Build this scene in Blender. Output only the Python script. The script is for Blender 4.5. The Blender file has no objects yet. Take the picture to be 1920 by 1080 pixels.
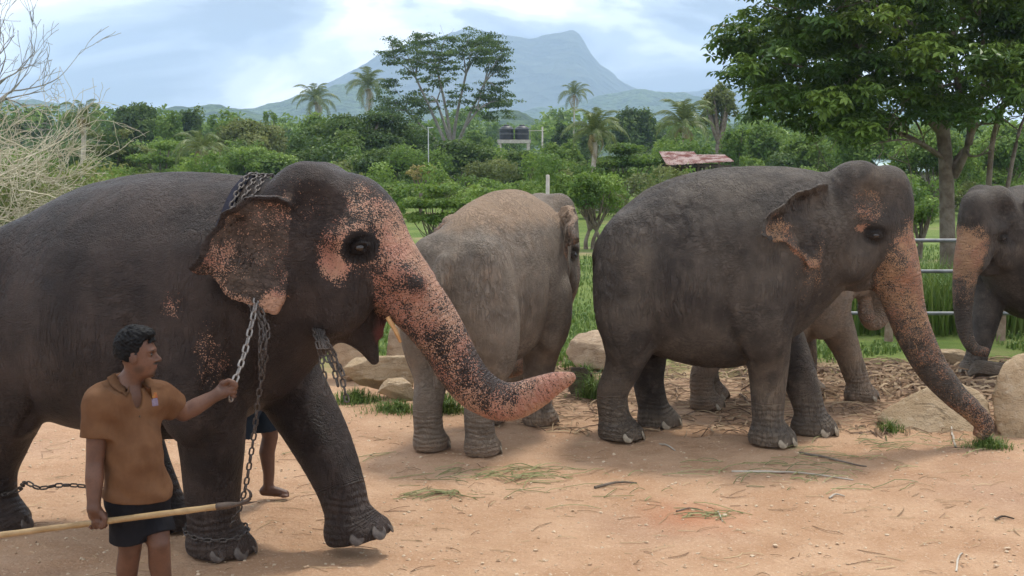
import bpy, math, random
import numpy as np
from mathutils import Vector, Matrix, noise as mnoise

scene = bpy.context.scene
COL = scene.collection
R = math.radians

# ------------------------------------------------------------------ camera
FPX = 2300.0                      # focal length in pixels of the 1920 wide photograph
CAMH = 2.53
PITCH = math.atan(250 / FPX)
cam_data = bpy.data.cameras.new('camera')
cam_data.sensor_width = 36.0
cam_data.lens = 36.0 * FPX / 1920.0
cam_data.clip_start = 0.1
cam_data.clip_end = 60000.0
cam = bpy.data.objects.new('camera', cam_data)
cam.location = (0, 0, CAMH)
cam.rotation_euler = (math.pi / 2 - PITCH, 0, 0)
COL.objects.link(cam)
scene.camera = cam

# ------------------------------------------------------------------ sky, sun, exposure
SUN_ELEV, SUN_AZ = R(64), R(28)       # azimuth measured from +Y towards +X
world = bpy.data.worlds.new('World')
scene.world = world
world.use_nodes = True
wn, wl = world.node_tree.nodes, world.node_tree.links
wn.clear()
w_out = wn.new('ShaderNodeOutputWorld')
w_bg = wn.new('ShaderNodeBackground')
w_sky = wn.new('ShaderNodeTexSky')
w_sky.sky_type = 'NISHITA'
w_sky.sun_disc = False
w_sky.sun_elevation = SUN_ELEV
w_sky.sun_rotation = SUN_AZ
w_sky.air_density = 1.0
w_sky.dust_density = 2.0
w_geo = wn.new('ShaderNodeTexCoord')
w_sep = wn.new('ShaderNodeSeparateXYZ')
wl.new(w_geo.outputs['Generated'], w_sep.inputs[0])
# flatten the direction onto a cloud layer: (x, y) / (z + c), so that clouds shrink towards the horizon
w_add = wn.new('ShaderNodeMath'); w_add.operation = 'MAXIMUM'; w_add.inputs[1].default_value = 0.0
w_add2 = wn.new('ShaderNodeMath'); w_add2.operation = 'ADD'; w_add2.inputs[1].default_value = 0.45
wl.new(w_sep.outputs['Z'], w_add.inputs[0]); wl.new(w_add.outputs[0], w_add2.inputs[0])
w_cmb = wn.new('ShaderNodeCombineXYZ')
for ax in ('X', 'Y'):
    dv = wn.new('ShaderNodeMath'); dv.operation = 'DIVIDE'
    wl.new(w_sep.outputs[ax], dv.inputs[0]); wl.new(w_add2.outputs[0], dv.inputs[1])
    wl.new(dv.outputs[0], w_cmb.inputs[ax])


def wnoise(scale, detail, rough, off, dist=0.0, stretch=(1, 1, 1)):
    mp = wn.new('ShaderNodeMapping')
    mp.inputs['Location'].default_value = off
    mp.inputs['Scale'].default_value = stretch
    wl.new(w_cmb.outputs[0], mp.inputs[0])
    n = wn.new('ShaderNodeTexNoise')
    n.inputs['Scale'].default_value = scale
    n.inputs['Detail'].default_value = detail
    n.inputs['Roughness'].default_value = rough
    n.inputs['Distortion'].default_value = dist
    wl.new(mp.outputs[0], n.inputs['Vector'])
    return n.outputs['Fac']


def wramp(src, stops):
    r = wn.new('ShaderNodeValToRGB')
    els = r.color_ramp.elements
    while len(els) > len(stops):
        els.remove(els[-1])
    while len(els) < len(stops):
        els.new(0.5)
    for e, (p, c) in zip(els, stops):
        e.position = p
        e.color = (*c, 1) if len(c) == 3 else c
    r.color_ramp.interpolation = 'EASE'
    wl.new(src, r.inputs[0])
    return r.outputs[0]


cov = wramp(wnoise(1.6, 6, 0.5, (3.1, 1.7, 0), 0.2), [(0.32, (0.86,) * 3), (0.48, (1,) * 3)])
# the cloud's own tone, in the same units as the physical sky: bright tops, blue-grey bellies
tone = wramp(wnoise(3.4, 9, 0.54, (7.9, 2.6, 0), 0.5, (0.75, 1.0, 1)),
             [(0.40, (2.7, 3.15, 3.8)), (0.475, (5.1, 5.7, 6.5)), (0.53, (9.4, 9.9, 10.6)), (0.60, (14.2, 14.2, 14.3))])
w_mix = wn.new('ShaderNodeMixRGB')
wl.new(cov, w_mix.inputs[0]); wl.new(w_sky.outputs[0], w_mix.inputs[1]); wl.new(tone, w_mix.inputs[2])
w_bg.inputs['Strength'].default_value = 0.079
wl.new(w_mix.outputs[0], w_bg.inputs['Color'])
wl.new(w_bg.outputs[0], w_out.inputs['Surface'])

sun_data = bpy.data.lights.new('sun', 'SUN')
sun_data.energy = 1.5
sun_data.angle = R(10)
sun_data.color = (1.0, 0.93, 0.82)
sun = bpy.data.objects.new('sun', sun_data)
sdir = Vector((math.sin(SUN_AZ) * math.cos(SUN_ELEV), math.cos(SUN_AZ) * math.cos(SUN_ELEV), math.sin(SUN_ELEV)))
sun.rotation_euler = sdir.to_track_quat('Z', 'Y').to_euler()
sun.location = sdir * 50
COL.objects.link(sun)

scene.view_settings.view_transform = 'Standard'
scene.view_settings.look = 'None'
scene.view_settings.gamma = 1.0
scene.view_settings.exposure = 1.2
scene.render.engine = 'CYCLES'
scene.cycles.max_bounces = 5
scene.cycles.diffuse_bounces = 3
scene.cycles.glossy_bounces = 2
scene.cycles.transmission_bounces = 3
scene.cycles.volume_bounces = 1
scene.cycles.transparent_max_bounces = 6
scene.cycles.use_denoising = True
scene.cycles.use_adaptive_sampling = True
scene.cycles.adaptive_threshold = 0.02
scene.cycles.sample_clamp_indirect = 6.0

# ------------------------------------------------------------------ pixel <-> place helpers (used while laying out the ground plan)
_fw = np.array([0, math.cos(PITCH), -math.sin(PITCH)])
_up = np.array([0, math.sin(PITCH), math.cos(PITCH)])


def ground(u, v, z=0.0):
    d = _fw + np.array([1., 0, 0]) * (u - 960) / FPX - _up * (v - 540) / FPX
    t = (z - CAMH) / d[2]
    return np.array([0, 0, CAMH]) + t * d


def at(u, v, y):
    """the point seen at pixel (u, v) that lies at distance y in front of the camera (world Y)"""
    d = _fw + np.array([1., 0, 0]) * (u - 960) / FPX - _up * (v - 540) / FPX
    return np.array([0, 0, CAMH]) + d * (y / d[1])


def tag(o, label=None, category=None, group=None, kind=None):
    if label: o['label'] = label
    if category: o['category'] = category
    if group: o['group'] = group
    if kind: o['kind'] = kind
    return o


def empty(name, loc=(0, 0, 0), rz=0.0):
    o = bpy.data.objects.new(name, None)
    o.location = loc
    o.rotation_euler = (0, 0, rz)
    o.empty_display_size = 0.2
    COL.objects.link(o)
    return o


def link_mesh(name, me, mat=None, parent=None, loc=None):
    o = bpy.data.objects.new(name, me)
    COL.objects.link(o)
    if mat is not None and not me.materials:
        me.materials.append(mat)
    if parent is not None:
        o.parent = parent
    if loc is not None:
        o.location = loc
    return o


def mesh_np(name, V, faces, mat=None, smooth=True):
    """V (n,3) array, faces (m,k) int array (all k-gons) or a list of such arrays"""
    me = bpy.data.meshes.new(name)
    if not isinstance(faces, list):
        faces = [faces]
    faces = [np.asarray(f, dtype=np.int32) for f in faces if len(f)]
    V = np.asarray(V, dtype=np.float32)
    nl = sum(f.size for f in faces)
    nf = sum(len(f) for f in faces)
    me.vertices.add(len(V))
    me.vertices.foreach_set('co', V.ravel())
    me.loops.add(nl)
    me.loops.foreach_set('vertex_index', np.concatenate([f.ravel() for f in faces]))
    me.polygons.add(nf)
    sizes = np.concatenate([np.full(len(f), f.shape[1], dtype=np.int32) for f in faces])
    starts = np.concatenate([[0], np.cumsum(sizes)[:-1]]).astype(np.int32)
    me.polygons.foreach_set('loop_start', starts)
    me.update(calc_edges=True)
    me.polygons.foreach_set('use_smooth', np.full(nf, smooth, dtype=bool))
    if mat is not None:
        me.materials.append(mat)
    return me


def float_attr(me, name, vals):
    a = me.attributes.new(name, 'FLOAT', 'POINT')
    a.data.foreach_set('value', np.asarray(vals, dtype=np.float32))
# ------------------------------------------------------------------ sculpting with distance fields
class Field:
    def __init__(self, lo, hi, h):
        self.h = h
        self.lo = np.array(lo, dtype=np.float32)
        self.n = np.ceil((np.array(hi) - np.array(lo)) / h).astype(int) + 1
        self.F = np.full(self.n, 10.0, dtype=np.float32)
        self.ax = [(self.lo[i] + h * np.arange(self.n[i])).astype(np.float32) for i in range(3)]

    def box(self, lo, hi, pad):
        i0 = np.maximum(np.floor((np.array(lo) - pad - self.lo) / self.h).astype(int), 0)
        i1 = np.minimum(np.ceil((np.array(hi) + pad - self.lo) / self.h).astype(int) + 1, self.n)
        if np.any(i1 <= i0):
            return None
        return tuple(slice(a, b) for a, b in zip(i0, i1))

    def coords(self, sl, frame=None):
        x = self.ax[0][sl[0]][:, None, None]
        y = self.ax[1][sl[1]][None, :, None]
        z = self.ax[2][sl[2]][None, None, :]
        if frame is None:
            return x, y, z
        M, t = frame
        x, y, z = x - t[0], y - t[1], z - t[2]
        M = np.asarray(M, dtype=np.float32)
        return tuple(M[0, i] * x + M[1, i] * y + M[2, i] * z for i in range(3))

    def combine(self, sl, d, k, op='u'):
        A = self.F[sl]
        if op == 'u':
            if k > 0:
                hh = np.maximum(k - np.abs(A - d), 0) / k
                self.F[sl] = np.minimum(A, d) - hh * hh * (k * 0.25)
            else:
                self.F[sl] = np.minimum(A, d)
        elif op == 's':
            d = -d
            if k > 0:
                hh = np.maximum(k - np.abs(A - d), 0) / k
                self.F[sl] = np.maximum(A, d) + hh * hh * (k * 0.25)
            else:
                self.F[sl] = np.maximum(A, d)

    def prim(self, fn, lo, hi, k=0.05, op='u', frame=None):
        """fn(x, y, z) in the frame's own axes; lo/hi bounds there"""
        if frame is not None:
            M, t = np.asarray(frame[0]), np.asarray(frame[1])
            cs = np.array([[(lo, hi)[i][0], (lo, hi)[j][1], (lo, hi)[m][2]] for i in (0, 1) for j in (0, 1) for m in (0, 1)])
            w = cs @ M.T + t
            wlo, whi = w.min(0), w.max(0)
        else:
            wlo, whi = lo, hi
        sl = self.box(wlo, whi, k + 2 * self.h)
        if sl is None:
            return
        self.combine(sl, fn(*self.coords(sl, frame)).astype(np.float32), k, op)

    def ell(self, c, r, k=0.06, op='u', frame=None, mirror=False, rot=None):
        """ellipsoid; rot = rotation matrix (columns are the ellipsoid's axes)"""
        c, r = np.array(c, float), np.array(r, float)
        rr = r.max() if rot is not None else r
        Rm = None if rot is None else np.asarray(rot, float)

        def fn(x, y, z):
            if mirror:
                y = np.abs(y)
            x, y, z = x - c[0], y - c[1], z - c[2]
            if Rm is not None:
                x, y, z = (Rm[0, i] * x + Rm[1, i] * y + Rm[2, i] * z for i in range(3))
            a, b, e = x / r[0], y / r[1], z / r[2]
            k0 = np.sqrt(a * a + b * b + e * e)
            a, b, e = a / r[0], b / r[1], e / r[2]
            k1 = np.sqrt(a * a + b * b + e * e) + 1e-6
            return k0 * (k0 - 1) / k1
        lo, hi = c - rr, c + rr
        if mirror:
            lo[1], hi[1] = -abs(c[1]) - np.max(rr if np.isscalar(rr) else rr[1]), abs(c[1]) + np.max(rr if np.isscalar(rr) else rr[1])
        self.prim(fn, lo, hi, k, op, frame)

    def chain(self, pts, k=0.06, frame=None, mirror=False, flat=None, op='u'):
        """tapered tube through (x, y, z, r) points; flat = (sx, sy, sz) squashes the distance"""
        P = np.array(pts, float)
        if frame is not None:
            M, t = np.asarray(frame[0]), np.asarray(frame[1])
        sides = (1, -1) if mirror else (1,)
        for s in sides:
            Q = P.copy()
            Q[:, 1] *= s
            if frame is not None:
                Q[:, :3] = Q[:, :3] @ M.T + t
            rmax = Q[:, 3].max()
            SL = self.box(Q[:, :3].min(0) - rmax, Q[:, :3].max(0) + rmax, k + 2 * self.h)
            if SL is None:
                continue
            T = np.full([q.stop - q.start for q in SL], 10.0, dtype=np.float32)
            off = np.array([q.start for q in SL])
            for a, b in zip(Q[:-1], Q[1:]):
                rm = max(a[3], b[3])
                sl = self.box(np.minimum(a, b)[:3] - rm, np.maximum(a, b)[:3] + rm, k + 2 * self.h)
                if sl is None:
                    continue
                x, y, z = self.coords(sl)
                ba = b[:3] - a[:3]
                L2 = max(float(ba @ ba), 1e-9)
                tt = np.clip(((x - a[0]) * ba[0] + (y - a[1]) * ba[1] + (z - a[2]) * ba[2]) / L2, 0, 1)
                dx, dy, dz = x - a[0] - tt * ba[0], y - a[1] - tt * ba[1], z - a[2] - tt * ba[2]
                d = (np.sqrt(dx * dx + dy * dy + dz * dz) - (a[3] + (b[3] - a[3]) * tt)).astype(np.float32)
                ls = tuple(slice(q.start - o, q.stop - o) for q, o in zip(sl, off))
                T[ls] = np.minimum(T[ls], d)
            self.combine(SL, T, k, op)

    def sample(self, P):
        """trilinear field value at points (n, 3)"""
        q = (np.asarray(P, float) - self.lo) / self.h
        q = np.clip(q, 0, np.array(self.n) - 1.001)
        i = q.astype(int)
        f = q - i
        out = 0
        for a in (0, 1):
            for b in (0, 1):
                for c in (0, 1):
                    w = (f[:, 0] if a else 1 - f[:, 0]) * (f[:, 1] if b else 1 - f[:, 1]) * (f[:, 2] if c else 1 - f[:, 2])
                    out = out + w * self.F[i[:, 0] + a, i[:, 1] + b, i[:, 2] + c]
        return out

    def march(self, p, d, n=200):
        """first surface point from p along d (from outside inwards)"""
        d = np.array(d, float); d /= np.linalg.norm(d)
        ts = np.linspace(0, 1.0, n)
        pts = np.array(p)[None] + ts[:, None] * d[None]
        v = self.sample(pts)
        i = int(np.argmax(v < 0))
        return pts[i] if v[i] < 0 else None

    def leave(self, p, d, reach=1.0, n=300):
        """where a ray from inside first leaves the solid"""
        d = np.array(d, float); d /= np.linalg.norm(d)
        ts = np.linspace(0, reach, n)
        pts = np.array(p)[None] + ts[:, None] * d[None]
        v = self.sample(pts)
        i = int(np.argmax(v > 0))
        return pts[i] if v[i] > 0 else None

    def mesh(self):
        F = self.F
        S = F < 0
        n = np.array(F.shape)
        cnt = np.zeros(n - 1, dtype=np.int8)
        for a in (0, 1):
            for b in (0, 1):
                for c in (0, 1):
                    cnt += S[a:n[0] - 1 + a, b:n[1] - 1 + b, c:n[2] - 1 + c]
        act = (cnt > 0) & (cnt < 8)
        idx = np.argwhere(act)
        vid = np.full(n - 1, -1, dtype=np.int32)
        vid[act] = np.arange(len(idx))
        acc = np.zeros((len(idx), 3), dtype=np.float32)
        num = np.zeros(len(idx), dtype=np.float32)
        corners = [(a, b, c) for a in (0, 1) for b in (0, 1) for c in (0, 1)]
        val = {cn: F[idx[:, 0] + cn[0], idx[:, 1] + cn[1], idx[:, 2] + cn[2]] for cn in corners}
        for ca in corners:
            for ax in range(3):
                if ca[ax]:
                    continue
                cb = list(ca); cb[ax] = 1; cb = tuple(cb)
                fa, fb = val[ca], val[cb]
                cr = (fa < 0) != (fb < 0)
                t = np.where(cr, fa / np.where(fa == fb, 1, fa - fb), 0)
                p = np.zeros((len(idx), 3), dtype=np.float32)
                p[:] = ca
                p[:, ax] += t
                acc += np.where(cr[:, None], p, 0)
                num += cr
        V = (idx + acc / num[:, None]) * self.h + self.lo
        quads = []
        for ax in range(3):
            o1, o2 = (ax + 1) % 3, (ax + 2) % 3
            sa = [slice(None)] * 3; sb = [slice(None)] * 3
            sa[ax] = slice(0, n[ax] - 1); sb[ax] = slice(1, n[ax])
            A, B = S[tuple(sa)], S[tuple(sb)]
            e = np.argwhere(A != B)
            e = e[(e[:, o1] > 0) & (e[:, o1] < n[o1] - 1) & (e[:, o2] > 0) & (e[:, o2] < n[o2] - 1)]
            ins = A[e[:, 0], e[:, 1], e[:, 2]]
            q = []
            for da, db in ((-1, -1), (0, -1), (0, 0), (-1, 0)):
                g = e.copy(); g[:, o1] += da; g[:, o2] += db
                q.append(vid[g[:, 0], g[:, 1], g[:, 2]])
            q = np.stack(q, 1)
            q[~ins] = q[~ins][:, ::-1]
            quads.append(q)
        return V, np.concatenate(quads)


def relax(V, Q, it=2, lam=0.5):
    """a little Laplacian smoothing to take the voxel stepping off"""
    E = np.concatenate([Q[:, [0, 1]], Q[:, [1, 2]], Q[:, [2, 3]], Q[:, [3, 0]]])
    num = np.bincount(E[:, 0], minlength=len(V)).astype(np.float32)
    num = np.maximum(num, 1)[:, None]
    for i in range(it):
        for l in (lam, -lam * 1.02):
            acc = np.stack([np.bincount(E[:, 0], weights=V[E[:, 1], j], minlength=len(V)) for j in range(3)], 1).astype(np.float32)
            V = V + l * (acc / num - V)
    return V


def spline(pts, n=8):
    """Catmull-Rom through rows of any width"""
    P = np.array(pts, float)
    P = np.vstack([2 * P[0] - P[1], P, 2 * P[-1] - P[-2]])
    out = []
    for i in range(1, len(P) - 2):
        for t in np.linspace(0, 1, n, endpoint=False):
            a, b, c, d = P[i - 1], P[i], P[i + 1], P[i + 2]
            out.append(0.5 * (2 * b + (c - a) * t + (2 * a - 5 * b + 4 * c - d) * t * t + (3 * b - a - 3 * c + d) * t ** 3))
    out.append(P[-2])
    return np.array(out)


def smoothstep(a, b, x):
    t = np.clip((x - a) / (b - a), 0, 1)
    return t * t * (3 - 2 * t)


def rot_yp(yaw, pitch, roll=0.0):
    """columns = forward, left, up of something turned by yaw (left) and pitch (nose up)"""
    m = Matrix.Rotation(yaw, 3, 'Z') @ Matrix.Rotation(-pitch, 3, 'Y') @ Matrix.Rotation(roll, 3, 'X')
    return np.array(m)


def unit(v):
    return v / (np.linalg.norm(v, axis=-1, keepdims=True) + 1e-9)


def tube_mesh(paths, nseg=6):
    """tapered tubes along paths of (x, y, z, r); returns V, F"""
    VV, FF, off = [], [], 0
    for P in paths:
        P = np.asarray(P, float)
        n = len(P)
        tg = unit(np.gradient(P[:, :3], axis=0))
        ref = np.where(np.abs(tg[:, 2:3]) > 0.9, np.array([[1., 0, 0]]), np.array([[0, 0, 1.]]))
        a = unit(np.cross(tg, ref)); b = np.cross(tg, a)
        th = np.linspace(0, 2 * math.pi, nseg, endpoint=False)
        ring = P[:, None, :3] + P[:, None, 3:4] * (a[:, None] * np.cos(th)[None, :, None] + b[:, None] * np.sin(th)[None, :, None])
        VV.append(ring.reshape(-1, 3))
        i = np.arange((n - 1) * nseg).reshape(n - 1, nseg)
        j = np.roll(i, -1, axis=1)
        FF.append(np.stack([i, j, j + nseg, i + nseg], -1).reshape(-1, 4) + off)
        off += n * nseg
    return np.concatenate(VV), np.concatenate(FF)


def dome_mesh(name, rx, ry, rz, mat, nu=10, nv=6):
    V, Fq = [], []
    for j in range(nv + 1):
        a = -math.pi / 2 + math.pi * j / nv
        for i in range(nu):
            t = 2 * math.pi * i / nu
            V.append((rx * math.cos(a) * math.cos(t), ry * math.cos(a) * math.sin(t), rz * math.sin(a)))
    for j in range(nv):
        for i in range(nu):
            Fq.append((j * nu + i, j * nu + (i + 1) % nu, (j + 1) * nu + (i + 1) % nu, (j + 1) * nu + i))
    return mesh_np(name, V, np.array(Fq), mat)


def poly_sd(poly, a, b):
    """signed distance to a closed polygon in the plane (negative inside)"""
    d = None
    s = None
    n = len(poly)
    for i in range(n):
        (x0, y0), (x1, y1) = poly[i], poly[(i + 1) % n]
        ex, ey = x1 - x0, y1 - y0
        wx, wy = a - x0, b - y0
        t = np.clip((wx * ex + wy * ey) / (ex * ex + ey * ey + 1e-12), 0, 1)
        q = (wx - ex * t) ** 2 + (wy - ey * t) ** 2
        d = q if d is None else np.minimum(d, q)
        c1 = (b >= y0); c2 = (b < y1); c3 = (ex * wy > ey * wx)
        flip = (c1 & c2 & c3) | (~c1 & ~c2 & ~c3)
        s = flip if s is None else s ^ flip
    return np.where(s, -1, 1) * np.sqrt(d)


def line_dist(poly, a, b):
    d = None
    for (x0, y0), (x1, y1) in zip(poly[:-1], poly[1:]):
        ex, ey = x1 - x0, y1 - y0
        t = np.clip(((a - x0) * ex + (b - y0) * ey) / (ex * ex + ey * ey + 1e-12), 0, 1)
        q = (a - x0 - ex * t) ** 2 + (b - y0 - ey * t) ** 2
        d = q if d is None else np.minimum(d, q)
    return np.sqrt(d)


# ------------------------------------------------------------------ node helpers
class NT:
    """tiny helper for writing node trees"""
    def __init__(self, mat):
        self.t = mat.node_tree
        self.n, self.l = self.t.nodes, self.t.links

    def new(self, typ, **kw):
        nd = self.n.new(typ)
        for k, v in kw.items():
            setattr(nd, k, v)
        return nd

    def put(self, sock, v):
        if v is None:
            return
        if hasattr(v, 'is_output') or isinstance(v, bpy.types.NodeSocket):
            self.l.new(v, sock)
        elif isinstance(v, (tuple, list)) and len(v) == 3 and sock.type == 'RGBA':
            sock.default_value = (*v, 1)
        else:
            sock.default_value = v

    def math(self, op, a, b=None, c=None, clamp=False):
        nd = self.new('ShaderNodeMath', operation=op, use_clamp=clamp)
        for i, v in enumerate((a, b, c)):
            self.put(nd.inputs[i], v)
        return nd.outputs[0]

    def mix(self, f, a, b, blend='MIX'):
        nd = self.new('ShaderNodeMixRGB', blend_type=blend)
        self.put(nd.inputs[0], f); self.put(nd.inputs[1], a); self.put(nd.inputs[2], b)
        return nd.outputs[0]

    def attr(self, name):
        return self.new('ShaderNodeAttribute', attribute_name=name).outputs['Fac']

    def coord(self, which='Object', scale=None, loc=None, rot=None):
        o = self.new('ShaderNodeTexCoord').outputs[which]
        if scale or loc or rot:
            m = self.new('ShaderNodeMapping')
            if scale: m.inputs['Scale'].default_value = scale
            if loc: m.inputs['Location'].default_value = loc
            if rot: m.inputs['Rotation'].default_value = rot
            self.l.new(o, m.inputs[0])
            o = m.outputs[0]
        return o

    def noise(self, vec, scale, detail=4, rough=0.55, dist=0.0, out='Fac'):
        nd = self.new('ShaderNodeTexNoise')
        nd.inputs['Scale'].default_value = scale
        nd.inputs['Detail'].default_value = detail
        nd.inputs['Roughness'].default_value = rough
        nd.inputs['Distortion'].default_value = dist
        if vec is not None: self.l.new(vec, nd.inputs['Vector'])
        return nd.outputs[out]

    def voro(self, vec, scale, feature='F1', out='Distance', rand=1.0):
        nd = self.new('ShaderNodeTexVoronoi', feature=feature)
        nd.inputs['Scale'].default_value = scale
        nd.inputs['Randomness'].default_value = rand
        if vec is not None: self.l.new(vec, nd.inputs['Vector'])
        return nd.outputs[out]

    def ramp(self, f, stops, interp='LINEAR'):
        nd = self.new('ShaderNodeValToRGB')
        els = nd.color_ramp.elements
        while len(els) < len(stops):
            els.new(0.5)
        for e, (p, c) in zip(els, stops):
            e.position = p
            e.color = (c, c, c, 1) if isinstance(c, (int, float)) else (*c, 1)
        nd.color_ramp.interpolation = interp
        self.put(nd.inputs[0], f)
        return nd.outputs[0]

    def smooth(self, x, a, b):
        nd = self.new('ShaderNodeMapRange', interpolation_type='SMOOTHSTEP')
        self.put(nd.inputs[0], x); self.put(nd.inputs[1], a); self.put(nd.inputs[2], b)
        return nd.outputs[0]

    def bump(self, h, strength, dist, normal=None):
        nd = self.new('ShaderNodeBump')
        nd.inputs['Strength'].default_value = strength
        nd.inputs['Distance'].default_value = dist
        self.put(nd.inputs['Height'], h)
        if normal is not None: self.l.new(normal, nd.inputs['Normal'])
        return nd.outputs[0]


def material(name, color=(0.5, 0.5, 0.5), rough=0.8, spec=0.3, metal=0.0):
    m = bpy.data.materials.new(name)
    m.use_nodes = True
    b = m.node_tree.nodes['Principled BSDF']
    b.inputs['Base Color'].default_value = (*color, 1)
    b.inputs['Roughness'].default_value = rough
    b.inputs['Specular IOR Level'].default_value = spec
    b.inputs['Metallic'].default_value = metal
    return m, NT(m), b


def simple_mat(name, c1, c2=None, scale=6.0, rough=0.8, spec=0.3, bump=0.0, bscale=40.0, metal=0.0, bdist=0.01):
    """a two-tone mottled surface with fine relief"""
    m, nt, b = material(name, c1, rough, spec, metal)
    co = nt.coord('Object')
    if c2 is not None:
        n = nt.noise(co, scale, 5, 0.6)
        nt.l.new(nt.mix(nt.smooth(n, 0.35, 0.65), c1, c2), b.inputs['Base Color'])
    if bump:
        nt.l.new(nt.bump(nt.noise(co, bscale, 5, 0.6), bump, bdist), b.inputs['Normal'])
    return m


def skin_mat(name, c_dark, c_light, c_pink, dust_col, c_pink2=None, spots=70.0, rough=0.62, wrinkle=1.0, spec=0.2):
    m, nt, b = material(name, c_dark, rough, spec)
    co = nt.coord('Object')
    big = nt.noise(co, 2.2, 5, 0.6)
    mid = nt.noise(co, 9.0, 5, 0.6)
    base = nt.mix(nt.smooth(big, 0.33, 0.67), c_dark, c_light)
    base = nt.mix(nt.math('MULTIPLY', nt.smooth(mid, 0.45, 0.75), 0.35), base, tuple(min(1, c * 1.5) for c in c_light))
    # wrinkled hide: crease lines running down the flank and across it, over fine pebbling
    warp = nt.new('ShaderNodeVectorMath', operation='ADD')
    wv = nt.new('ShaderNodeVectorMath', operation='SCALE'); wv.inputs['Scale'].default_value = 0.07
    nt.l.new(nt.noise(co, 4.0, 3, 0.5, out='Color'), wv.inputs[0])
    nt.l.new(co, warp.inputs[0]); nt.l.new(wv.outputs[0], warp.inputs[1])

    def crease(scale, rot, sc, wid):
        mp = nt.new('ShaderNodeMapping')
        mp.inputs['Scale'].default_value = scale
        mp.inputs['Rotation'].default_value = rot
        nt.l.new(warp.outputs[0], mp.inputs[0])
        n = nt.noise(mp.outputs[0], sc, 3, 0.55)
        return nt.smooth(nt.math('ABSOLUTE', nt.math('SUBTRACT', n, 0.5)), 0.0, wid)
    fold = nt.smooth(nt.noise(co, 1.5, 2, 0.5), 0.38, 0.62)
    ifold = nt.math('SUBTRACT', 1.0, fold)
    c1 = crease((1, 1, 0.2), (0, R(18), 0), 24, 0.10)
    c2 = crease((0.5, 0.7, 1), (0, R(-35), 0), 34, 0.08)
    cr1 = nt.math('MINIMUM', nt.math('MAXIMUM', c1, ifold), nt.math('MAXIMUM', c2, fold))
    cr2 = nt.smooth(nt.voro(warp.outputs[0], 95, 'DISTANCE_TO_EDGE'), 0.0, 0.25)
    ring = nt.attr('ring'); ringw = nt.attr('ringw')
    wob = nt.noise(co, 5.0, 3, 0.5)
    ph = nt.math('ADD', nt.math('MULTIPLY', ring, 165.0), nt.math('MULTIPLY', wob, 14.0))
    rings = nt.math('MULTIPLY', nt.math('SINE', ph), ringw)
    hgt = nt.math('MULTIPLY_ADD', cr1, 0.85 * wrinkle, nt.math('MULTIPLY', cr2, 0.22))
    hgt = nt.math('ADD', hgt, nt.math('MULTIPLY', rings, 0.42))
    gr_ = nt.math('MULTIPLY_ADD', nt.smooth(nt.noise(co, 2.3, 3, 0.55), 0.40, 0.62), 0.45, 0.12)
    hgt = nt.math('ADD', hgt, nt.math('MULTIPLY', nt.noise(co, 60, 4, 0.7), gr_))
    hgt = nt.math('ADD', hgt, nt.math('MULTIPLY', nt.noise(co, 11, 3, 0.6), 1.05))
    nt.l.new(nt.bump(hgt, 0.9, 0.020), b.inputs['Normal'])
    sc_ = nt.smooth(nt.noise(nt.coord('Object', (1, 1, 0.35), None, (0, R(30), 0)), 20, 6, 0.75), 0.60, 0.72)
    base = nt.mix(nt.math('MULTIPLY', sc_, 0.45), base, tuple(min(1, c * 2.1) for c in c_light))
    st_ = nt.smooth(nt.noise(nt.coord('Object', (1, 1, 0.13)), 8, 5, 0.65), 0.54, 0.74)
    base = nt.mix(nt.math('MULTIPLY', nt.math('MULTIPLY', st_, nt.smooth(nt.noise(co, 1.1, 3, 0.5), 0.42, 0.62)), 0.5), base, tuple(0.5 * a + 0.5 * d for a, d in zip(c_light, dust_col)))
    # dust and dried mud caught on the hide
    du = nt.attr('dust')
    dn = nt.noise(co, 6.0, 6, 0.65)
    dfac = nt.math('MULTIPLY', nt.smooth(nt.math('ADD', du, nt.math('MULTIPLY', nt.math('SUBTRACT', dn, 0.5), 1.1)), 0.15, 0.95), 0.85)
    col = nt.mix(dfac, base, dust_col)
    # crack lines are coloured darker than the hide around them
    crk = nt.math('MULTIPLY', nt.math('SUBTRACT', 1.0, cr1), 0.32 * wrinkle)
    col = nt.mix(crk, col, tuple(c * 0.45 for c in c_dark))
    # depigmented pink with dark freckles
    pk0 = nt.attr('pink')
    pk = nt.math('ADD', pk0, nt.math('MULTIPLY', nt.smooth(pk0, 0.03, 0.3), nt.math('MULTIPLY', nt.math('SUBTRACT', nt.noise(co, 11, 4, 0.6), 0.52), 1.3)))
    sp = nt.noise(co, spots, 2, 0.5, 0.4)
    sp2 = nt.noise(co, spots * 0.42, 3, 0.5, 0.3)
    spn = nt.math('MULTIPLY_ADD', sp, 0.78, nt.math('MULTIPLY', sp2, 0.22))
    thr = nt.math('MULTIPLY_ADD', pk, -0.36, 0.66)
    pf = nt.math('MULTIPLY', nt.smooth(spn, thr, nt.math('ADD', thr, 0.07)), nt.smooth(pk, 0.02, 0.16))
    pcol = nt.mix(nt.smooth(nt.noise(co, 4.5, 3, 0.5), 0.4, 0.62), c_pink, c_pink2 or c_pink)
    pcol = nt.mix(nt.math('MULTIPLY', nt.smooth(nt.noise(co, 40, 3, 0.6), 0.5, 0.7), 0.35), pcol, tuple(c * 0.55 for c in c_pink))
    col = nt.mix(nt.math('MULTIPLY', pf, 0.9), col, pcol)
    mo = nt.attr('mouth')
    col = nt.mix(mo, col, (0.15, 0.045, 0.040))
    dk = nt.attr('dark')
    col = nt.mix(nt.math('MULTIPLY', dk, 0.85), col, tuple(c * 0.35 for c in c_dark))
    nt.l.new(col, b.inputs['Base Color'])
    rg = nt.math('MULTIPLY_ADD', mid, 0.25, rough - 0.12)
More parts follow.
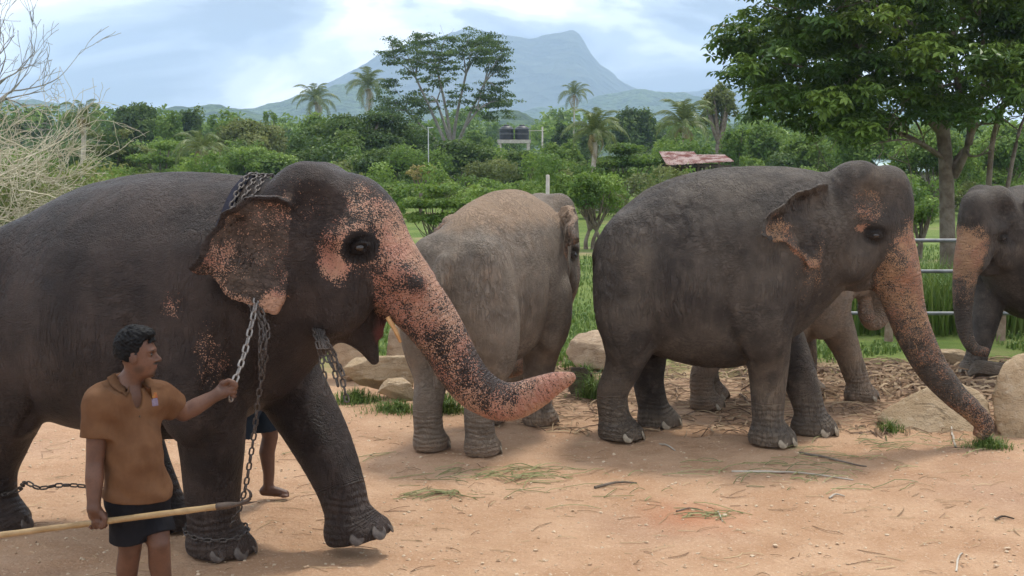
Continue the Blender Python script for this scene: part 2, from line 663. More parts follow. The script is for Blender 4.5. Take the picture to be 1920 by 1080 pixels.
    nt.l.new(nt.math('ADD', rg, nt.math('MULTIPLY', dfac, 0.25)), b.inputs['Roughness'])
    return m
# ------------------------------------------------------------------ ground, hills, haze
rng = np.random.default_rng(7)


def vnoise(x, y, seed=0):
    """smooth value noise on arrays, about -1..1"""
    xi, yi = np.floor(x).astype(np.int64), np.floor(y).astype(np.int64)
    fx, fy = x - xi, y - yi
    fx, fy = fx * fx * (3 - 2 * fx), fy * fy * (3 - 2 * fy)

    def hsh(a, b):
        n = (a * 374761393 + b * 668265263 + seed * 974634777) & 0xffffffff
        n = ((n ^ (n >> 13)) * 1274126177) & 0xffffffff
        return ((n ^ (n >> 16)) & 0xffff) / 32767.5 - 1
    v00, v10, v01, v11 = hsh(xi, yi), hsh(xi + 1, yi), hsh(xi, yi + 1), hsh(xi + 1, yi + 1)
    return (v00 * (1 - fx) + v10 * fx) * (1 - fy) + (v01 * (1 - fx) + v11 * fx) * fy


def fbm(x, y, o=5, seed=0, g=0.5):
    s, a, t = 0, 1.0, 0
    for i in range(o):
        s = s + a * vnoise(x * 2 ** i, y * 2 ** i, seed + i * 17)
        t += a
        a *= g
    return s / t


def ground_mat():
    m, nt, b = material('earth', (0.4, 0.25, 0.15), 0.95, 0.15)
    co = nt.coord('Object')
    sx = nt.new('ShaderNodeSeparateXYZ'); nt.l.new(co, sx.inputs[0])
    big = nt.noise(co, 0.35, 4, 0.55)
    mid = nt.noise(co, 1.7, 6, 0.62)
    fine = nt.noise(co, 55, 5, 0.7)
    grit = nt.voro(co, 85, 'F1', 'Color')
    gs = nt.new('ShaderNodeSeparateColor'); nt.l.new(grit, gs.inputs[0])
    dirt = nt.mix(nt.smooth(mid, 0.33, 0.68), (0.385, 0.228, 0.132), (0.475, 0.305, 0.190))
    dirt = nt.mix(nt.math('MULTIPLY', nt.smooth(big, 0.5, 0.68), 0.55), dirt, (0.35, 0.215, 0.145))
    dirt = nt.mix(nt.math('MULTIPLY', nt.smooth(fine, 0.5, 0.75), 0.45), dirt, (0.57, 0.395, 0.275))
    dirt = nt.mix(nt.math('MULTIPLY', nt.smooth(fine, 0.46, 0.28), 0.5), dirt, (0.29, 0.16, 0.10))
    dirt = nt.mix(nt.math('MULTIPLY', nt.math('GREATER_THAN', gs.outputs[0], 0.93), 0.3), dirt, (0.60, 0.46, 0.33))
    # the scuffed red patch in the open
    px, py = ground(1310, 965)[:2]
    dx = nt.math('MULTIPLY', nt.math('SUBTRACT', sx.outputs[0], px), 1.7)
    dy = nt.math('MULTIPLY', nt.math('SUBTRACT', sx.outputs[1], py), 1.5)
    rr = nt.math('SQRT', nt.math('ADD', nt.math('MULTIPLY', dx, dx), nt.math('MULTIPLY', dy, dy)))
    rr = nt.math('ADD', rr, nt.math('MULTIPLY', nt.math('SUBTRACT', mid, 0.5), 0.8))
    dirt = nt.mix(nt.math('MULTIPLY', nt.smooth(rr, 0.9, 0.05), 0.55), dirt, (0.36, 0.11, 0.048))
    # trampled litter strip, then grass
    litter = nt.mix(nt.smooth(nt.noise(co, 9, 6, 0.7), 0.4, 0.62), (0.22, 0.135, 0.085), (0.40, 0.27, 0.17))
    edge = nt.math('ADD', sx.outputs[1], nt.math('MULTIPLY', nt.math('SUBTRACT', nt.noise(co, 0.8, 5, 0.65), 0.5), 5.0))
    lx = nt.smooth(sx.outputs[0], -1.0, 1.5)
    col = nt.mix(nt.math('MULTIPLY', nt.smooth(edge, 11.3, 12.3), nt.math('MULTIPLY_ADD', lx, 0.7, 0.2)), dirt, litter)
    grass = nt.mix(nt.smooth(nt.noise(co, 0.6, 5, 0.65), 0.35, 0.65), (0.085, 0.135, 0.028), (0.145, 0.19, 0.05))
    grass = nt.mix(nt.math('MULTIPLY', nt.smooth(nt.noise(co, 0.25, 4, 0.6), 0.55, 0.7), 0.7), grass, (0.34, 0.25, 0.15))
    col = nt.mix(nt.smooth(edge, 13.6, 15.6), col, grass)
    wood = nt.mix(nt.noise(co, 0.02, 6, 0.7), (0.035, 0.075, 0.018), (0.08, 0.13, 0.035))
    col = nt.mix(nt.smooth(sx.outputs[1], 60, 140), col, wood)
    nt.l.new(col, b.inputs['Base Color'])
    hgt = nt.math('ADD', nt.math('MULTIPLY', fine, 0.6), nt.math('MULTIPLY', nt.noise(co, 14, 6, 0.65), 1.6))
    nt.l.new(nt.bump(hgt, 0.9, 0.022), b.inputs['Normal'])
    return m


def graded(a, b, c, d, fine, grow):
    """coordinates fine between b and c, growing out to a and d"""
    mid = list(np.arange(b, c, fine))
    out, st, x = [], fine, c
    while x < d:
        out.append(x); x += st; st *= grow
    out.append(d)
    lo, st, x = [], fine * grow, b - fine
    while x > a:
        lo.append(x); x -= st; st *= grow
    lo.append(a)
    return np.array(lo[::-1] + mid + out)


gx = graded(-3500, -6, 8, 3500, 0.07, 1.22)
gy = graded(-40, 4.2, 16, 5500, 0.07, 1.18)
GX, GY = np.meshgrid(gx, gy, indexing='ij')
near = smoothstep(120, 20, np.abs(GY)) * smoothstep(120, 30, np.abs(GX))
GZ = near * (0.020 * fbm(GX * 0.9, GY * 0.9, 4, 3) + 0.012 * fbm(GX * 3.2, GY * 3.2, 3, 9) - 0.016 * np.clip(fbm(GX * 2.4 + 9, GY * 2.4, 2, 21) - 0.25, 0, 1))


def gz(x, y):
    """height of the ground sheet at a point (nearest vertex)"""
    i = np.clip(np.searchsorted(gx, x), 0, len(gx) - 1)
    j = np.clip(np.searchsorted(gy, y), 0, len(gy) - 1)
    return GZ[i, j]


fr_ = np.random.default_rng(12)
for i in range(75):                # footprints trodden into the earth
    fy_ = 5.6 + 6.5 * fr_.uniform() ** 0.8
    fx_ = fr_.uniform(-0.42, 0.44) * fy_
    fr2 = fr_.uniform(0.14, 0.20)
    i0, i1 = np.searchsorted(gx, fx_ - 0.5), np.searchsorted(gx, fx_ + 0.5)
    j0, j1 = np.searchsorted(gy, fy_ - 0.5), np.searchsorted(gy, fy_ + 0.5)
    q_ = np.hypot(GX[i0:i1, j0:j1] - fx_, (GY[i0:i1, j0:j1] - fy_) * 1.1) / fr2
    GZ[i0:i1, j0:j1] += -0.016 * smoothstep(1.05, 0.75, q_) + 0.007 * np.exp(-((q_ - 1.2) / 0.22) ** 2)
GZ -= 0.010                       # keep the mean of the bumps just under the feet
ii = np.arange(len(gx) * len(gy)).reshape(len(gx), len(gy))
gq = np.stack([ii[:-1, :-1], ii[1:, :-1], ii[1:, 1:], ii[:-1, 1:]], -1).reshape(-1, 4)
tag(link_mesh('ground', mesh_np('ground', np.stack([GX, GY, GZ], -1).reshape(-1, 3), gq, ground_mat())), 'bare reddish earth running back into grass', kind='structure')


def hill(name, D, ridge, depth, rough, mat, label, nx=160, ny=40, seed=1, ext=0.0):
    """a hill whose skyline passes the given pixels at distance D; it falls away to both sides of its ridge"""
    P = np.array([at(u, v, D) for u, v in ridge])
    xs = np.linspace(P[0, 0] - ext, P[-1, 0] + ext, nx)
    zr = np.interp(xs, P[:, 0], P[:, 2])
    k = max(1, nx // 110)
    zr = np.convolve(np.pad(zr, k, 'edge'), np.ones(2 * k + 1) / (2 * k + 1), 'valid')
    ts = np.linspace(-1, 1, ny)
    X, Tt = np.meshgrid(xs, ts, indexing='ij')
    prof = np.where(Tt < 0, (1 + Tt) ** 1.15, 1 - 0.6 * Tt ** 2)
    Y = D + Tt * depth + 0.25 * depth * fbm(X / depth * 2, Tt * 0 + 3.3, 3, seed) * (1 - np.abs(Tt))
    Z = zr[:, None] * prof
    Z = Z + rough * (fbm(X / (depth * 0.22), Y / (depth * 0.22), 5, seed, 0.55) * np.clip(1 - np.abs(Tt) ** 4, 0, 1) - 0.15) * np.clip(prof * 1.6, 0, 1)
    Z[:, 0] = -2; Z[:, -1] = np.minimum(Z[:, -1], 10)
    idx = np.arange(nx * ny).reshape(nx, ny)
    q = np.stack([idx[:-1, :-1], idx[1:, :-1], idx[1:, 1:], idx[:-1, 1:]], -1).reshape(-1, 4)
    o = link_mesh(name, mesh_np(name, np.stack([X, Y, Z], -1).reshape(-1, 3), q, mat))
    return tag(o, label, kind='structure')


def wood_mat(name, c1, c2, scale, rock=None, rk=0.62):
    m, nt, b = material(name, c1, 0.95, 0.1)
    co = nt.coord('Object')
    n = nt.noise(co, scale, 8, 0.7)
    col = nt.mix(nt.smooth(n, 0.38, 0.62), c1, c2)
    if rock:
        col = nt.mix(nt.smooth(nt.noise(co, scale * 0.22, 6, 0.65), rk, rk + 0.06), col, rock)
    nt.l.new(col, b.inputs['Base Color'])
    nt.l.new(nt.bump(nt.math('ADD', n, nt.voro(co, scale * 2.2)), 1.0, 0.6 / scale), b.inputs['Normal'])
    return m


M_FAR = wood_mat('mountain_forest', (0.04, 0.06, 0.03), (0.10, 0.12, 0.06), 0.0075, (0.26, 0.22, 0.18), 0.66)
M_HILL = wood_mat('hill_forest', (0.035, 0.07, 0.018), (0.11, 0.17, 0.05), 0.035, (0.34, 0.22, 0.14), 0.70)
hill('mountain', 4200, [(330, 290), (480, 215), (520, 192), (560, 172), (600, 152), (650, 124), (700, 100), (760, 80), (815, 60), (850, 50), (890, 47), (915, 52), (940, 60), (980, 67), (1010, 66),
                        (1040, 56), (1062, 51), (1078, 52), (1088, 60), (1100, 80), (1118, 106), (1140, 122), (1156, 134), (1172, 150), (1192, 163), (1230, 185), (1290, 215), (1400, 290)], 1050, 38, M_FAR,
     'high blue mountain with a stepped summit behind the trees', 260, 60, 4)
hill('mountain', 4700, [(1150, 290), (1230, 180), (1275, 168), (1320, 163), (1370, 160), (1440, 150), (1600, 170), (1800, 200), (1950, 290)], 500, 30, M_FAR, 'faint far ridge beside the big tree', 140, 30, 9)
hill('hill', 2300, [(250, 290), (330, 232), (400, 205), (470, 198), (540, 180), (590, 164), (620, 153), (660, 150), (700, 158), (760, 178), (830, 200), (900, 212), (980, 222), (1100, 290)], 520, 22, M_HILL,
     'green wooded hill with a bare earth scar behind the two palms', 220, 46, 5)
hill('hill', 2700, [(820, 290), (920, 225), (1000, 205), (1060, 192), (1110, 178), (1150, 170), (1185, 164), (1230, 170), (1270, 182), (1330, 192), (1400, 196), (1560, 200), (1750, 290)], 560, 22, M_HILL,
     'hazy wooded hill under the right flank of the mountain', 220, 46, 6)
hill('hill', 2400, [(-500, 230), (-300, 170), (-120, 172), (-20, 186), (30, 182), (75, 184), (110, 196), (150, 206), (230, 225), (330, 290)], 480, 20, M_HILL, 'hazy hill behind the bare tree', 160, 40, 7)
hill('hill', 1500, [(180, 290), (250, 212), (300, 203), (350, 206), (420, 202), (500, 212), (600, 232), (760, 290)], 300, 12, M_HILL, 'low green hill behind the umbrella shaped trees', 160, 40, 8)
hill('hill', 900, [(640, 290), (740, 236), (860, 222), (960, 214), (1010, 222), (1100, 230), (1250, 236), (1400, 240), (1600, 240), (1900, 250), (2100, 290)], 200, 9, M_HILL, 'low wooded rise behind the water tanks', 220, 40, 11)

# the air: pale haze round the whole valley
HZ = (-3600.0, 3600.0, -60.0, 5600.0, -4.0, 530.0)
hv = [(HZ[i], HZ[2 + j], HZ[4 + k]) for i in (0, 1) for j in (0, 1) for k in (0, 1)]
hq = np.array([[0, 1, 3, 2], [4, 6, 7, 5], [0, 4, 5, 1], [2, 3, 7, 6], [0, 2, 6, 4], [1, 5, 7, 3]])
hm = bpy.data.materials.new('haze_air')
hm.use_nodes = True
hn, hl = hm.node_tree.nodes, hm.node_tree.links
hn.clear()
ho = hn.new('ShaderNodeOutputMaterial')
hp = hn.new('ShaderNodeVolumePrincipled')
hp.inputs['Color'].default_value = (0.57, 0.745, 1.0, 1)
hp.inputs['Density'].default_value = 2.8e-4
hp.inputs['Anisotropy'].default_value = 0.0
hl.new(hp.outputs[0], ho.inputs['Volume'])
tag(link_mesh('haze', mesh_np('haze', hv, hq, hm, False)), 'pale blue haze filling the valley', kind='stuff')
# ------------------------------------------------------------------ trees and plants
def leaf_mat(name, c_dark, c_mid, c_light, trans=0.3, rough=0.55, scale=0.35):
    m = bpy.data.materials.new(name)
    m.use_nodes = True
    nt = NT(m)
    b = nt.n['Principled BSDF']
    out = nt.n['Material Output']
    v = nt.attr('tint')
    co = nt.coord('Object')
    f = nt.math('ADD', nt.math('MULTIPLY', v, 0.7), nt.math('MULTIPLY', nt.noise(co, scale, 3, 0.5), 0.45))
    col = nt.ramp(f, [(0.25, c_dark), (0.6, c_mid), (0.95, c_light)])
    nt.l.new(col, b.inputs['Base Color'])
    b.inputs['Roughness'].default_value = rough
    b.inputs['Specular IOR Level'].default_value = 0.35
    tr = nt.new('ShaderNodeBsdfTranslucent')
    nt.l.new(nt.mix(0.5, col, c_light), tr.inputs[0])
    mx = nt.new('ShaderNodeMixShader')
    mx.inputs[0].default_value = trans
    nt.l.new(b.outputs[0], mx.inputs[1]); nt.l.new(tr.outputs[0], mx.inputs[2])
    nt.l.new(mx.outputs[0], out.inputs['Surface'])
    return m


LEAF = {
    'dark': leaf_mat('leaf_dark_green', (0.022, 0.054, 0.012), (0.056, 0.110, 0.022), (0.135, 0.20, 0.042), 0.34),
    'mid': leaf_mat('leaf_green', (0.055, 0.118, 0.018), (0.12, 0.21, 0.033), (0.225, 0.32, 0.06), 0.37),
    'light': leaf_mat('leaf_bright_green', (0.062, 0.125, 0.020), (0.13, 0.22, 0.034), (0.24, 0.33, 0.065), 0.38),
    'olive': leaf_mat('leaf_olive', (0.075, 0.105, 0.026), (0.145, 0.18, 0.048), (0.25, 0.27, 0.09), 0.35),
    'yellow': leaf_mat('leaf_dry_yellow', (0.16, 0.13, 0.04), (0.26, 0.215, 0.065), (0.34, 0.30, 0.11)),
    'near': leaf_mat('leaf_glossy_green', (0.020, 0.052, 0.010), (0.062, 0.125, 0.021), (0.20, 0.29, 0.05), 0.34, 0.40, 0.5),
    'grass': leaf_mat('grass_blade', (0.045, 0.095, 0.014), (0.095, 0.17, 0.028), (0.19, 0.25, 0.065), 0.25, 0.6),
    'palm': leaf_mat('palm_leaflet', (0.06, 0.095, 0.024), (0.12, 0.17, 0.045), (0.23, 0.26, 0.085), 0.3, 0.45),
    'palmdry': leaf_mat('palm_leaflet_dry', (0.16, 0.12, 0.05), (0.25, 0.19, 0.08), (0.33, 0.27, 0.13), 0.2, 0.6),
}
BARK = simple_mat('bark_grey_brown', (0.13, 0.10, 0.075), (0.22, 0.185, 0.15), 5, 0.9, 0.2, 0.8, 22, 0, 0.03)
BARK_PALE = simple_mat('bark_pale', (0.36, 0.31, 0.25), (0.50, 0.45, 0.38), 3, 0.9, 0.2, 0.5, 14, 0, 0.03)
BARK_DARK = simple_mat('bark_dark', (0.055, 0.042, 0.032), (0.11, 0.085, 0.065), 5, 0.9, 0.2, 0.8, 22, 0, 0.03)
DEADWOOD = simple_mat('dead_branch', (0.42, 0.37, 0.27), (0.56, 0.51, 0.39), 2, 0.9, 0.2, 0.5, 14)
GREYWOOD = simple_mat('bare_branch_grey', (0.20, 0.18, 0.16), (0.30, 0.28, 0.25), 2, 0.9, 0.2, 0.5, 14)


def leaves_mesh(name, C, Nrm, size, aspect, mat, r, droop=0.2, tint=None, fold=0.25):
    """a folded diamond leaf at every point C facing about Nrm"""
    n = len(C)
    Nrm = unit(Nrm)
    t = unit(np.cross(Nrm, r.normal(size=(n, 3))))
    t[:, 2] -= droop
    t = unit(t - (t * Nrm).sum(1, keepdims=True) * Nrm)
    bt = np.cross(Nrm, t)
    sz = (size * r.uniform(0.6, 1.35, n))[:, None]
    w = sz * aspect
    base = C - t * sz * 0.5
    tip = C + t * sz * 0.5 - Nrm * sz * fold * 0.4
    mid = C - t * sz * 0.05
    lf = mid + bt * w * 0.5 + Nrm * sz * fold * 0.3
    rt = mid - bt * w * 0.5 + Nrm * sz * fold * 0.3
    V = np.stack([base, rt, tip, lf], 1).reshape(-1, 3)
    i = np.arange(n) * 4
    F = np.concatenate([np.stack([i, i + 1, i + 2], 1), np.stack([i, i + 2, i + 3], 1)])
    me = mesh_np(name, V, F, mat, False)
    tv = r.uniform(0, 1, n) if tint is None else np.clip(tint + r.normal(0, 0.16, n), 0, 1)
    float_attr(me, 'tint', np.repeat(tv, 4))
    return me


def puff_points(puffs, per, r, up=0.35, shell=0.55):
    """leaf places on the outer part of many puffs: returns points, normals, a tint that is lighter on top of each puff"""
    C, N, T = [], [], []
    for (x, y, z, a, b, c) in puffs:
        k = max(6, int(per * (a * b + a * c + b * c) / 3))
        d = unit(r.normal(size=(k, 3)) + np.array([0, 0, up]))
        rad = shell + (1 - shell) * r.uniform(0, 1, (k, 1)) ** 0.6
        rad *= 1 + 0.14 * r.normal(size=(k, 1))
        C.append(np.array([x, y, z]) + d * rad * np.array([a, b, c]))
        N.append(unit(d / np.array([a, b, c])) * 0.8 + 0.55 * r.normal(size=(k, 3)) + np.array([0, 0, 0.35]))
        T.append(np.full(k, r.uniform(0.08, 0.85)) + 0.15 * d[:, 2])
    return np.concatenate(C), np.concatenate(N), np.concatenate(T)


def branch_paths(start, direction, length, radius, depth, r, spread=0.6, up=0.15, kids=3, shrink=0.68, wig=0.12, min_r=0.004):
    """recursive branching; returns paths and the outer ends"""
    paths, tips = [], []

    def grow(p, d, L, rad, dep):
        n = 6
        pts = [(*p, rad)]
        d = d / np.linalg.norm(d)
        for i in range(n):
            d = unit(d + wig * r.normal(size=3) + np.array([0, 0, up * 0.25]))
            p = p + d * L / n
            pts.append((*p, max(min_r, rad * (1 - 0.42 * (i + 1) / n))))
        paths.append(pts)
        if dep == 0:
            tips.append(p)
            return
        k = kids if isinstance(kids, int) else int(r.integers(kids[0], kids[1] + 1))
        for j in range(k):
            i = n if j == 0 else int(r.integers(2, n + 1))
            q = np.array(pts[i][:3])
            nd = unit(d + spread * r.normal(size=3) + np.array([0, 0, up]))
            grow(q, nd, L * shrink * r.uniform(0.75, 1.2), max(min_r, pts[i][3] * 0.72), dep - 1)
    grow(np.array(start, float), np.array(direction, float), length, radius, depth)
    return paths, tips


def crown_puffs(cx, cz, rx, ry, rz, n, r, pr=0.34, flat=0.75, layered=False):
    """puffs spread over the upper shell of a crown ellipsoid centred at height cz"""
    out = []
    for i in range(n):
        d = unit(r.normal(size=3) + np.array([0, 0, 0.35]))
        if d[2] < -0.45: d[2] *= -0.5
        rad = r.uniform(0.45, 0.82)
        s = pr * r.uniform(0.65, 1.25)
        z = cz + d[2] * rad * rz
        if layered:
            z = cz - rz + round((z - cz + rz) / (rz * 0.42)) * rz * 0.42 + r.normal() * 0.05 * rz
        out.append((cx + d[0] * rad * rx, d[1] * rad * ry, z, rx * s, ry * s, rz * s * flat))
    return out


TREE_N = [0]


def tree(name, label, box, D, leaf, group=None, n=26, per=None, leafpx=2.6, pr=0.34, flat=0.8, layered=False, bark=None, trunk_r=None, stems=1, thin=1.0, open_=0.0, yr=None, aspect=0.6, low=True):
    """a broadleaf tree whose crown fills the pixel box (x0, x1, y0, y1) at distance D; the trunk stands on the ground"""
    TREE_N[0] += 1
    r = np.random.default_rng(100 + TREE_N[0] * 13)
    x0, x1, y0, y1 = box
    if D > 48:
        g_ = (x1 - x0) * 0.07
        x0, x1, y0 = x0 - g_, x1 + g_, y0 - 9
    a, b = at((x0 + x1) / 2, y0, D), at((x0 + x1) / 2, y1, D)
    m = D / FPX
    rx = (x1 - x0) / 2 * m
    zt, zb = a[2], max(b[2], 0.15)
    if low:
        zb = 0.25
        n = int(n * 1.25)
    rz = (zt - zb) / 2
    cz = (zt + zb) / 2
    ry = yr or rx * 0.9
    root = empty(name, (a[0], D, 0))
    puffs = crown_puffs(0, cz, rx, ry, rz, n, r, pr, flat, layered)
    size = leafpx * 2.1 * m
    if per is None:
        per = 17.0 / (size * size * aspect) * thin
    C, N, T = puff_points(puffs, per, r)
    k = C[:, 2] > 0.05
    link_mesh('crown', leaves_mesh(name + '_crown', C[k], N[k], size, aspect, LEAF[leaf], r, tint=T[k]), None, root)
    # trunk with limbs into the puffs
    tr = trunk_r or max(0.08, rx * 0.055)
    paths = []
    for s_ in range(stems):
        bx = (s_ - (stems - 1) / 2) * tr * 3
        fork = np.array([bx * 0.5 + r.normal() * 0.05 * rx, 0, max(zb * 0.75, zb - 0.15 * rz) if zb > 0.6 else zb + 0.15 * rz])
        P = [(bx, 0, -0.1, tr * 1.25), (bx * 1.1, 0, fork[2] * 0.4, tr), (*fork, tr * 0.85)]
        paths.append(spline(P, 4))
        for p in puffs[s_::stems][:12]:
            q = np.array(p[:3])
            mid = fork * 0.5 + q * 0.5 + np.array([0, 0, -0.12 * rz])
            paths.append(spline([(*fork, tr * 0.55), (*mid, tr * 0.36), (*q, tr * 0.12)], 3))
    V, F = tube_mesh(paths, 6)
    link_mesh('trunk', mesh_np(name + '_trunk', V, F, bark or BARK), None, root)
    return tag(root, label, 'tree', group)


def frond_mesh(name, L, mat, r, droop=0.9, pairs=30, lw=0.035, ll=0.2):
    """an arching palm leaf along +x with leaflets hanging to both sides"""
    V, F, tv = [], [], []
    ts = np.linspace(0, 1, 14)
    px = L * (np.sin(ts * 1.15) / 1.0)
    pz = L * (0.30 * np.sin(ts * 2.2) - droop * 0.55 * ts ** 2.2)
    spine = np.stack([px, np.zeros(14), pz, L * 0.012 * (1 - 0.8 * ts)], 1)
    tvv, tff = tube_mesh([spine], 4)
    V.append(tvv); F4 = tff; off = len(tvv)
    tv.append(np.full(off, 0.75))
    tri = []
    for i in range(pairs):
        t = 0.10 + 0.9 * i / pairs
        c = np.array([np.interp(t, ts, px), 0, np.interp(t, ts, pz)])
        d = np.array([np.interp(min(1, t + .03), ts, px), 0, np.interp(min(1, t + .03), ts, pz)]) - c
        d = d / (np.linalg.norm(d) + 1e-9)
        ln = L * ll * (0.55 + 0.75 * math.sin(math.pi * min(1, t * 0.9 + 0.08)))
        for s in (-1, 1):
            dr = unit(d * 0.75 + np.array([0, s * 0.8, -0.42 + 0.2 * r.normal()]))
            e = c + dr * ln + np.array([0, 0, -0.22 * ln])
            w = d * L * lw * 0.5
            mdl = c + dr * ln * 0.5
            V.append(np.array([c - w * 0.6, c + w * 0.6, mdl + w * 0.8, e, mdl - w * 0.8]))
            tri += [[off, off + 1, off + 2], [off, off + 2, off + 4], [off + 4, off + 2, off + 3]]
            tv.append(np.full(5, float(np.clip(r.normal(0.5, 0.2), 0, 1))))
            off += 5
    me = mesh_np(name, np.concatenate(V), [F4, np.array(tri)], mat, False)
    float_attr(me, 'tint', np.concatenate(tv))
    return me


PALM_FR = None


def palm(label, cx, cy, D, rpx, trunk_px=None, nf=20, lean=0.0, group='coconut palms', droop=0.0, base_z=0.0):
    """coconut palm with its crown centre at pixel (cx, cy), frond length rpx pixels"""
    global PALM_FR
    r = np.random.default_rng(int(cx * 7 + cy))
    if PALM_FR is None:
        rr = np.random.default_rng(5)
        PALM_FR = [frond_mesh('palm_frond', 1.0, LEAF['palm'], rr, dr) for dr in (0.55, 0.9, 1.3)]
        PALM_FR.append(frond_mesh('palm_frond_dry', 0.9, LEAF['palmdry'], rr, 1.7))
    c = at(cx, cy, D)
    L = rpx * D / FPX * 1.12
    bx = c[0] - lean * c[2]
    root = empty('coconut_palm', (bx, D, 0))
    top = np.array([c[0] - bx, 0, c[2]])
    tr = max(0.13, L * 0.045)
    P = spline([(0, 0, -0.1, tr * 1.5), (top[0] * 0.25 - 0.1, 0, top[2] * 0.4, tr * 0.95), (top[0] * 0.75, 0, top[2] * 0.8, tr * 0.8), (*top, tr * 0.75)], 6)
    V, F = tube_mesh([P], 7)
    link_mesh('trunk', mesh_np('palm_trunk', V, F, BARK_PALE), None, root)
    for i in range(nf):
        a = i * 2.39996 + r.uniform(-0.2, 0.2)
        t = i / (nf - 1)
        pitch = R(70 - 105 * t - 25 * droop)
        if i >= nf - 3:
            me, pitch = PALM_FR[3], R(-55)
        else:
            me = PALM_FR[min(2, int(t * 2.6))]
        o = link_mesh('frond', me, None, root, Vector(top))
        o.rotation_euler = (r.uniform(-0.3, 0.3), -pitch, a)
        s = L * r.uniform(0.85, 1.12) * (0.85 + 0.2 * math.sin(math.pi * t))
        o.scale = (s, s, s)
    # a cluster of nuts under the crown
    cl = []
    for i in range(7):
        a = i * 0.9
        q = top + np.array([math.cos(a) * tr * 1.6, math.sin(a) * tr * 1.6, -tr * 1.4 - 0.1 * (i % 2)])
        cl.append(q)
    mv, mf, off = [], [], 0
    d0 = dome_mesh('nut_tmp', tr * 0.8, tr * 0.8, tr, None, 6, 4)
    dv = np.array([v.co[:] for v in d0.vertices]); df = np.array([list(p.vertices) for p in d0.polygons])
    for q in cl:
        mv.append(dv + q); mf.append(df + off); off += len(dv)
    bpy.data.meshes.remove(d0)
    link_mesh('coconuts', mesh_np('coconuts', np.concatenate(mv), np.concatenate(mf), LEAF_NUT), None, root)['kind'] = 'stuff'
    return tag(root, label, 'palm tree', group)


LEAF_NUT = simple_mat('coconut_husk', (0.16, 0.13, 0.04), (0.24, 0.20, 0.08), 5, 0.7)
# ---- the wood beyond the field, from left to right
G = 'trees beyond the field'
tree('tree', 'round crowned dark green tree to the right of the leaning palm', (198, 312, 193, 300), 118, 'dark', G, 26, leafpx=3.1)
tree('tree', 'tall dark tree with a ragged top in front of the low green hill', (318, 380, 198, 300), 132, 'dark', G, 18, leafpx=3.1)
tree('tree', 'mid green tree with a soft top left of the olive spreading tree', (382, 446, 214, 310), 126, 'mid', G, 18, leafpx=3.1)
tree('tree', 'bright green umbrella shaped tree behind the dark elephant\'s back', (236, 356, 262, 352), 62, 'light', G, 20, layered=True, flat=0.32, leafpx=3.1)
tree('tree', 'dusty green layered tree beside the tangle of pale branches', (140, 262, 240, 352), 70, 'olive', G, 22, layered=True, flat=0.35, leafpx=3.1)
tree('tree', 'wide olive green tree rising behind the dark elephant\'s shoulders', (412, 545, 232, 345), 84, 'olive', G, 28, leafpx=3.1)
tree('tree', 'fresh green bush crown low behind the dark elephant\'s neck', (420, 560, 282, 350), 66, 'mid', G, 24, leafpx=3.1)
tree('tree', 'small narrow pale green tree standing clear above the olive tree', (494, 520, 208, 262), 150, 'light', G, 10, leafpx=3.0, low=False)
tree('banyan_tree', 'massive dark banyan with hanging foliage behind the dark elephant\'s head', (552, 806, 212, 352), 76, 'dark', G, 60, leafpx=3.0, pr=0.22, trunk_r=0.5)
tree('banyan_tree', 'lower dark green bough mass in front of the banyan', (640, 790, 278, 392), 62, 'dark', G, 34, leafpx=3.1, pr=0.26)
tree('tree', 'dark shrubby tree under the tall feathery tree', (786, 935, 268, 362), 70, 'dark', G, 30, leafpx=3.1)
tree('dry_shrub', 'small yellowing shrub above the bright flat topped shrub', (758, 818, 314, 356), 50, 'yellow', None, 10, leafpx=3.0, thin=0.6, low=False)
tree('spreading_shrub', 'bright green flat topped shrub left of the dusty elephant', (728, 905, 334, 428), 31, 'light', None, 60, layered=True, flat=0.34, pr=0.26, leafpx=3.4, thin=0.62, stems=3, trunk_r=0.03, low=True)
tree('spreading_shrub', 'bright green feathery boughs behind the dusty elephant\'s back', (850, 968, 344, 420), 34, 'light', None, 44, layered=True, flat=0.34, pr=0.26, leafpx=3.4, thin=0.62, stems=2, trunk_r=0.03, low=True)
tree('tree', 'dense dark green round tree below the water tanks', (930, 1026, 290, 372), 64, 'dark', G, 34, leafpx=3.1)
tree('tree', 'bright green leafy tree right of the tanks', (1016, 1090, 268, 360), 72, 'light', G, 24, leafpx=3.1)
tree('tree', 'small dark tree on the skyline right of the tank stand', (1026, 1076, 234, 290), 122, 'dark', G, 14, leafpx=3.0)
tree('tree', 'layered dark green tree left of the rusty roofed shed', (1112, 1240, 268, 390), 58, 'mid', G, 40, layered=True, flat=0.34, leafpx=3.1)
tree('tree', 'leafy green tree with thin stems between the two standing elephants', (1058, 1168, 318, 425), 33, 'mid', None, 30, leafpx=3.4, stems=3, trunk_r=0.06, thin=0.8, low=False)
tree('tree', 'dark twin topped tree between the two middle palms', (1148, 1242, 198, 290), 138, 'dark', G, 24, leafpx=3.1)
tree('tree', 'tall brownish green tree at the edge of the big tree\'s canopy', (1314, 1386, 160, 262), 98, 'olive', G, 22, leafpx=3.1, trunk_r=0.4, low=False)
tree('tree', 'vine hung tree trunk standing right of the shed', (1352, 1402, 226, 318), 66, 'mid', G, 16, leafpx=3.1)
tree('tree', 'broad mid green tree under the big tree\'s left boughs', (1384, 1480, 234, 330), 74, 'mid', G, 26, leafpx=3.1)
tree('tree', 'soft green bushy tree behind the large grey elephant\'s shoulder', (1462, 1560, 248, 332), 70, 'light', G, 24, leafpx=3.1)
tree('bush', 'bright little bush under the shed\'s eave', (1370, 1432, 292, 330), 58, 'light', None, 10, leafpx=3.1)
tree('tree', 'pale green tree seen past the big trunk, left of it', (1560, 1700, 232, 360), 62, 'mid', G, 26, leafpx=3.1)
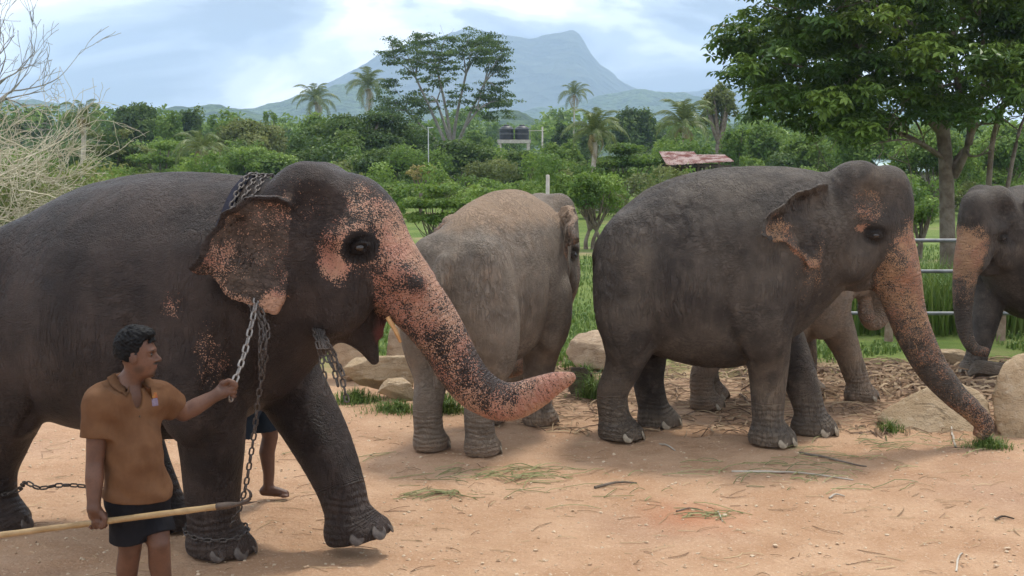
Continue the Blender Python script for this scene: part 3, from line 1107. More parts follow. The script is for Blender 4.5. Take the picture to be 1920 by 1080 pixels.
tree('tree', 'bright green tree seen through the big tree\'s stems', (1690, 1830, 250, 395), 52, 'light', G, 28, leafpx=3.1)
tree('tree', 'light green tree behind the elephant at the picture\'s edge', (1800, 1960, 240, 400), 58, 'mid', G, 26, leafpx=3.1)
tree('bush', 'low green bush by the fence behind the large grey elephant\'s forehead', (1690, 1765, 362, 440), 30, 'mid', None, 14, leafpx=3.4)

tree('tree', 'tall deep green tree on the skyline between the ragged and the olive tree', (286, 345, 205, 300), 105, 'mid', G, 20, leafpx=3.1)
tree('tree', 'tall spreading green tree behind the pair of hill palms', (545, 640, 222, 330), 98, 'mid', G, 26, leafpx=3.1)
tree('tree', 'deep green tree closing the gap left of the tank stand', (860, 926, 242, 340), 104, 'mid', G, 20, leafpx=3.1)
tree('tree', 'olive crowned tree low behind the umbrella shaped tree', (318, 428, 262, 350), 76, 'olive', G, 24, leafpx=3.1)
tree('tree', 'bright crowned tree left of the small narrow tree', (440, 500, 224, 300), 110, 'light', G, 16, leafpx=3.1)
tree('tree', 'deep green tree right of the lone slim palm', (1084, 1140, 222, 300), 112, 'dark', G, 16, leafpx=3.1)
tree('tree', 'green tree filling the gap above the shed', (1232, 1300, 240, 300), 88, 'mid', G, 20, leafpx=3.1)

# tree tops far off, read as one wood
r = np.random.default_rng(77)
puffs = []
for i in range(230):
    D = r.uniform(170, 420)
    u = r.uniform(-250, 2150)
    x = (u - 960) / FPX * D
    h = r.uniform(5, 9) * (0.85 + D / 1400)
    w = r.uniform(3, 6)
    for j in range(5):
        puffs.append((x + r.normal() * w * 0.5, D + r.normal() * w * 0.5, h - abs(r.normal()) * 2.2, w * 0.5, w * 0.5, w * 0.42))
C, N, T = puff_points(puffs, 22.0, r)
k = C[:, 2] > 0
tag(link_mesh('forest', leaves_mesh('forest', C[k], N[k], 0.95, 0.6, LEAF['mid'], r, tint=T[k])), 'far off wood closing the view below the hills', kind='stuff')

# scrub along the far edge of the field
for (what, D0, D1, cnt, hh, lf, sz, sd) in (('mid green scrub along the field', 44, 62, 60, 2.2, 'mid', 0.15, 3), ('bright green scrub along the field', 42, 60, 22, 1.5, 'light', 0.15, 13), ('olive scrub along the field', 44, 64, 34, 1.9, 'olive', 0.15, 23),
                                            ('dark undergrowth at the foot of the wood', 66, 110, 110, 3.0, 'dark', 0.22, 4), ('green undergrowth at the foot of the wood', 66, 110, 90, 2.8, 'mid', 0.22, 14)):
    r = np.random.default_rng(sd)
    puffs = []
    for i in range(cnt):
        D = r.uniform(D0, D1)
        u = r.uniform(-60, 1985)
        x = (u - 960) / FPX * D
        h = hh * r.uniform(0.45, 1.15)
        w = r.uniform(0.6, 1.5) * D / 50
        for j in range(4):
            puffs.append((x + r.normal() * w * 0.5, D + r.normal() * w * 0.5, h * r.uniform(0.25, 0.95), w * 0.5, w * 0.5, h * 0.28))
    C, N, T = puff_points(puffs, 15.0 / (sz * sz * 0.6), r)
    k = C[:, 2] > 0.02
    tag(link_mesh('scrub', leaves_mesh('scrub', C[k], N[k], sz, 0.6, LEAF[lf], r, tint=T[k])), what, kind='stuff')

palm('leaning coconut palm with hanging yellow fronds above the tangle of pale branches', 156, 220, 52, 44, nf=18, droop=0.5)
palm('bushy palm with pale drooping fronds low behind the dark elephant\'s back', 378, 280, 58, 50, nf=18, droop=0.5)
palm('coconut palm left of the pair on the hill, fronds hanging', 592, 190, 190, 43, nf=20, droop=0.35)
palm('tall coconut palm beside the feathery tree, its trunk curved', 690, 165, 185, 46, nf=20, lean=-0.05, droop=0.1)
palm('lone slim coconut palm against the blue mountain', 1077, 178, 210, 32, nf=18, droop=0.2)
palm('large bushy coconut palm behind the layered green tree', 1116, 250, 56, 58, nf=22)
palm('wide headed coconut palm behind the rusty roofed shed', 1282, 236, 72, 60, nf=24)

# the tall open tree with pale limbs
r = np.random.default_rng(42)
D = 120.0
ft = at(850, 290, D)
root = empty('feathery_tree', (ft[0], D, 0))
paths, tips = [], []
paths.append(spline([(0, 0, -0.1, 0.42), (0.1, 0, 1.4, 0.34), (0.0, 0, 2.4, 0.32)], 4))
limbs_ = [((-30, 215), (-72, 130), [(-112, 100), (-98, 72), (-68, 66), (-84, 128), (-60, 92)]), ((-8, 200), (-26, 120), [(-38, 74), (-12, 66), (-44, 102), (-8, 98), (-30, 140)]),
          ((12, 200), (30, 125), [(20, 72), (48, 64), (44, 100), (12, 118), (60, 86)]), ((30, 215), (66, 140), [(84, 72), (104, 84), (98, 118), (74, 112), (90, 150), (64, 168)]),
          ((-40, 240), (-92, 192), [(-136, 190), (-112, 178), (-118, 206), (-84, 172), (-62, 205)]), ((22, 235), (52, 195), [(74, 188), (92, 176), (60, 160), (40, 180)]), ((-10, 230), (-30, 175), [(-48, 165), (-18, 150), (-56, 190)])]


def fp(gxp, gyp, dy):
    e = at(846 + gxp * 0.95, gyp + 14, D) - np.array([ft[0], D, 0]); e[1] += dy
    return e


for (a_, b_, outs) in limbs_:
    dy = r.uniform(-2.5, 2.5)
    A_, B_ = fp(*a_, dy * 0.3), fp(*b_, dy * 0.7)
    b0 = np.array([r.normal() * 0.15, r.normal() * 0.15, 1.9 + r.uniform(0, 0.5)])
    paths.append(spline([(*b0, 0.20), (*A_, 0.15), (*B_, 0.10)], 6))
    for o_ in outs:
        e = fp(*o_, dy + r.uniform(-2.0, 2.0))
        m_ = B_ * 0.5 + e * 0.5 + np.array([0, 0, 0.25])
        paths.append(spline([(*B_, 0.085), (*m_, 0.055), (*e, 0.02)], 5))
        p2, t2 = branch_paths(m_, (e - B_) + 1.2 * r.normal(size=3), 1.6, 0.035, 1, r, 0.8, 0.1, 3, 0.7, 0.15, 0.012)
        paths += p2
        tips += [e] + t2
V, F = tube_mesh(paths, 5)
link_mesh('trunk', mesh_np('feathery_trunk', V, F, GREYWOOD), None, root)
ztop_ = at(850, 66, D)[2]
tips = [t for t in tips if t[2] < ztop_ + 0.2]
puffs = [(*(t + 0.4 * r.normal(size=3)), r.uniform(0.6, 1.15), r.uniform(0.6, 1.1), r.uniform(0.16, 0.30)) for t in tips for _ in (0, 1, 2)]
C, N, T = puff_points(puffs, 170, r, 0.2, 0.15)
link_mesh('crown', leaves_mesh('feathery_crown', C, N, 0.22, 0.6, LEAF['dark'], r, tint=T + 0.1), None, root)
tag(root, 'tall open crowned tree with pale fanned limbs, rising against the mountain', 'tree')

# leafless tree at the left edge
root = empty('bare_tree', (*at(-70, 300, 62)[:2], 0))
r = np.random.default_rng(15)
paths = [spline([(0, 0, -0.1, 0.26), (0.1, 0, 2.2, 0.2), (0.3, 0, 4.6, 0.17)], 4)]
for d, L in (((1.0, 0, 0.75), 2.2), ((0.8, 0.2, 1.2), 2.4), ((0.4, -0.2, 1.2), 2.2), ((1.2, -0.2, 0.45), 2.0), ((-0.5, 0, 1), 2.2), ((0.9, 0.3, 0.9), 2.6)):
    p, t = branch_paths((0.28, 0, 4.4 + r.uniform(-0.6, 0.3)), d, L * 1.25, 0.095, 4, r, 0.42, 0.14, (2, 3), 0.70, 0.13, 0.011)
    paths += p
V, F = tube_mesh(paths, 4)
link_mesh('trunk', mesh_np('bare_tree_wood', V, F, GREYWOOD), None, root)
tag(root, 'grey leafless tree spreading its twigs at the left edge of the sky', 'tree')

# tangle of fallen pale branches with green growing through
root = empty('dead_branches', (*at(40, 400, 22)[:2], 0))
r = np.random.default_rng(8)
paths = []
for i in range(120):
    b0 = np.array([r.uniform(-2.6, 0.15), r.uniform(-1.5, 2.0), r.uniform(0.1, 2.4)])
    d = np.array([r.uniform(-0.1, 1.3), r.normal() * 0.5, r.uniform(-0.25, 0.6)])
    p, t = branch_paths(b0, d, r.uniform(0.7, 1.4), r.uniform(0.010, 0.020), 2, r, 0.5, 0.05, (3, 4), 0.7, 0.2, 0.004)
    paths += p
V, F = tube_mesh(paths, 4)
k = V[:, 2]
link_mesh('twigs', mesh_np('dead_twigs', V, F, DEADWOOD), None, root)['kind'] = 'stuff'
puffs = [(r.uniform(-2.4, 1.2), r.uniform(0.5, 2.5), r.uniform(0.2, 2.2), 0.6, 0.5, 0.4) for i in range(46)]
C, N, T = puff_points(puffs, 900, r)
link_mesh('undergrowth', leaves_mesh('dead_under', C, N, 0.085, 0.55, LEAF['olive'], r, tint=T), None, root)['kind'] = 'stuff'
tag(root, 'tangle of pale leafless branches heaped behind the dark elephant\'s rump', 'branches')

# ---- the big tree near the fence
r = np.random.default_rng(21)
D = 25.0
tb = at(1776, 505, D)
tx = tb[0]
root = empty('shade_tree', (tx, D, 0))


def L3(u, v, dy=0.0):
    p = at(u, v, D + dy)
    return np.array([p[0] - tx, dy, p[2]])


paths = [spline([(*L3(1779, 520), 0.185), (*L3(1776, 430), 0.158), (*L3(1774, 330), 0.15), (*L3(1768, 250), 0.14), (*L3(1752, 150), 0.15), (*L3(1742, 40), 0.13), (*L3(1738, -90), 0.09), (*L3(1730, -220), 0.05)], 6)]
base2 = L3(1800, 420, 0.6)
limbs = [((1776, 330), (1820, 250), (1790, 130), (1800, 0), 0.10), ((1790, 330), (1812, 280), (1845, 150), (1830, -40), 0.085), ((1850, 400), (1862, 260), (1890, 190), (1960, 120), 0.065),
         ((1880, 400), (1905, 270), (1925, 210), (1990, 60), 0.05), ((1768, 250), (1700, 190), (1600, 150), (1480, 120), 0.085), ((1764, 220), (1680, 130), (1560, 60), (1440, 10), 0.08),
         ((1774, 300), (1700, 255), (1620, 235), (1520, 215), 0.06), ((1752, 130), (1680, 60), (1600, -20), (1520, -90), 0.07), ((1750, 110), (1800, 40), (1860, -30), (1920, -110), 0.07),
         ((1768, 260), (1800, 200), (1870, 150), (1950, 100), 0.06), ((1740, 60), (1650, 20), (1560, -40), (1450, -80), 0.07), ((1772, 300), (1730, 270), (1690, 262), (1650, 268), 0.035)]
ends = []
for i, (a, b, c, e, rad) in enumerate(limbs):
    dy = r.uniform(-2.6, 1.4)
    A, B, Cc, Ee = L3(*a, 0.0), L3(*b, dy * 0.3), L3(*c, dy * 0.7), L3(*e, dy)
    pth = spline([(*A, rad), (*B, rad * 0.8), (*Cc, rad * 0.55), (*Ee, rad * 0.2)], 5)
    paths.append(pth)
    for j in range(5, len(pth), 2):
        p, t = branch_paths(pth[j, :3], unit(pth[j, :3] - pth[j - 2, :3]) + 0.8 * r.normal(size=3), 0.75, pth[j, 3] * 0.45, 1, r, 0.7, 0.0, 2, 0.7, 0.15, 0.006)
        paths += p; ends += t
V, F = tube_mesh(paths, 7)
link_mesh('trunk', mesh_np('shade_tree_wood', V, F, BARK), None, root)
# canopy outline in pixels: boughs of leaves spread through its volume
blobs = []
poly = np.array([(1385, 0), (1345, 85), (1360, 110), (1345, 165), (1400, 175), (1385, 215), (1440, 235), (1470, 268), (1540, 262), (1600, 285), (1660, 258), (1700, 255), (1740, 282), (1790, 240), (1850, 250), (1990, 230), (1990, -160), (1440, -160), (1395, -40)], float)
nb = 0
while nb < 330:
    u, v = r.uniform(1335, 1990), r.uniform(-160, 290)
    if poly_sd(poly, np.array([u]), np.array([v]))[0] > -18:
        continue
    dy = r.uniform(-3.4, 2.2)
    if u > 1680 and v > 150 and r.uniform() < 0.45:
        continue
    c = L3(u, v, dy)
    blobs.append((*c, r.uniform(0.35, 0.62), r.uniform(0.35, 0.6), r.uniform(0.16, 0.30)))
    nb += 1
C, N, T = puff_points(blobs, 900, r, 0.25, 0.25)
# leaves in rosettes: whorls of five or six around short twig ends
pick = r.permutation(len(C))[: min(len(C), 11500)]
Cw, Nw, Tw = C[pick], unit(N[pick] * 0.6 + np.array([0, 0, 0.9])), T[pick]
CC, NN, TT, DIR = [], [], [], []
for k_ in range(6):
    a = k_ * 1.047 + r.uniform(-0.3, 0.3, len(Cw))
    ref = unit(np.cross(Nw, np.array([0.3, 0.8, 0.1])))
    bt = np.cross(Nw, ref)
    d = ref * np.cos(a)[:, None] + bt * np.sin(a)[:, None]
    CC.append(Cw + d * 0.085); NN.append(unit(Nw * 0.85 + 0.28 * d + 0.16 * r.normal(size=Cw.shape))); TT.append(Tw + 0.05 * r.normal(size=len(Cw))); DIR.append(d)
CC, NN, TT, DIR = map(np.concatenate, (CC, NN, TT, DIR))


def whorl_mesh(name, C, Nn, Dd, L, asp, mat, tint, r):
    n = len(C)
    t = unit(Dd - (Dd * Nn).sum(1, keepdims=True) * Nn)
    bt = np.cross(Nn, t)
    s = (L * r.uniform(0.7, 1.2, n))[:, None]
    base, tip = C - t * s * 0.5, C + t * s * 0.5 - Nn * s * 0.14
    m1 = C + t * s * 0.08
    lf, rt = m1 + bt * s * asp * 0.5 + Nn * s * 0.05, m1 - bt * s * asp * 0.5 + Nn * s * 0.05
    V = np.stack([base, rt, tip, lf], 1).reshape(-1, 3)
    i = np.arange(n) * 4
    me = mesh_np(name, V, np.concatenate([np.stack([i, i + 1, i + 2], 1), np.stack([i, i + 2, i + 3], 1)]), mat, False)
    float_attr(me, 'tint', np.repeat(np.clip(tint, 0, 1), 4))
    return me


# the leaves that show largest are leaves of their own, the rest one mass
lm = []
for k_, tv_ in enumerate((0.25, 0.5, 0.75, 0.95)):
    me_ = mesh_np('leaf', np.array([(-0.5, 0, 0), (-0.2, -0.17, 0.035), (0.12, -0.21, 0.04), (0.5, 0, -0.13), (0.12, 0.21, 0.04), (-0.2, 0.17, 0.035), (-0.15, 0, 0), (0.15, 0, -0.01)]),
                  np.array([[0, 1, 6], [1, 2, 6], [2, 7, 6], [2, 3, 7], [3, 4, 7], [4, 6, 7], [4, 5, 6], [5, 0, 6]]), LEAF['near'], False)
    float_attr(me_, 'tint', np.full(8, tv_))
    lm.append(me_)
wy = CC[:, 1] - 0.35 * np.clip(DIR[:, 2], -1, 1)
vis = np.array([poly_sd(np.array([(1345, 0), (1345, 280), (1915, 280), (1915, 0)], float), np.array([960 + FPX * (p[0] + tx) / (D + p[1])]), np.array([290 + FPX * (CAMH - p[2]) / (D + p[1])]))[0] < 0 for p in CC[np.argsort(wy)[:3000]]])
sel = np.argsort(wy)[:3000][vis][:300]
for i in sel:
    n_ = NN[i]; t_ = DIR[i] - (DIR[i] @ n_) * n_; t_ /= np.linalg.norm(t_) + 1e-9
    o_ = link_mesh('leaf', lm[int(np.clip(TT[i] * 4, 0, 3))], None, root, Vector(CC[i]))
    o_.rotation_euler = Matrix(np.stack([t_, np.cross(n_, t_), n_], 1).tolist()).to_euler()
    o_.scale = (0.185 * r.uniform(0.8, 1.2),) * 3
rest = np.setdiff1d(np.arange(len(CC)), sel)
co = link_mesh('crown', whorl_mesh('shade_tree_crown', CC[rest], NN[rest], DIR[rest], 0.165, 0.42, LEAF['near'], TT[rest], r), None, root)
co['kind'] = 'stuff'
tag(root, 'big leafy shade tree with several stems at the right, its boughs over the elephants', 'tree')
# ------------------------------------------------------------------ elephants
NAIL_MAT = simple_mat('toenail_horn', (0.22, 0.175, 0.125), (0.32, 0.27, 0.205), 30, 0.5, 0.35, 0.3, 120)
NAIL_DARK = simple_mat('dark_toenail_horn', (0.055, 0.043, 0.038), (0.10, 0.08, 0.068), 30, 0.45, 0.35, 0.3, 120)
EYE_MAT, _nt, _b = material('eye_amber', (0.012, 0.007, 0.005), 0.08, 0.6)
TUSK_MAT = simple_mat('tusk_ivory', (0.55, 0.36, 0.17), (0.42, 0.22, 0.09), 14, 0.45, 0.4, 0.2, 50)


TORSO = [  # x, top, bottom, half width
    (-1.11, 1.50, 1.36, 0.05), (-1.075, 1.70, 1.17, 0.24), (-0.98, 1.89, 1.00, 0.38), (-0.80, 2.07, 0.86, 0.49),
    (-0.56, 2.235, 0.74, 0.58), (-0.28, 2.335, 0.66, 0.65), (0.0, 2.39, 0.63, 0.68), (0.30, 2.405, 0.68, 0.65),
    (0.58, 2.40, 0.84, 0.57), (0.80, 2.36, 1.05, 0.46), (0.98, 2.28, 1.25, 0.34), (1.12, 2.15, 1.45, 0.2)]
EAR3 = [(-0.14, 0.34), (-0.30, 0.31), (-0.46, 0.23), (-0.63, 0.09), (-0.70, -0.07), (-0.60, -0.13), (-0.49, -0.16), (-0.36, -0.25),
        (-0.29, -0.36), (-0.24, -0.37), (-0.17, -0.24), (-0.13, -0.05), (-0.12, 0.12)]


FOLDS = [(0.045, [(0.11, 1.55, 0.004), (0.09, 1.30, 0.026), (0.13, 1.06, 0.034), (0.21, 0.84, 0.028), (0.28, 0.72, 0.006)]),
         (0.035, [(0.74, 1.62, 0.003), (0.72, 1.40, 0.018), (0.67, 1.18, 0.020), (0.62, 1.02, 0.004)]),
         (0.030, [(0.83, 1.55, 0.003), (0.82, 1.36, 0.016), (0.77, 1.18, 0.018), (0.72, 1.06, 0.003)]),
         (0.030, [(0.66, 1.48, 0.003), (0.63, 1.30, 0.013), (0.58, 1.12, 0.013), (0.54, 1.0, 0.003)]),
         (0.040, [(-0.50, 1.10, 0.003), (-0.56, 0.92, 0.020), (-0.62, 0.80, 0.024), (-0.68, 0.72, 0.004)])]


def elephant(name, loc, yaw, spec, mat, nail_mat=NAIL_MAT, h=0.016):
    sp = dict(torso=TORSO, width=1.0, head=(1.05, 1.95), hyaw=0.0, hpitch=0.0, hscale=1.0, jaw=None, ear=EAR3, ear_top=5, ear_flare=0.8,
              ear_pitch=None, ear_lat=0.30, nails=True, eye=(0.27, -0.10), pink=[], dust=[], trunk_pink=None, hips=1.0, hx=0.0, scale=1.0)
    sp.update(spec)
    legs = sp['legs']
    trunk = spline(sp['trunk'], 7)
    allp = np.vstack([trunk[:, :3] - 0.25, trunk[:, :3] + 0.25])
    lo = np.minimum(allp.min(0), [sp['torso'][0][0] - 0.2, -0.95, -0.06])
    hi = np.maximum(allp.max(0), [1.75, 0.95, 2.62])
    for L in legs:
        for p in L['pts']:
            lo = np.minimum(lo, np.array(p[:3]) - 0.3); hi = np.maximum(hi, np.array(p[:3]) + 0.3)
    f = Field(lo, hi, h)
    # trunk of the body: a loft with its own back line, belly line and width
    T = spline(sp['torso'], 10)
    o = np.argsort(T[:, 0]); T = T[o]

    def torso(x, y, z):
        xx = np.clip(x, T[0, 0], T[-1, 0])
        top = np.interp(xx.ravel(), T[:, 0], T[:, 1]).reshape(xx.shape)
        bot = np.interp(xx.ravel(), T[:, 0], T[:, 2]).reshape(xx.shape)
        wd = np.interp(xx.ravel(), T[:, 0], T[:, 3]).reshape(xx.shape) * sp['width']
        zc = bot + (top - bot) * 0.43
        hh = np.where(z > zc, top - zc, zc - bot)
        yy = np.abs(y) / wd
        zz = np.abs(z - zc) / hh
        # shoulders of the section: rounder below, a soft ridge on top
        e = np.where(z > zc, sp.get('ridge', 2.05), 2.25)
        q = (yy ** e + zz ** e + 1e-9) ** (1 / e)
        g = np.sqrt((yy / wd) ** 2 + (zz / hh) ** 2) + 1e-4
        d = (q - 1) * np.maximum(np.sqrt(yy * yy + zz * zz), 0.05) / g
        d = np.clip(d, -0.5, 5)
        ex = np.maximum(np.maximum(T[0, 0] - x, x - T[-1, 0]), 0)
        return np.where(ex > 0, np.sqrt(ex * ex + np.maximum(d, 0) ** 2), d)
    f.prim(torso, (T[0, 0], -0.85, 0.5), (T[-1, 0], 0.85, 2.6), 0.02)
    # spine ridge, hip bones, shoulder blades
    ridge = [(x, 0, t - 0.05, 0.045) for x, t in zip(T[8:-14:6, 0], T[8:-14:6, 1])]
    f.chain(ridge, 0.10)
    hz = sp.get('dz', 0.0)
    f.ell((-0.80 + sp['hx'], 0.30, 1.80 + hz), (0.20, 0.16, 0.20), 0.22, mirror=True)
    f.ell((-0.82 + sp['hx'], 0.30, 1.32 + hz), (0.26, 0.24, 0.42), 0.20, mirror=True)
    f.ell((0.48, 0.42, 1.55 + hz), (0.24, 0.14, 0.52), 0.18, mirror=True, rot=rot_yp(0, R(-14)))
    # legs, with the upper arm and the thigh standing proud of the flank
    for L in legs:
        P = spline(L['pts'], 5)
        f.chain(P, L.get('k', 0.045))
        a_, b_ = np.array(L['pts'][0][:3]), np.array(L['pts'][1][:3])
        sy = 1 if a_[1] > 0 else -1
        ang = math.atan2(b_[0] - a_[0], a_[2] - b_[2])
        if not L.get('hind'):
            c_ = a_ * 0.55 + b_ * 0.45
            f.ell((c_[0] - 0.03, sy * sp.get('arm_y', 0.455), c_[2] - 0.02), (0.245, 0.205, 0.43), 0.04, rot=rot_yp(0, -ang * 0.8 - R(6)))
        else:
            c_ = a_ * 0.5 + b_ * 0.5
            f.ell((c_[0] + 0.02, sy * 0.375, c_[2] + 0.02), (0.29, 0.20, 0.46), 0.07, rot=rot_yp(0, -ang * 0.8 + R(8)))
    hx, hzz = sp['head']
    piv = np.array([hx, sp.get('head_y', 0.0), hzz])
    HM = rot_yp(sp['hyaw'], sp['hpitch'])
    s = sp['hscale']
    hf = (HM * s, piv)
    hf = (HM, piv)
    S = lambda *a: tuple(v * s for v in a)
    # neck
    nb = np.array([0.62, 0, 1.72 + hz])
    back = HM @ np.array(S(0.02, 0, -0.02)) + piv
    f.chain([(*nb, 0.50), (*(nb * 0.5 + back * 0.5 + np.array([0, 0, 0.01])), 0.45), (*back, 0.37 * s)], 0.16)
    throat = HM @ np.array(S(0.02, 0, -0.30)) + piv
    f.chain([(0.62, 0, 1.28 + hz, 0.30), (*throat, 0.20 * s)], 0.10)
    # skull
    f.ell(S(0.10, 0, 0.16), S(0.34, 0.31, 0.33), 0.10, frame=hf)
    f.ell(S(0.13, 0.125, 0.335), S(0.22, 0.16, 0.195), 0.09, frame=hf, mirror=True)
    fo = sp.get('forehead', 0.0)
    f.ell(S(0.36 - 0.4 * fo, 0, 0.14 - fo), S(0.26, 0.22, 0.33 - 0.4 * fo), 0.10, frame=hf)
    f.ell(S(0.42 - 0.3 * fo, 0, 0.36 - 2 * fo), S(0.09, 0.13, 0.09), 0.12, frame=hf)
    f.ell(S(0.08, 0.17, -0.22), S(0.26, 0.165, 0.30), 0.06, frame=hf, mirror=True)       # cheek
    f.ell(S(0.02, 0.19, -0.40), S(0.20, 0.11, 0.13), 0.05, frame=hf, mirror=True)       # jaw angle
    f.ell(S(0.30, 0.15, -0.02), S(0.20, 0.14, 0.16), 0.08, frame=hf, mirror=True)       # orbit
    f.ell(S(0.28, 0.255, 0.00), S(0.13, 0.06, 0.05), 0.05, frame=hf, mirror=True, rot=rot_yp(R(-8), R(-12)))    # brow
    f.ell(S(0.25, 0.41, 0.22), S(0.19, 0.18, 0.15), 0.08, 's', hf, True)               # temple hollow
    f.ell(S(0.15, 0.43, -0.06), S(0.07, 0.14, 0.18), 0.08, 's', hf, True)              # behind the eye
    f.chain([(*S(0.36, 0.14, -0.16), 0.115 * s), (*S(0.49, 0.15, -0.36), 0.085 * s), (*S(0.53, 0.15, -0.42), 0.06 * s)], 0.07, hf, True)  # tusk sheath
    # lower jaw and lip
    J = sp['jaw'] or [(0.04, 0, -0.40, 0.19), (0.16, 0, -0.45, 0.165), (0.28, 0, -0.47, 0.115), (0.38, 0, -0.49, 0.075), (0.46, 0, -0.515, 0.04)]
    yf = (rot_yp(sp['hyaw'], 0), piv)
    f.chain(spline([S(*p) for p in J], 4), 0.05, yf if sp['jaw'] else hf)
    if sp.get('palate'):
        f.chain([S(*p) for p in sp['palate']], 0.03, yf)
    # ears
    eyw = rot_yp(sp['hyaw'], sp['hpitch'] if sp['ear_pitch'] is None else sp['ear_pitch'])
    ef = (eyw, piv)
    E = spline(np.array(sp['ear'] + [sp['ear'][0]]) * s, 4)[:-1]
    wv_ = np.sin(np.arange(len(E)) * 1.15) * 0.010 * s * np.clip((max(p[0] for p in sp['ear']) * s - E[:, 0]) / 0.1, 0, 1)
    E[:, 1] += wv_; E[:, 0] -= 0.6 * wv_
    topl = E[:sp['ear_top'] * 4]
    xf = max(p[0] for p in sp['ear']) * s
    fl, el = sp['ear_flare'], sp['ear_lat'] * s

    def earw(x, z):
        back_ = np.maximum(xf - x, -0.05)
        return el + fl * back_ * (1.1 - 0.35 * back_) + 0.022 * np.sin(z * 17 + x * 13) + sp.get('ear_low', 0.35) * np.maximum(-z + 0.05, 0)

    def ear(x, y, z):
        pd = poly_sd(E, x, z)
        te = line_dist(topl, x, z)
        w = earw(x, z) + 0.050 * np.exp(-(te / 0.045) ** 2) - 0.022 * np.exp(-((te - 0.10) / 0.05) ** 2)
        th = 0.0125 + 0.024 * np.exp(-(te / 0.032) ** 2) + 0.02 * np.exp(-np.maximum(xf - x, 0) / 0.05)
        dd = np.abs(np.abs(y) - w) / np.sqrt(1 + (fl * 0.9) ** 2) - th
        a, b = dd + 0.010, pd + 0.010
        return np.minimum(np.maximum(a, b), 0) + np.sqrt(np.maximum(a, 0) ** 2 + np.maximum(b, 0) ** 2) - 0.010
    f.prim(ear, (E[:, 0].min(), -1.0, E[:, 1].min()), (E[:, 0].max() + 0.02, 1.0, E[:, 1].max()), 0.035, frame=ef)
    # trunk
    f.chain(trunk, 0.09)
    tipd = trunk[-1, :3] - trunk[-3, :3]; tipd /= np.linalg.norm(tipd)
    f.ell(trunk[-1, :3] + tipd * trunk[-1, 3] * 0.75, (trunk[-1, 3] * 0.62,) * 3, 0.03, 's')
    # eyes: a shallow socket with lids
    ex, ez = sp['eye']
    eyes = []
    for sd in (1, -1):
        pw = HM @ np.array(S(ex, sd * 0.6, ez)) + piv
        hit = f.march(pw, HM @ np.array([0, -sd, 0]))
        if hit is None:
            continue
        eyes.append((sd, hit))
    for sd, c in eyes:
        fr = (HM, c)
        f.ell((0, 0, 0), (0.075, 0.030, 0.055), 0.03, 's', fr)
        f.ell((0, -sd * 0.018, 0), (0.052, 0.030, 0.042), 0.02, 'u', fr)
        f.chain([(-0.062, sd * 0.002, -0.004, 0.008), (-0.03, sd * 0.02, 0.022, 0.012), (0.02, sd * 0.022, 0.023, 0.012), (0.062, sd * 0.002, -0.006, 0.008)], 0.012, fr)
        f.chain([(-0.06, sd * 0.0, -0.008, 0.008), (-0.02, sd * 0.018, -0.026, 0.010), (0.03, sd * 0.018, -0.026, 0.010), (0.064, sd * 0.0, -0.010, 0.008)], 0.012, fr)
    # skin folds: creases pressed into both flanks
    for fd in sp.get('folds', FOLDS):
        for sd in (-1, 1):
            pts = []
            for (x, z, w) in spline(fd[1], 4):
                hit = f.march(np.array([x, sd * 1.1, z + hz]), (0, -sd, 0), 260)
                if hit is not None:
                    pts.append((*hit, w))
            if len(pts) > 2:
                f.chain(pts, fd[0], op='s')
    # tail
    if sp.get('tail'):
        f.chain(spline(sp['tail'], 5), 0.06)
    # feet: pads with toes, cut flat
    for L in legs:
        fx, fy, fz = L['foot']
        fm = rot_yp(L.get('fyaw', 0.0), L.get('fpitch', 0.0))
        fr = (fm, np.array([fx, fy, fz]))
        g = L.get('fs', 1.0)
        hind = L.get('hind', False)
        rx, ry = (0.195 * g, 0.155 * g) if hind else (0.205 * g, 0.175 * g)
        f.ell((0.02, 0, 0.05), (rx, ry, 0.15), 0.07, frame=fr)
        n = 3 if hind else 4
        for i in range(n):
            a = R(-62 + 124 * i / (n - 1))
            f.ell((0.02 + (rx - 0.035) * math.cos(a), (ry - 0.03) * math.sin(a), 0.045), (0.055, 0.05, 0.07), 0.025, frame=fr)
        f.prim(lambda x, y, z: z + 0 * x + 0 * y, (-0.36, -0.34, -0.45), (0.36, 0.34, 0.0), 0.02, 's', fr)
    V, Q = f.mesh()
    V = relax(V, Q, 2)
    # loose hide: shallow sags and crease lines, pushed along the surface normal
    e_ = 0.02
    G3 = np.stack([f.sample(V + d_) - f.sample(V - d_) for d_ in np.eye(3) * e_], 1)
    G3 = unit(G3)
    sd_ = np.sign(V[:, 1]) * 7.3
    wx, wz = V[:, 0] + 0.06 * fbm(V[:, 0] * 3 + sd_, V[:, 2] * 3, 2, 31), V[:, 2] + 0.06 * fbm(V[:, 0] * 3, V[:, 2] * 3 + sd_, 2, 33)
    sag = fbm(V[:, 0] * 2.6 + sd_, V[:, 2] * 1.7 + V[:, 1], 3, 5)
    cr_ = 1 - np.abs(fbm((wx + 0.35 * wz) * 7.5 + sd_, wz * 2.2 + V[:, 1] * 2, 3, 11))
    cr_ = smoothstep(0.80, 1.0, cr_) * smoothstep(-0.15, 0.35, fbm(V[:, 0] * 1.4 + sd_, V[:, 2] * 1.4, 2, 17))
    head_ = smoothstep(0.55, 0.30, np.linalg.norm((V - (piv + HM @ np.array([0.3, 0, 0]))) / np.array([1.1, 1, 1.2]), axis=1))
    low_ = smoothstep(0.05, 0.3, V[:, 2])
    V = V + G3 * ((0.010 * sag - 0.011 * cr_ * sp.get('loose', 1.0)) * (1 - 0.8 * head_) * low_)[:, None]
    V = V.astype(np.float32)
    # ---- pigment, dust and fold maps from the hide's own shape
    N = len(V)
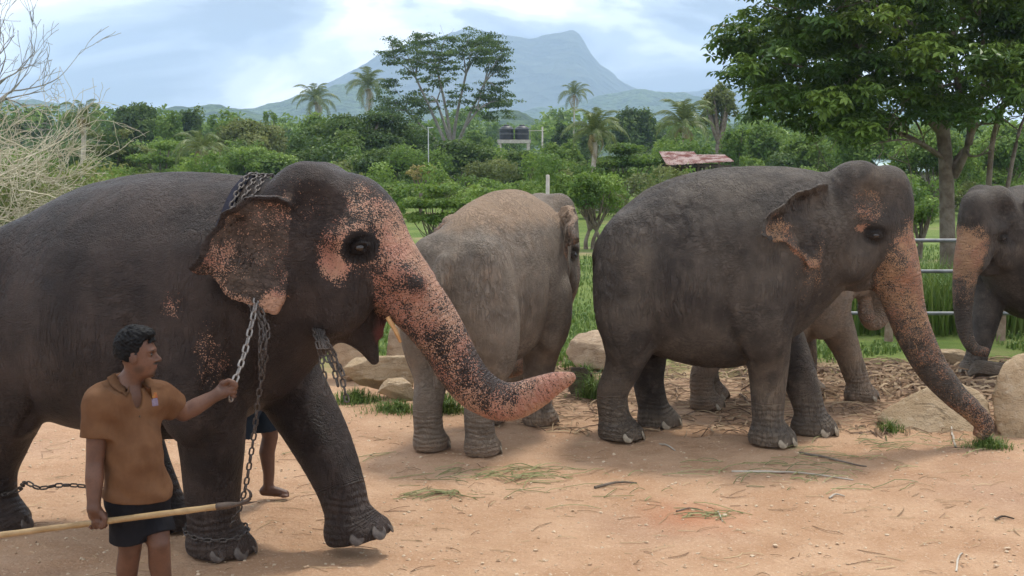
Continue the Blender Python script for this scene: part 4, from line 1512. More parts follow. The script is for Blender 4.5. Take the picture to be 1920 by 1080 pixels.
    pink = np.zeros(N, np.float32); dust = np.zeros(N, np.float32); dark = np.zeros(N, np.float32); mouth = np.zeros(N, np.float32)
    ring = np.zeros(N, np.float32); ringw = np.zeros(N, np.float32)
    Hl = (V - piv) @ HM / s
    El = (V - piv) @ eyw / s
    tl = np.concatenate([[0], np.cumsum(np.linalg.norm(np.diff(trunk[:, :3], axis=0), axis=1))])
    best = np.full(N, 1e9); bi = np.zeros(N, int)
    for i, p in enumerate(trunk):
        d = np.linalg.norm(V - p[:3], axis=1) - p[3]
        m = d < best
        best[m] = d[m]; bi[m] = i
    ont = smoothstep(0.07, 0.02, best) * np.maximum(smoothstep(0.24, 0.40, Hl[:, 0]), smoothstep(-0.30, -0.42, Hl[:, 2])) * (Hl[:, 0] > 0.1)
    onj = np.zeros(N, bool)
    ts = tl[bi] / tl[-1]
    # direction round the trunk: +1 on the outer (front) side
    tang = np.gradient(trunk[:, :3], axis=0); tang /= np.linalg.norm(tang, axis=1)[:, None] + 1e-9
    side = np.array([-math.sin(sp['hyaw']), math.cos(sp['hyaw']), 0.0])
    front = np.cross(side, tang); front /= np.linalg.norm(front, axis=1)[:, None] + 1e-9
    if front[0] @ (HM @ np.array([1, 0, 0.3])) < 0: front = -front
    fside = ((V - trunk[bi, :3]) * front[bi]).sum(1) / np.maximum(trunk[bi, 3], 0.02)
    ring += tl[bi] * ont; ringw += ont * (0.25 + 0.75 * smoothstep(0.05, 0.25, ts))
    if sp['trunk_pink']:
        tp = sp['trunk_pink']
        pink = np.maximum(pink, ont * np.interp(ts, tp[0], tp[1]) + ont * np.interp(ts, tp[0], tp[2]) * fside)
    for L in legs:
        P = spline(L['pts'], 5)
        for a in (P[-8:-1],):
            d = np.min(np.linalg.norm(V[:, None, :] - a[None, :, :3], axis=2), axis=1)
            w = smoothstep(0.26, 0.16, d) * (V[:, 2] < 0.62)
            ring += w * V[:, 2] * 0.8; ringw += w * 0.9
    elat = np.abs(El[:, 1])
    on_ear = (np.abs(elat - earw(El[:, 0] * s, El[:, 2] * s) / s) < 0.055) & (El[:, 0] < xf / s - 0.01) & (poly_sd(E / s, El[:, 0], El[:, 2]) < 0.03)
    edge = np.where(on_ear, -poly_sd(E / s, El[:, 0], El[:, 2]), 1.0)
    dust = np.maximum(dust, sp.get('ear_dust', 0.0) * on_ear)
    ep = sp.get('ear_pink')
    if ep:
        ln = smoothstep(ep['w'], 0.0, edge) * on_ear * smoothstep(0.015, 0.08, xf / s - El[:, 0])
        ln *= np.where(El[:, 2] > 0.1, ep.get('top', 0.6), 1.0)
        pink = np.maximum(pink, ep['rim'] * ln)
        pink = np.maximum(pink, ep['all'] * on_ear)
        for (cx, cz, rr, st) in ep.get('spots', []):
            pink = np.maximum(pink, on_ear * st * smoothstep(rr, rr * 0.35, np.hypot(El[:, 0] - cx, El[:, 2] - cz)))
    for (fr_, c, rr, st) in sp['pink']:
        Pp = Hl if fr_ == 'h' else V
        q = np.array(Pp)
        if fr_ == 'h':
            q = q * [1, 0, 1] + np.abs(q) * [0, 1, 0]
        d = np.linalg.norm((q - np.array(c)) / np.array(rr), axis=1)
        if fr_ == 'h':
            d = np.where(on_ear, 9, d)
        pink = np.maximum(pink, st * smoothstep(1.0, 0.35, d))
    for (c, rr, st) in sp['dust']:
        d = np.linalg.norm((V - np.array(c)) / np.array(rr), axis=1)
        dust = np.maximum(dust, st * smoothstep(1.0, 0.2, d))
    dust = np.maximum(dust, sp.get('dust_all', 0.0))
    dust = np.maximum(dust, 0.65 * smoothstep(0.30, 0.02, V[:, 2]) * sp.get('dust_feet', 1.0))
    if sp.get('dust_top'):
        dust = np.maximum(dust, sp['dust_top'] * smoothstep(1.9, 2.25, V[:, 2] - hz) * (V[:, 0] < 0.9))
    for sd, c in eyes:
        q = (V - c) @ HM
        d = np.sqrt((q[:, 0] / 0.115) ** 2 + (q[:, 1] / 0.1) ** 2 + (q[:, 2] / 0.10) ** 2)
        pink *= smoothstep(0.85, 1.1, d)
        dark = np.maximum(dark, sp.get('eyedark', 0.8) * smoothstep(1.1, 0.7, d))
    Yl = (V - piv) @ yf[0] / s
    for (c, rr, st) in sp.get('mouth', []):
        d = np.linalg.norm((Yl - np.array(c)) / np.array(rr), axis=1)
        mouth = np.maximum(mouth, st * smoothstep(1.0, 0.6, d))
    # meshes
    me = mesh_np(name + '_hide', V, Q, mat)
    for nm, v in (('pink', pink), ('dust', dust), ('dark', dark), ('mouth', mouth), ('ring', ring), ('ringw', np.minimum(ringw, 1))):
        float_attr(me, nm, v)
    root = empty(name, loc, yaw)
    root.scale = (sp['scale'],) * 3
    link_mesh('body', me, None, root)
    # eyes
    em = bpy.data.meshes.get('eyeball') or dome_mesh('eyeball', 0.034, 0.026, 0.026, EYE_MAT, 14, 9)
    for sd, c in eyes:
        eo = link_mesh('eye', em, None, root, Vector(c) + Vector(HM @ np.array([0, sd * 0.004, -0.002])))
        eo.rotation_euler = (0, 0, sp['hyaw'])
    for (a_, b_, rr_) in sp.get('tusks', []):
        for sd in (-1, 1):
            A_, B_ = (yf[0] @ (np.array(q) * [1, sd, 1]) + piv for q in (a_, b_))
            mid_ = (A_ + B_) / 2 + yf[0] @ np.array([0.006, 0, 0])
            tv_, tf_ = tube_mesh([[(*A_, rr_), (*mid_, rr_ * 0.92), (*B_, rr_ * 0.62), (*(B_ + (B_ - A_) * 0.03), rr_ * 0.1)]], 10)
            link_mesh('tusk', mesh_np('tusk', tv_, tf_, TUSK_MAT), None, root)
    # toenails
    if sp['nails']:
        nm_ = 'toenail_' + nail_mat.name
        nme = bpy.data.meshes.get(nm_) or dome_mesh(nm_, 0.0105, 0.060, 0.054, nail_mat, 14, 8)
        for L in legs:
            fx, fy, fz = L['foot']
            fm = rot_yp(L.get('fyaw', 0.0), L.get('fpitch', 0.0))
            hind = L.get('hind', False)
            n = 3 if hind else 4
            for i in range(n):
                a = R(-62 + 124 * i / (n - 1))
                dv = np.array([math.cos(a), math.sin(a), 0])
                p0 = np.array([0.02, 0, 0.052]) + dv * 0.42
                hit = f.march(fm @ p0 + np.array([fx, fy, fz]), fm @ -dv, 240)
                if hit is None:
                    continue
                no = link_mesh('toenail', nme, None, root, Vector(hit) + Vector(fm @ (-dv * 0.0075)) + Vector(fm @ np.array([0, 0, -0.008])))
                no.rotation_euler = (Matrix(fm.tolist()) @ Matrix.Rotation(a, 3, 'Z') @ Matrix.Rotation(R(-16), 3, 'Y')).to_euler()
                sc = 1.0 - 0.12 * abs(i - (n - 1) / 2)
                no.scale = (1, sc, sc)
    root_data = dict(root=root, field=f, piv=piv, HM=HM, s=s, trunk=trunk)
    return root_data


def leg(pts, foot, **kw):
    return dict(pts=pts, foot=foot, **kw)


def fore(x, y, dx=0.0, sh=0.40, lift=0.0, zs=0.0):
    """a standing foreleg: shoulder above x, foot at x + dx"""
    sy = 1 if y > 0 else -1
    return leg([(0.44, sy * sh, 1.38 + zs, 0.245), (0.42 + 0.25 * (x + dx - 0.44), sy * (sh - 0.03), 1.02 + zs, 0.222), (0.44 + 0.62 * (x + dx - 0.44), sy * (abs(y) + 0.03), 0.66, 0.17),
                (0.44 + 0.85 * (x + dx - 0.44), y, 0.40, 0.148), (x + dx, y, 0.19, 0.138), (x + dx + 0.01, y, 0.09, 0.15)], (x + dx + 0.02, y, 0.0))


def hindleg(x, y, dx=0.0, zs=0.0):
    sy = 1 if y > 0 else -1
    return leg([(-0.80, sy * 0.33, 1.30 + zs, 0.24), (-0.74 + 0.3 * (x - dx + 0.8), sy * 0.33, 0.95 + zs, 0.215), (-0.78 + 0.6 * (x + 0.8), sy * (abs(y) + 0.02), 0.66, 0.165),
                (-0.86 + 0.9 * (x + 0.8), y, 0.42, 0.142), (x - 0.04, y, 0.2, 0.140), (x - 0.02, y, 0.09, 0.145)], (x, y, 0.0), hind=True)
# ---- the herd
SK_DARK = skin_mat('hide_dark_wet', (0.022, 0.0155, 0.0140), (0.058, 0.0415, 0.0355), (0.50, 0.285, 0.19), (0.16, 0.115, 0.088), (0.46, 0.215, 0.15), spots=120, rough=0.48, wrinkle=0.8)
SK_TAN = skin_mat('hide_dusty', (0.15, 0.120, 0.095), (0.25, 0.205, 0.162), (0.42, 0.24, 0.16), (0.38, 0.265, 0.18), spots=120, wrinkle=1.0)
SK_GREY = skin_mat('hide_grey', (0.050, 0.0405, 0.0355), (0.120, 0.099, 0.081), (0.46, 0.27, 0.155), (0.24, 0.185, 0.135), (0.42, 0.21, 0.13), spots=120)


def in_plane(pts, piv, yaw):
    """points (s, z, r[, lateral]) along a vertical plane through piv turned by yaw"""
    out = []
    for p in pts:
        l = p[3] if len(p) > 3 else 0.0
        out.append((piv[0] + p[0] * math.cos(yaw) - l * math.sin(yaw), piv[1] + p[0] * math.sin(yaw) + l * math.cos(yaw), p[1], p[2]))
    return out


def to_local(w, root, yaw, scale):
    dx, dy = (w[0] - root[0]) / scale, (w[1] - root[1]) / scale
    return dx * math.cos(yaw) + dy * math.sin(yaw), -dx * math.sin(yaw) + dy * math.cos(yaw)


# the dark one walking in front, its mouth open and its trunk held out
T1 = [(-1.56, 1.50, 1.36, 0.05), (-1.52, 1.72, 1.17, 0.24), (-1.40, 1.92, 0.98, 0.40), (-1.16, 2.10, 0.84, 0.53), (-0.80, 2.262, 0.74, 0.63),
      (-0.40, 2.36, 0.70, 0.69), (0.0, 2.395, 0.70, 0.70), (0.30, 2.39, 0.76, 0.66), (0.56, 2.37, 0.90, 0.57), (0.80, 2.33, 1.10, 0.45), (0.98, 2.26, 1.28, 0.34), (1.12, 2.15, 1.45, 0.2)]
HY1 = R(10)
e1 = elephant('elephant', (-2.174, 7.896, 0), R(-20), dict(
    torso=T1, hx=-0.28, loose=0.25, head=(1.02, 1.93), hyaw=HY1, hpitch=R(24), forehead=0.09, eye=(0.365, -0.10), ear_pitch=0.0,
    ear=[(-0.02, 0.33), (-0.13, 0.37), (-0.24, 0.34), (-0.325, 0.27), (-0.39, 0.18), (-0.44, 0.05), (-0.49, -0.06), (-0.42, -0.09), (-0.37, -0.13), (-0.33, -0.20),
         (-0.225, -0.265), (-0.125, -0.315), (-0.075, -0.32), (-0.035, -0.24), (-0.02, -0.07), (-0.02, 0.10)], ear_top=6,
    jaw=[(0.02, 0, -0.30, 0.22), (0.15, 0, -0.38, 0.165), (0.25, 0, -0.46, 0.115), (0.325, 0, -0.56, 0.07), (0.37, 0, -0.66, 0.035)],
    trunk=in_plane([(0.32, 2.06, 0.20), (0.44, 1.86, 0.205), (0.57, 1.68, 0.188), (0.68, 1.55, 0.169), (0.79, 1.395, 0.154), (0.88, 1.235, 0.144), (0.975, 1.12, 0.136),
                    (1.10, 1.05, 0.125), (1.22, 1.045, 0.115), (1.335, 1.09, 0.102), (1.455, 1.155, 0.076), (1.53, 1.185, 0.052), (1.59, 1.212, 0.024)], (1.05, 0), HY1),
    legs=[leg([(0.46, -0.36, 1.35, 0.25), (0.44, -0.32, 1.05, 0.235), (0.40, -0.24, 0.70, 0.20), (0.36, -0.19, 0.42, 0.178), (0.345, -0.165, 0.2, 0.165), (0.35, -0.16, 0.1, 0.165)], (0.365, -0.155, 0), fs=1.06),
          leg([(0.48, 0.36, 1.35, 0.25), (0.62, 0.32, 1.05, 0.235), (0.88, 0.25, 0.72, 0.20), (1.06, 0.19, 0.43, 0.158), (1.13, 0.165, 0.25, 0.145), (1.15, 0.16, 0.17, 0.15)], (1.19, 0.16, 0.075), fpitch=R(14), fs=1.03),
          leg([(-1.06, -0.33, 1.30, 0.25), (-1.06, -0.31, 0.95, 0.22), (-1.22, -0.25, 0.64, 0.17), (-1.36, -0.2, 0.40, 0.148), (-1.37, -0.2, 0.2, 0.145), (-1.35, -0.2, 0.1, 0.15)], (-1.33, -0.2, 0), hind=True),
          leg([(-1.04, 0.33, 1.30, 0.25), (-0.78, 0.31, 0.95, 0.22), (-0.56, 0.25, 0.66, 0.17), (-0.42, 0.21, 0.40, 0.148), (-0.33, 0.21, 0.2, 0.145), (-0.30, 0.21, 0.1, 0.15)], (-0.27, 0.21, 0), hind=True)],
    trunk_pink=([0, 0.1, 0.22, 0.38, 0.5, 0.65, 0.8, 0.9, 1], [0.35, 0.72, 0.70, 0.54, 0.44, 0.48, 0.66, 0.9, 1.0], [0.25, 0.15, 0.15, 0.15, -0.08, -0.28, -0.25, -0.1, 0]),
    ear_pink=dict(w=0.08, rim=0.58, all=0.20, top=0.8, spots=[(-0.08, -0.27, 0.12, 0.95), (-0.40, 0.0, 0.18, 0.5), (-0.10, 0.28, 0.14, 0.45)]),
    pink=[('h', (0.18, 0.27, -0.12), (0.13, 0.22, 0.20), 0.82), ('h', (0.33, 0.22, -0.06), (0.30, 0.3, 0.24), 0.62), ('h', (0.46, 0.15, 0.1), (0.16, 0.3, 0.25), 0.5),
          ('h', (0.1, 0.2, 0.3), (0.3, 0.3, 0.3), 0.14), ('h', (0.50, 0.10, -0.12), (0.24, 0.3, 0.30), 0.70), ('h', (0.47, 0.14, -0.28), (0.17, 0.3, 0.24), 0.62),
          ('b', (0.36, -0.52, 1.02), (0.13, 0.2, 0.13), 0.4), ('b', (0.62, -0.5, 1.35), (0.13, 0.25, 0.32), 0.33), ('b', (0.42, -0.6, 1.65), (0.12, 0.2, 0.12), 0.3)],
    tusks=[((0.50, 0.15, -0.37), (0.58, 0.15, -0.52), 0.015)], palate=[(0.20, 0, -0.24, 0.12), (0.32, 0, -0.34, 0.085), (0.385, 0, -0.43, 0.055), (0.40, 0, -0.50, 0.03)],
    folds=[(k, [(x * (1.0 if x > 0 else 1.42) + (0.02 if x < 0.5 else 0), z, w) for x, z, w in p]) for k, p in FOLDS],
    mouth=[((0.40, 0, -0.42), (0.06, 0.06, 0.17), 0.8)],
    tail=[(-1.5, 0, 1.72, 0.06), (-1.6, 0, 1.5, 0.045), (-1.62, 0.02, 1.1, 0.03), (-1.6, 0.02, 0.75, 0.022)], dust_feet=0.5, eyedark=0.75, ear_dust=0.5),
    SK_DARK, NAIL_DARK, 0.0135)
tag(e1['root'], 'dark elephant with pink freckled face, chains round its neck and mouth open', 'elephant', 'elephants')

# the big grey one standing side on
e3 = elephant('elephant', (1.84, 10.925, 0), R(-10), dict(
    trunk=[(1.40, 0, 1.98, 0.205), (1.475, 0, 1.74, 0.215), (1.55, 0, 1.45, 0.198), (1.62, 0, 1.20, 0.172), (1.735, 0, 0.90, 0.15), (1.88, 0, 0.65, 0.132),
           (2.06, 0, 0.44, 0.110), (2.22, -0.01, 0.30, 0.095), (2.315, -0.02, 0.19, 0.082), (2.29, -0.02, 0.105, 0.068)],
    legs=[fore(0.46, -0.256), fore(0.85, 0.234), hindleg(-0.85, -0.28), hindleg(-0.54, 0.30)],
    trunk_pink=([0, 0.12, 0.3, 0.5, 0.75, 0.9, 1], [0.12, 0.72, 0.7, 0.45, 0.2, 0.55, 0.6], [0.1, 0.1, 0.1, 0.1, 0, -0.2, -0.2]),
    ear_pink=dict(w=0.10, rim=0.5, all=0.05, top=0.2, spots=[(-0.58, -0.08, 0.20, 0.62), (-0.27, -0.34, 0.1, 0.75)]),
    pink=[('h', (0.20, 0.25, 0.14), (0.22, 0.3, 0.22), 0.36), ('h', (0.17, 0.28, -0.04), (0.12, 0.2, 0.06), 0.9), ('b', (0.75, -0.45, 1.5), (0.2, 0.3, 0.3), 0.25)],
    tail=[(-1.04, 0.04, 1.72, 0.06), (-1.09, 0.10, 1.5, 0.045), (-1.04, 0.16, 1.1, 0.03), (-0.98, 0.18, 0.75, 0.022)],
    dust=[((0.5, -0.3, 0.5), (0.45, 0.5, 0.75), 0.6), ((0.8, 0.3, 0.4), (0.4, 0.4, 0.6), 0.5), ((-0.9, -0.3, 0.35), (0.4, 0.4, 0.65), 0.6), ((1.35, -0.1, 2.25), (0.4, 0.5, 0.4), 0.45), ((-0.75, -0.5, 1.6), (0.35, 0.4, 0.3), 0.35)]), SK_GREY, NAIL_MAT, 0.017)
tag(e3['root'], 'large grey elephant standing side on, its trunk reaching down to a tan rock', 'elephant', 'elephants')

# the dusty one seen from behind
r2, y2, s2 = (-0.17, 11.02), R(66), 0.91
e2 = elephant('elephant', (*r2, 0), y2, dict(
    scale=s2, width=0.85, ridge=1.95, loose=0.6, torso=[(a, t, b + 0.07, w) for a, t, b, w in TORSO], hyaw=R(-9), hpitch=R(-14), head=(1.02, 1.88), head_y=-0.06, ear_low=0.25,
    trunk=in_plane([(0.36, 1.90, 0.2), (0.46, 1.66, 0.2), (0.52, 1.4, 0.18), (0.52, 1.1, 0.155, 0.1), (0.46, 0.8, 0.13, 0.22), (0.36, 0.55, 0.11, 0.36), (0.25, 0.4, 0.09, 0.5), (0.15, 0.42, 0.07, 0.6)], (1.02, -0.06), R(-9)),
    legs=[fore(0.55, -0.26), fore(0.36, 0.26), hindleg(-0.84, -0.27), hindleg(-0.86, 0.26)],
    ear_flare=0.9, ear_pink=dict(w=0.12, rim=0.4, all=0.12, top=0.6),
    trunk_pink=([0, 0.5, 1], [0.4, 0.5, 0.6], [0.1, 0.1, 0.1]),
    tail=[(-1.06, 0, 1.80, 0.085), (-1.17, 0.02, 1.55, 0.075), (-1.20, 0.04, 1.15, 0.05), (-1.14, 0.06, 0.85, 0.026), (-1.12, 0.06, 0.66, 0.03)],
    dust_top=0.9, dust_all=0.25), SK_TAN, NAIL_MAT, 0.018)
tag(e2['root'], 'dusty brown elephant seen from behind, between the dark and the large grey elephant', 'elephant', 'elephants')

# one more, mostly hidden behind the large grey one
r4, y4, s4 = (2.72, 12.55), R(14), 0.86
e4 = elephant('elephant', (*r4, 0), y4, dict(
    scale=s4, hpitch=R(-18), head=(0.98, 1.86),
    trunk=[(1.30, 0, 1.80, 0.19), (1.40, 0, 1.52, 0.18), (1.43, 0, 1.25, 0.16), (1.40, 0, 1.02, 0.14), (1.30, 0, 0.92, 0.12), (1.20, 0, 1.02, 0.1), (1.17, 0, 1.2, 0.075)],
    legs=[fore(0.98, -0.26), fore(0.55, 0.26), hindleg(-1.0, -0.27), hindleg(-0.7, 0.27)],
    trunk_pink=([0, 0.5, 1], [0.2, 0.25, 0.4], [0.1, 0.1, 0.1]), dust_all=0.5), SK_TAN, NAIL_MAT, 0.022)
tag(e4['root'], 'brown elephant almost hidden behind the large grey one, one foreleg showing', 'elephant', 'elephants')

# the one at the picture's edge, facing the camera
r5, y5, s5 = (6.27, 14.44), R(-146), 0.90
e5 = elephant('elephant', (*r5, 0), y5, dict(
    scale=s5, head=(1.05, 1.92), hpitch=R(-6),
    trunk=[(1.42, 0, 1.95, 0.19), (1.52, 0, 1.70, 0.185), (1.60, 0, 1.42, 0.16), (1.65, 0, 1.10, 0.13), (1.66, 0.02, 0.82, 0.105), (1.63, 0.05, 0.58, 0.088), (1.58, 0.13, 0.42, 0.072), (1.50, 0.25, 0.38, 0.055)],
    legs=[fore(1.0, -0.24), fore(0.42, 0.25), hindleg(-0.85, -0.28), hindleg(-0.7, 0.28)],
    trunk_pink=([0, 0.12, 0.28, 0.45, 0.7, 0.85, 1], [0.0, 0.6, 0.8, 0.35, 0.05, 0.3, 0.4], [0.3, 0.25, 0.2, 0.1, 0, 0, 0]),
    ear_pink=dict(w=0.14, rim=0.7, all=0.2)), SK_GREY, NAIL_MAT, 0.018)
tag(e5['root'], 'dark grey elephant facing the camera beside the pale rock, orange patch on its trunk', 'elephant', 'elephants')
# ------------------------------------------------------------------ rocks, fence, shed, tanks, poles
import bmesh


def ico(sub):
    bm = bmesh.new()
    bmesh.ops.create_icosphere(bm, subdivisions=sub, radius=1.0)
    V = np.array([v.co[:] for v in bm.verts]); F = np.array([[v.index for v in f.verts] for f in bm.faces])
    bm.free()
    return V, F


ICO5, ICO2 = ico(5), ico(2)


def rock_mat(name, c1, c2, c3):
    m, nt, b = material(name, c1, 0.9, 0.25)
    co = nt.coord('Object')
    n1, n2 = nt.noise(co, 2.6, 6, 0.65), nt.noise(co, 16, 6, 0.7)
    col = nt.mix(nt.smooth(n1, 0.36, 0.64), c1, c2)
    col = nt.mix(nt.math('MULTIPLY', nt.smooth(n2, 0.52, 0.7), 0.6), col, c3)
    vein = nt.smooth(nt.math('ABSOLUTE', nt.math('SUBTRACT', nt.noise(nt.coord('Object', (1, 1, 2.6)), 2.2, 5, 0.6), 0.5)), 0.0, 0.03)
    col = nt.mix(nt.math('MULTIPLY', nt.math('SUBTRACT', 1.0, vein), 0.22), col, tuple(c * 0.4 for c in c1))
    nt.l.new(col, b.inputs['Base Color'])
    h = nt.math('ADD', nt.math('MULTIPLY', n2, 0.8), nt.math('ADD', nt.noise(co, 60, 4, 0.7), nt.math('MULTIPLY', vein, 0.25)))
    nt.l.new(nt.bump(h, 0.9, 0.03), b.inputs['Normal'])
    return m


ROCK_TAN = rock_mat('rock_tan', (0.42, 0.30, 0.18), (0.54, 0.41, 0.27), (0.62, 0.51, 0.38))
ROCK_GREY = rock_mat('rock_grey_brown', (0.36, 0.255, 0.17), (0.50, 0.375, 0.255), (0.58, 0.47, 0.35))
ROCK_DARK = rock_mat('rock_dark', (0.10, 0.08, 0.06), (0.17, 0.135, 0.105), (0.25, 0.2, 0.16))


def rock(label, box, bottom_v, mat, seed, depth=0.8, tilt=0.0, sharp=36, slope=0.0):
    """boulder filling the pixel box (x0, x1, y0) and standing where its foot (pixel row bottom_v) meets the ground"""
    r = np.random.default_rng(seed)
    x0, x1, y0 = box
    g = ground((x0 + x1) / 2, bottom_v)
    Dm = g[1] + 0.25
    m = Dm / FPX
    rx = (x1 - x0) / 2 * m
    zt = at((x0 + x1) / 2, y0, Dm)[2]
    rz = zt / 1.7
    ry = rx * depth
    V, F = ICO5
    n = unit(r.normal(size=(11, 3)))
    n = np.vstack([n, [[0.1 * r.normal(), 0.1 * r.normal(), 1]], [[0.4 * r.normal(), -1, 0.15]], [[1, 0.2 * r.normal(), 0.2]], [[-1, 0.2 * r.normal(), 0.2]]])
    n = unit(n)
    d = r.uniform(0.72, 0.98, len(n))
    q = np.maximum(V @ n.T, 0.02) / d[None]
    rad = 1.0 / (np.sum(q ** sharp, axis=1) ** (1 / sharp))
    P = V * rad[:, None]
    nz = fbm(P[:, 0] * 2.3 + seed, P[:, 1] * 2.3 + P[:, 2] * 3.1, 5, seed, 0.55)
    nb_ = fbm(P[:, 0] * 7 + seed * 3, P[:, 1] * 7 + P[:, 2] * 8, 4, seed + 5, 0.6)
    crk = smoothstep(0.90, 1.0, 1 - np.abs(fbm(P[:, 0] * 1.6 + seed, P[:, 2] * 2.6 + P[:, 1], 3, seed + 9)))
    P = P * (1 + 0.055 * nz + 0.022 * nb_ - 0.035 * crk)[:, None]
    P /= np.abs(P).max(0)
    P[:, 2] += slope * P[:, 0]
    P = P * np.array([rx, ry, rz])
    c, s = math.cos(tilt), math.sin(tilt)
    P[:, [0, 2]] = np.stack([P[:, 0] * c - P[:, 2] * s, P[:, 0] * s + P[:, 2] * c], 1)
    o = link_mesh('rock', mesh_np('rock', P, F, mat, True), None, None, (g[0], g[1] + ry * 0.75, zt - P[:, 2].max()))
    return tag(o, label, 'rock', 'rocks')


rock('low flat topped tan boulder behind the dark elephant\'s raised foreleg', (636, 782, 664), 752, ROCK_TAN, 3, 0.7)
rock('small pale jagged rock at the foot of the flat topped boulder', (702, 782, 706), 768, ROCK_TAN, 8, 0.8)
rock('grey brown rock behind the hanging chains', (606, 704, 626), 716, ROCK_GREY, 12, 0.7)
rock('grey rock half hidden behind the dark elephant\'s trunk', (716, 800, 602), 706, ROCK_GREY, 17, 0.8)
rock('dark rock seen between the dusty elephant\'s legs', (915, 1005, 674), 742, ROCK_DARK, 21, 0.7)
rock('pinkish grey boulder between the dusty and the large grey elephant', (1062, 1190, 624), 698, ROCK_GREY, 26, 0.8)
rock('small dark rock at the foot of the pinkish boulder', (1058, 1116, 682), 742, ROCK_DARK, 31, 0.8)
def hull_rock(label, pts, mat, seed, rough=0.03):
    """boulder from its corner points (u, v, extra depth); the corners get worn and chipped"""
    P = np.array([at(u, v, y) for (u, v, y) in pts])
    c = P.mean(0)
    bm = bmesh.new()
    for p in P - c:
        bm.verts.new(p)
    bmesh.ops.convex_hull(bm, input=bm.verts)
    bm.normal_update()
    N_ = np.array([f_.normal[:] for f_ in bm.faces]); d_ = np.array([f_.normal.dot(f_.verts[0].co) for f_ in bm.faces])
    bm.free()
    k = d_ > 1e-4
    N_, d_ = N_[k], d_[k]
    V, F = ico(6)
    q = np.maximum(V @ N_.T, 1e-3) / d_[None]
    rad = 1.0 / (np.sum(q ** 30, axis=1) ** (1 / 30))
    Q_ = V * rad[:, None]
    s_ = np.abs(P - c).max()
    n1 = fbm(Q_[:, 0] * 3 / s_ + seed, (Q_[:, 1] + Q_[:, 2] * 1.3) * 3 / s_, 5, seed, 0.55)
    n2 = fbm(Q_[:, 0] * 11 / s_ + seed, (Q_[:, 1] * 0.8 + Q_[:, 2] * 1.6) * 11 / s_, 4, seed + 3, 0.6)
    crk = smoothstep(0.93, 1.0, 1 - np.abs(fbm(Q_[:, 0] * 2.2 / s_ + seed * 2, Q_[:, 2] * 3.5 / s_ + Q_[:, 1], 3, seed + 9)))
    Q_ = Q_ * (1 + rough * 1.6 * n1 + rough * 0.8 * n2 - rough * 1.2 * crk)[:, None]
    o = link_mesh('rock', mesh_np('rock', Q_, F, mat, True), None, None, tuple(c))
    return tag(o, label, 'rock', 'rocks')


hull_rock('tan sloping slab under the large grey elephant\'s trunk', [(1636, 786, 11.35), (1652, 770, 11.35), (1700, 822, 11.10), (1790, 838, 10.98), (1850, 832, 11.0), (1862, 800, 11.1), (1852, 752, 11.3), (1832, 728, 11.45), (1790, 712, 11.5),
                                                                     (1745, 722, 11.5), (1660, 772, 11.75), (1700, 745, 12.0), (1790, 718, 12.1), (1850, 745, 12.0), (1850, 800, 11.9), (1680, 800, 11.9)], ROCK_TAN, 37)
hull_rock('tall pale rock at the right edge of the picture', [(1872, 692, 10.95), (1900, 662, 11.1), (1960, 652, 11.2), (2010, 700, 11.2), (1858, 742, 10.95), (1864, 792, 10.9), (1886, 848, 10.85), (1940, 862, 10.8), (2020, 850, 10.9),
                                                             (1890, 680, 11.6), (1980, 665, 11.7), (2020, 760, 11.6), (1880, 820, 11.6), (1866, 750, 11.5)], ROCK_TAN, 44)
rock('flat tan stone on the grass behind the sloping slab', (1745, 1835, 652), 690, ROCK_TAN, 52, 0.8)
rock('dark stone by the edge elephant\'s forefoot', (1824, 1900, 672), 716, ROCK_DARK, 57, 0.8)

# galvanised pipe fence
PIPE = simple_mat('galvanised_pipe', (0.13, 0.14, 0.15), (0.20, 0.21, 0.22), 4, 0.5, 0.4, 0.1, 30, 0.4)
POSTM = simple_mat('weathered_post', (0.20, 0.14, 0.095), (0.30, 0.23, 0.17), 8, 0.9, 0.2, 0.5, 40)
CONC = simple_mat('weathered_concrete', (0.36, 0.33, 0.29), (0.48, 0.45, 0.40), 5, 0.9, 0.2, 0.4, 40)
FD = 16.6
fx0, fx1 = at(1395, 500, FD)[0], at(2120, 500, FD)[0]
fence = empty('pipe_fence', (fx0, FD, 0))
for v in (450, 508, 587):
    z = at(1750, v, FD)[2]
    Vt, Ft = tube_mesh([[(0, 0, z, 0.026), ((fx1 - fx0) * 0.5, 0.02, z - 0.008, 0.026), (fx1 - fx0, 0, z, 0.026)]], 10)
    link_mesh('rail', mesh_np('fence_rail', Vt, Ft, PIPE), None, fence)
for u in (1470, 1672, 1884, 2090):
    x = at(u, 560, FD)[0] - fx0
    top = 0.62 if u == 1884 else 1.55
    Vt, Ft = tube_mesh([[(x, 0.075, -0.1, 0.06), (x, 0.075, top, 0.055), (x, 0.075, top + 0.01, 0.001)]], 9)
    link_mesh('post', mesh_np('fence_post', Vt, Ft, POSTM), None, fence)
tag(fence, 'three rail galvanised pipe fence behind the elephants on the right', 'fence')


def box_np(x0, x1, y0, y1, z0, z1):
    V = np.array([(x, y, z) for x in (x0, x1) for y in (y0, y1) for z in (z0, z1)], float)
    F = np.array([[0, 1, 3, 2], [4, 6, 7, 5], [0, 4, 5, 1], [2, 3, 7, 6], [0, 2, 6, 4], [1, 5, 7, 3]])
    return V, F


def box_obj(name, b, mat, parent):
    V, F = box_np(*b)
    return link_mesh(name, mesh_np(name, V, F, mat, False), None, parent)


# shed with a rusty corrugated roof
SD = 56.0


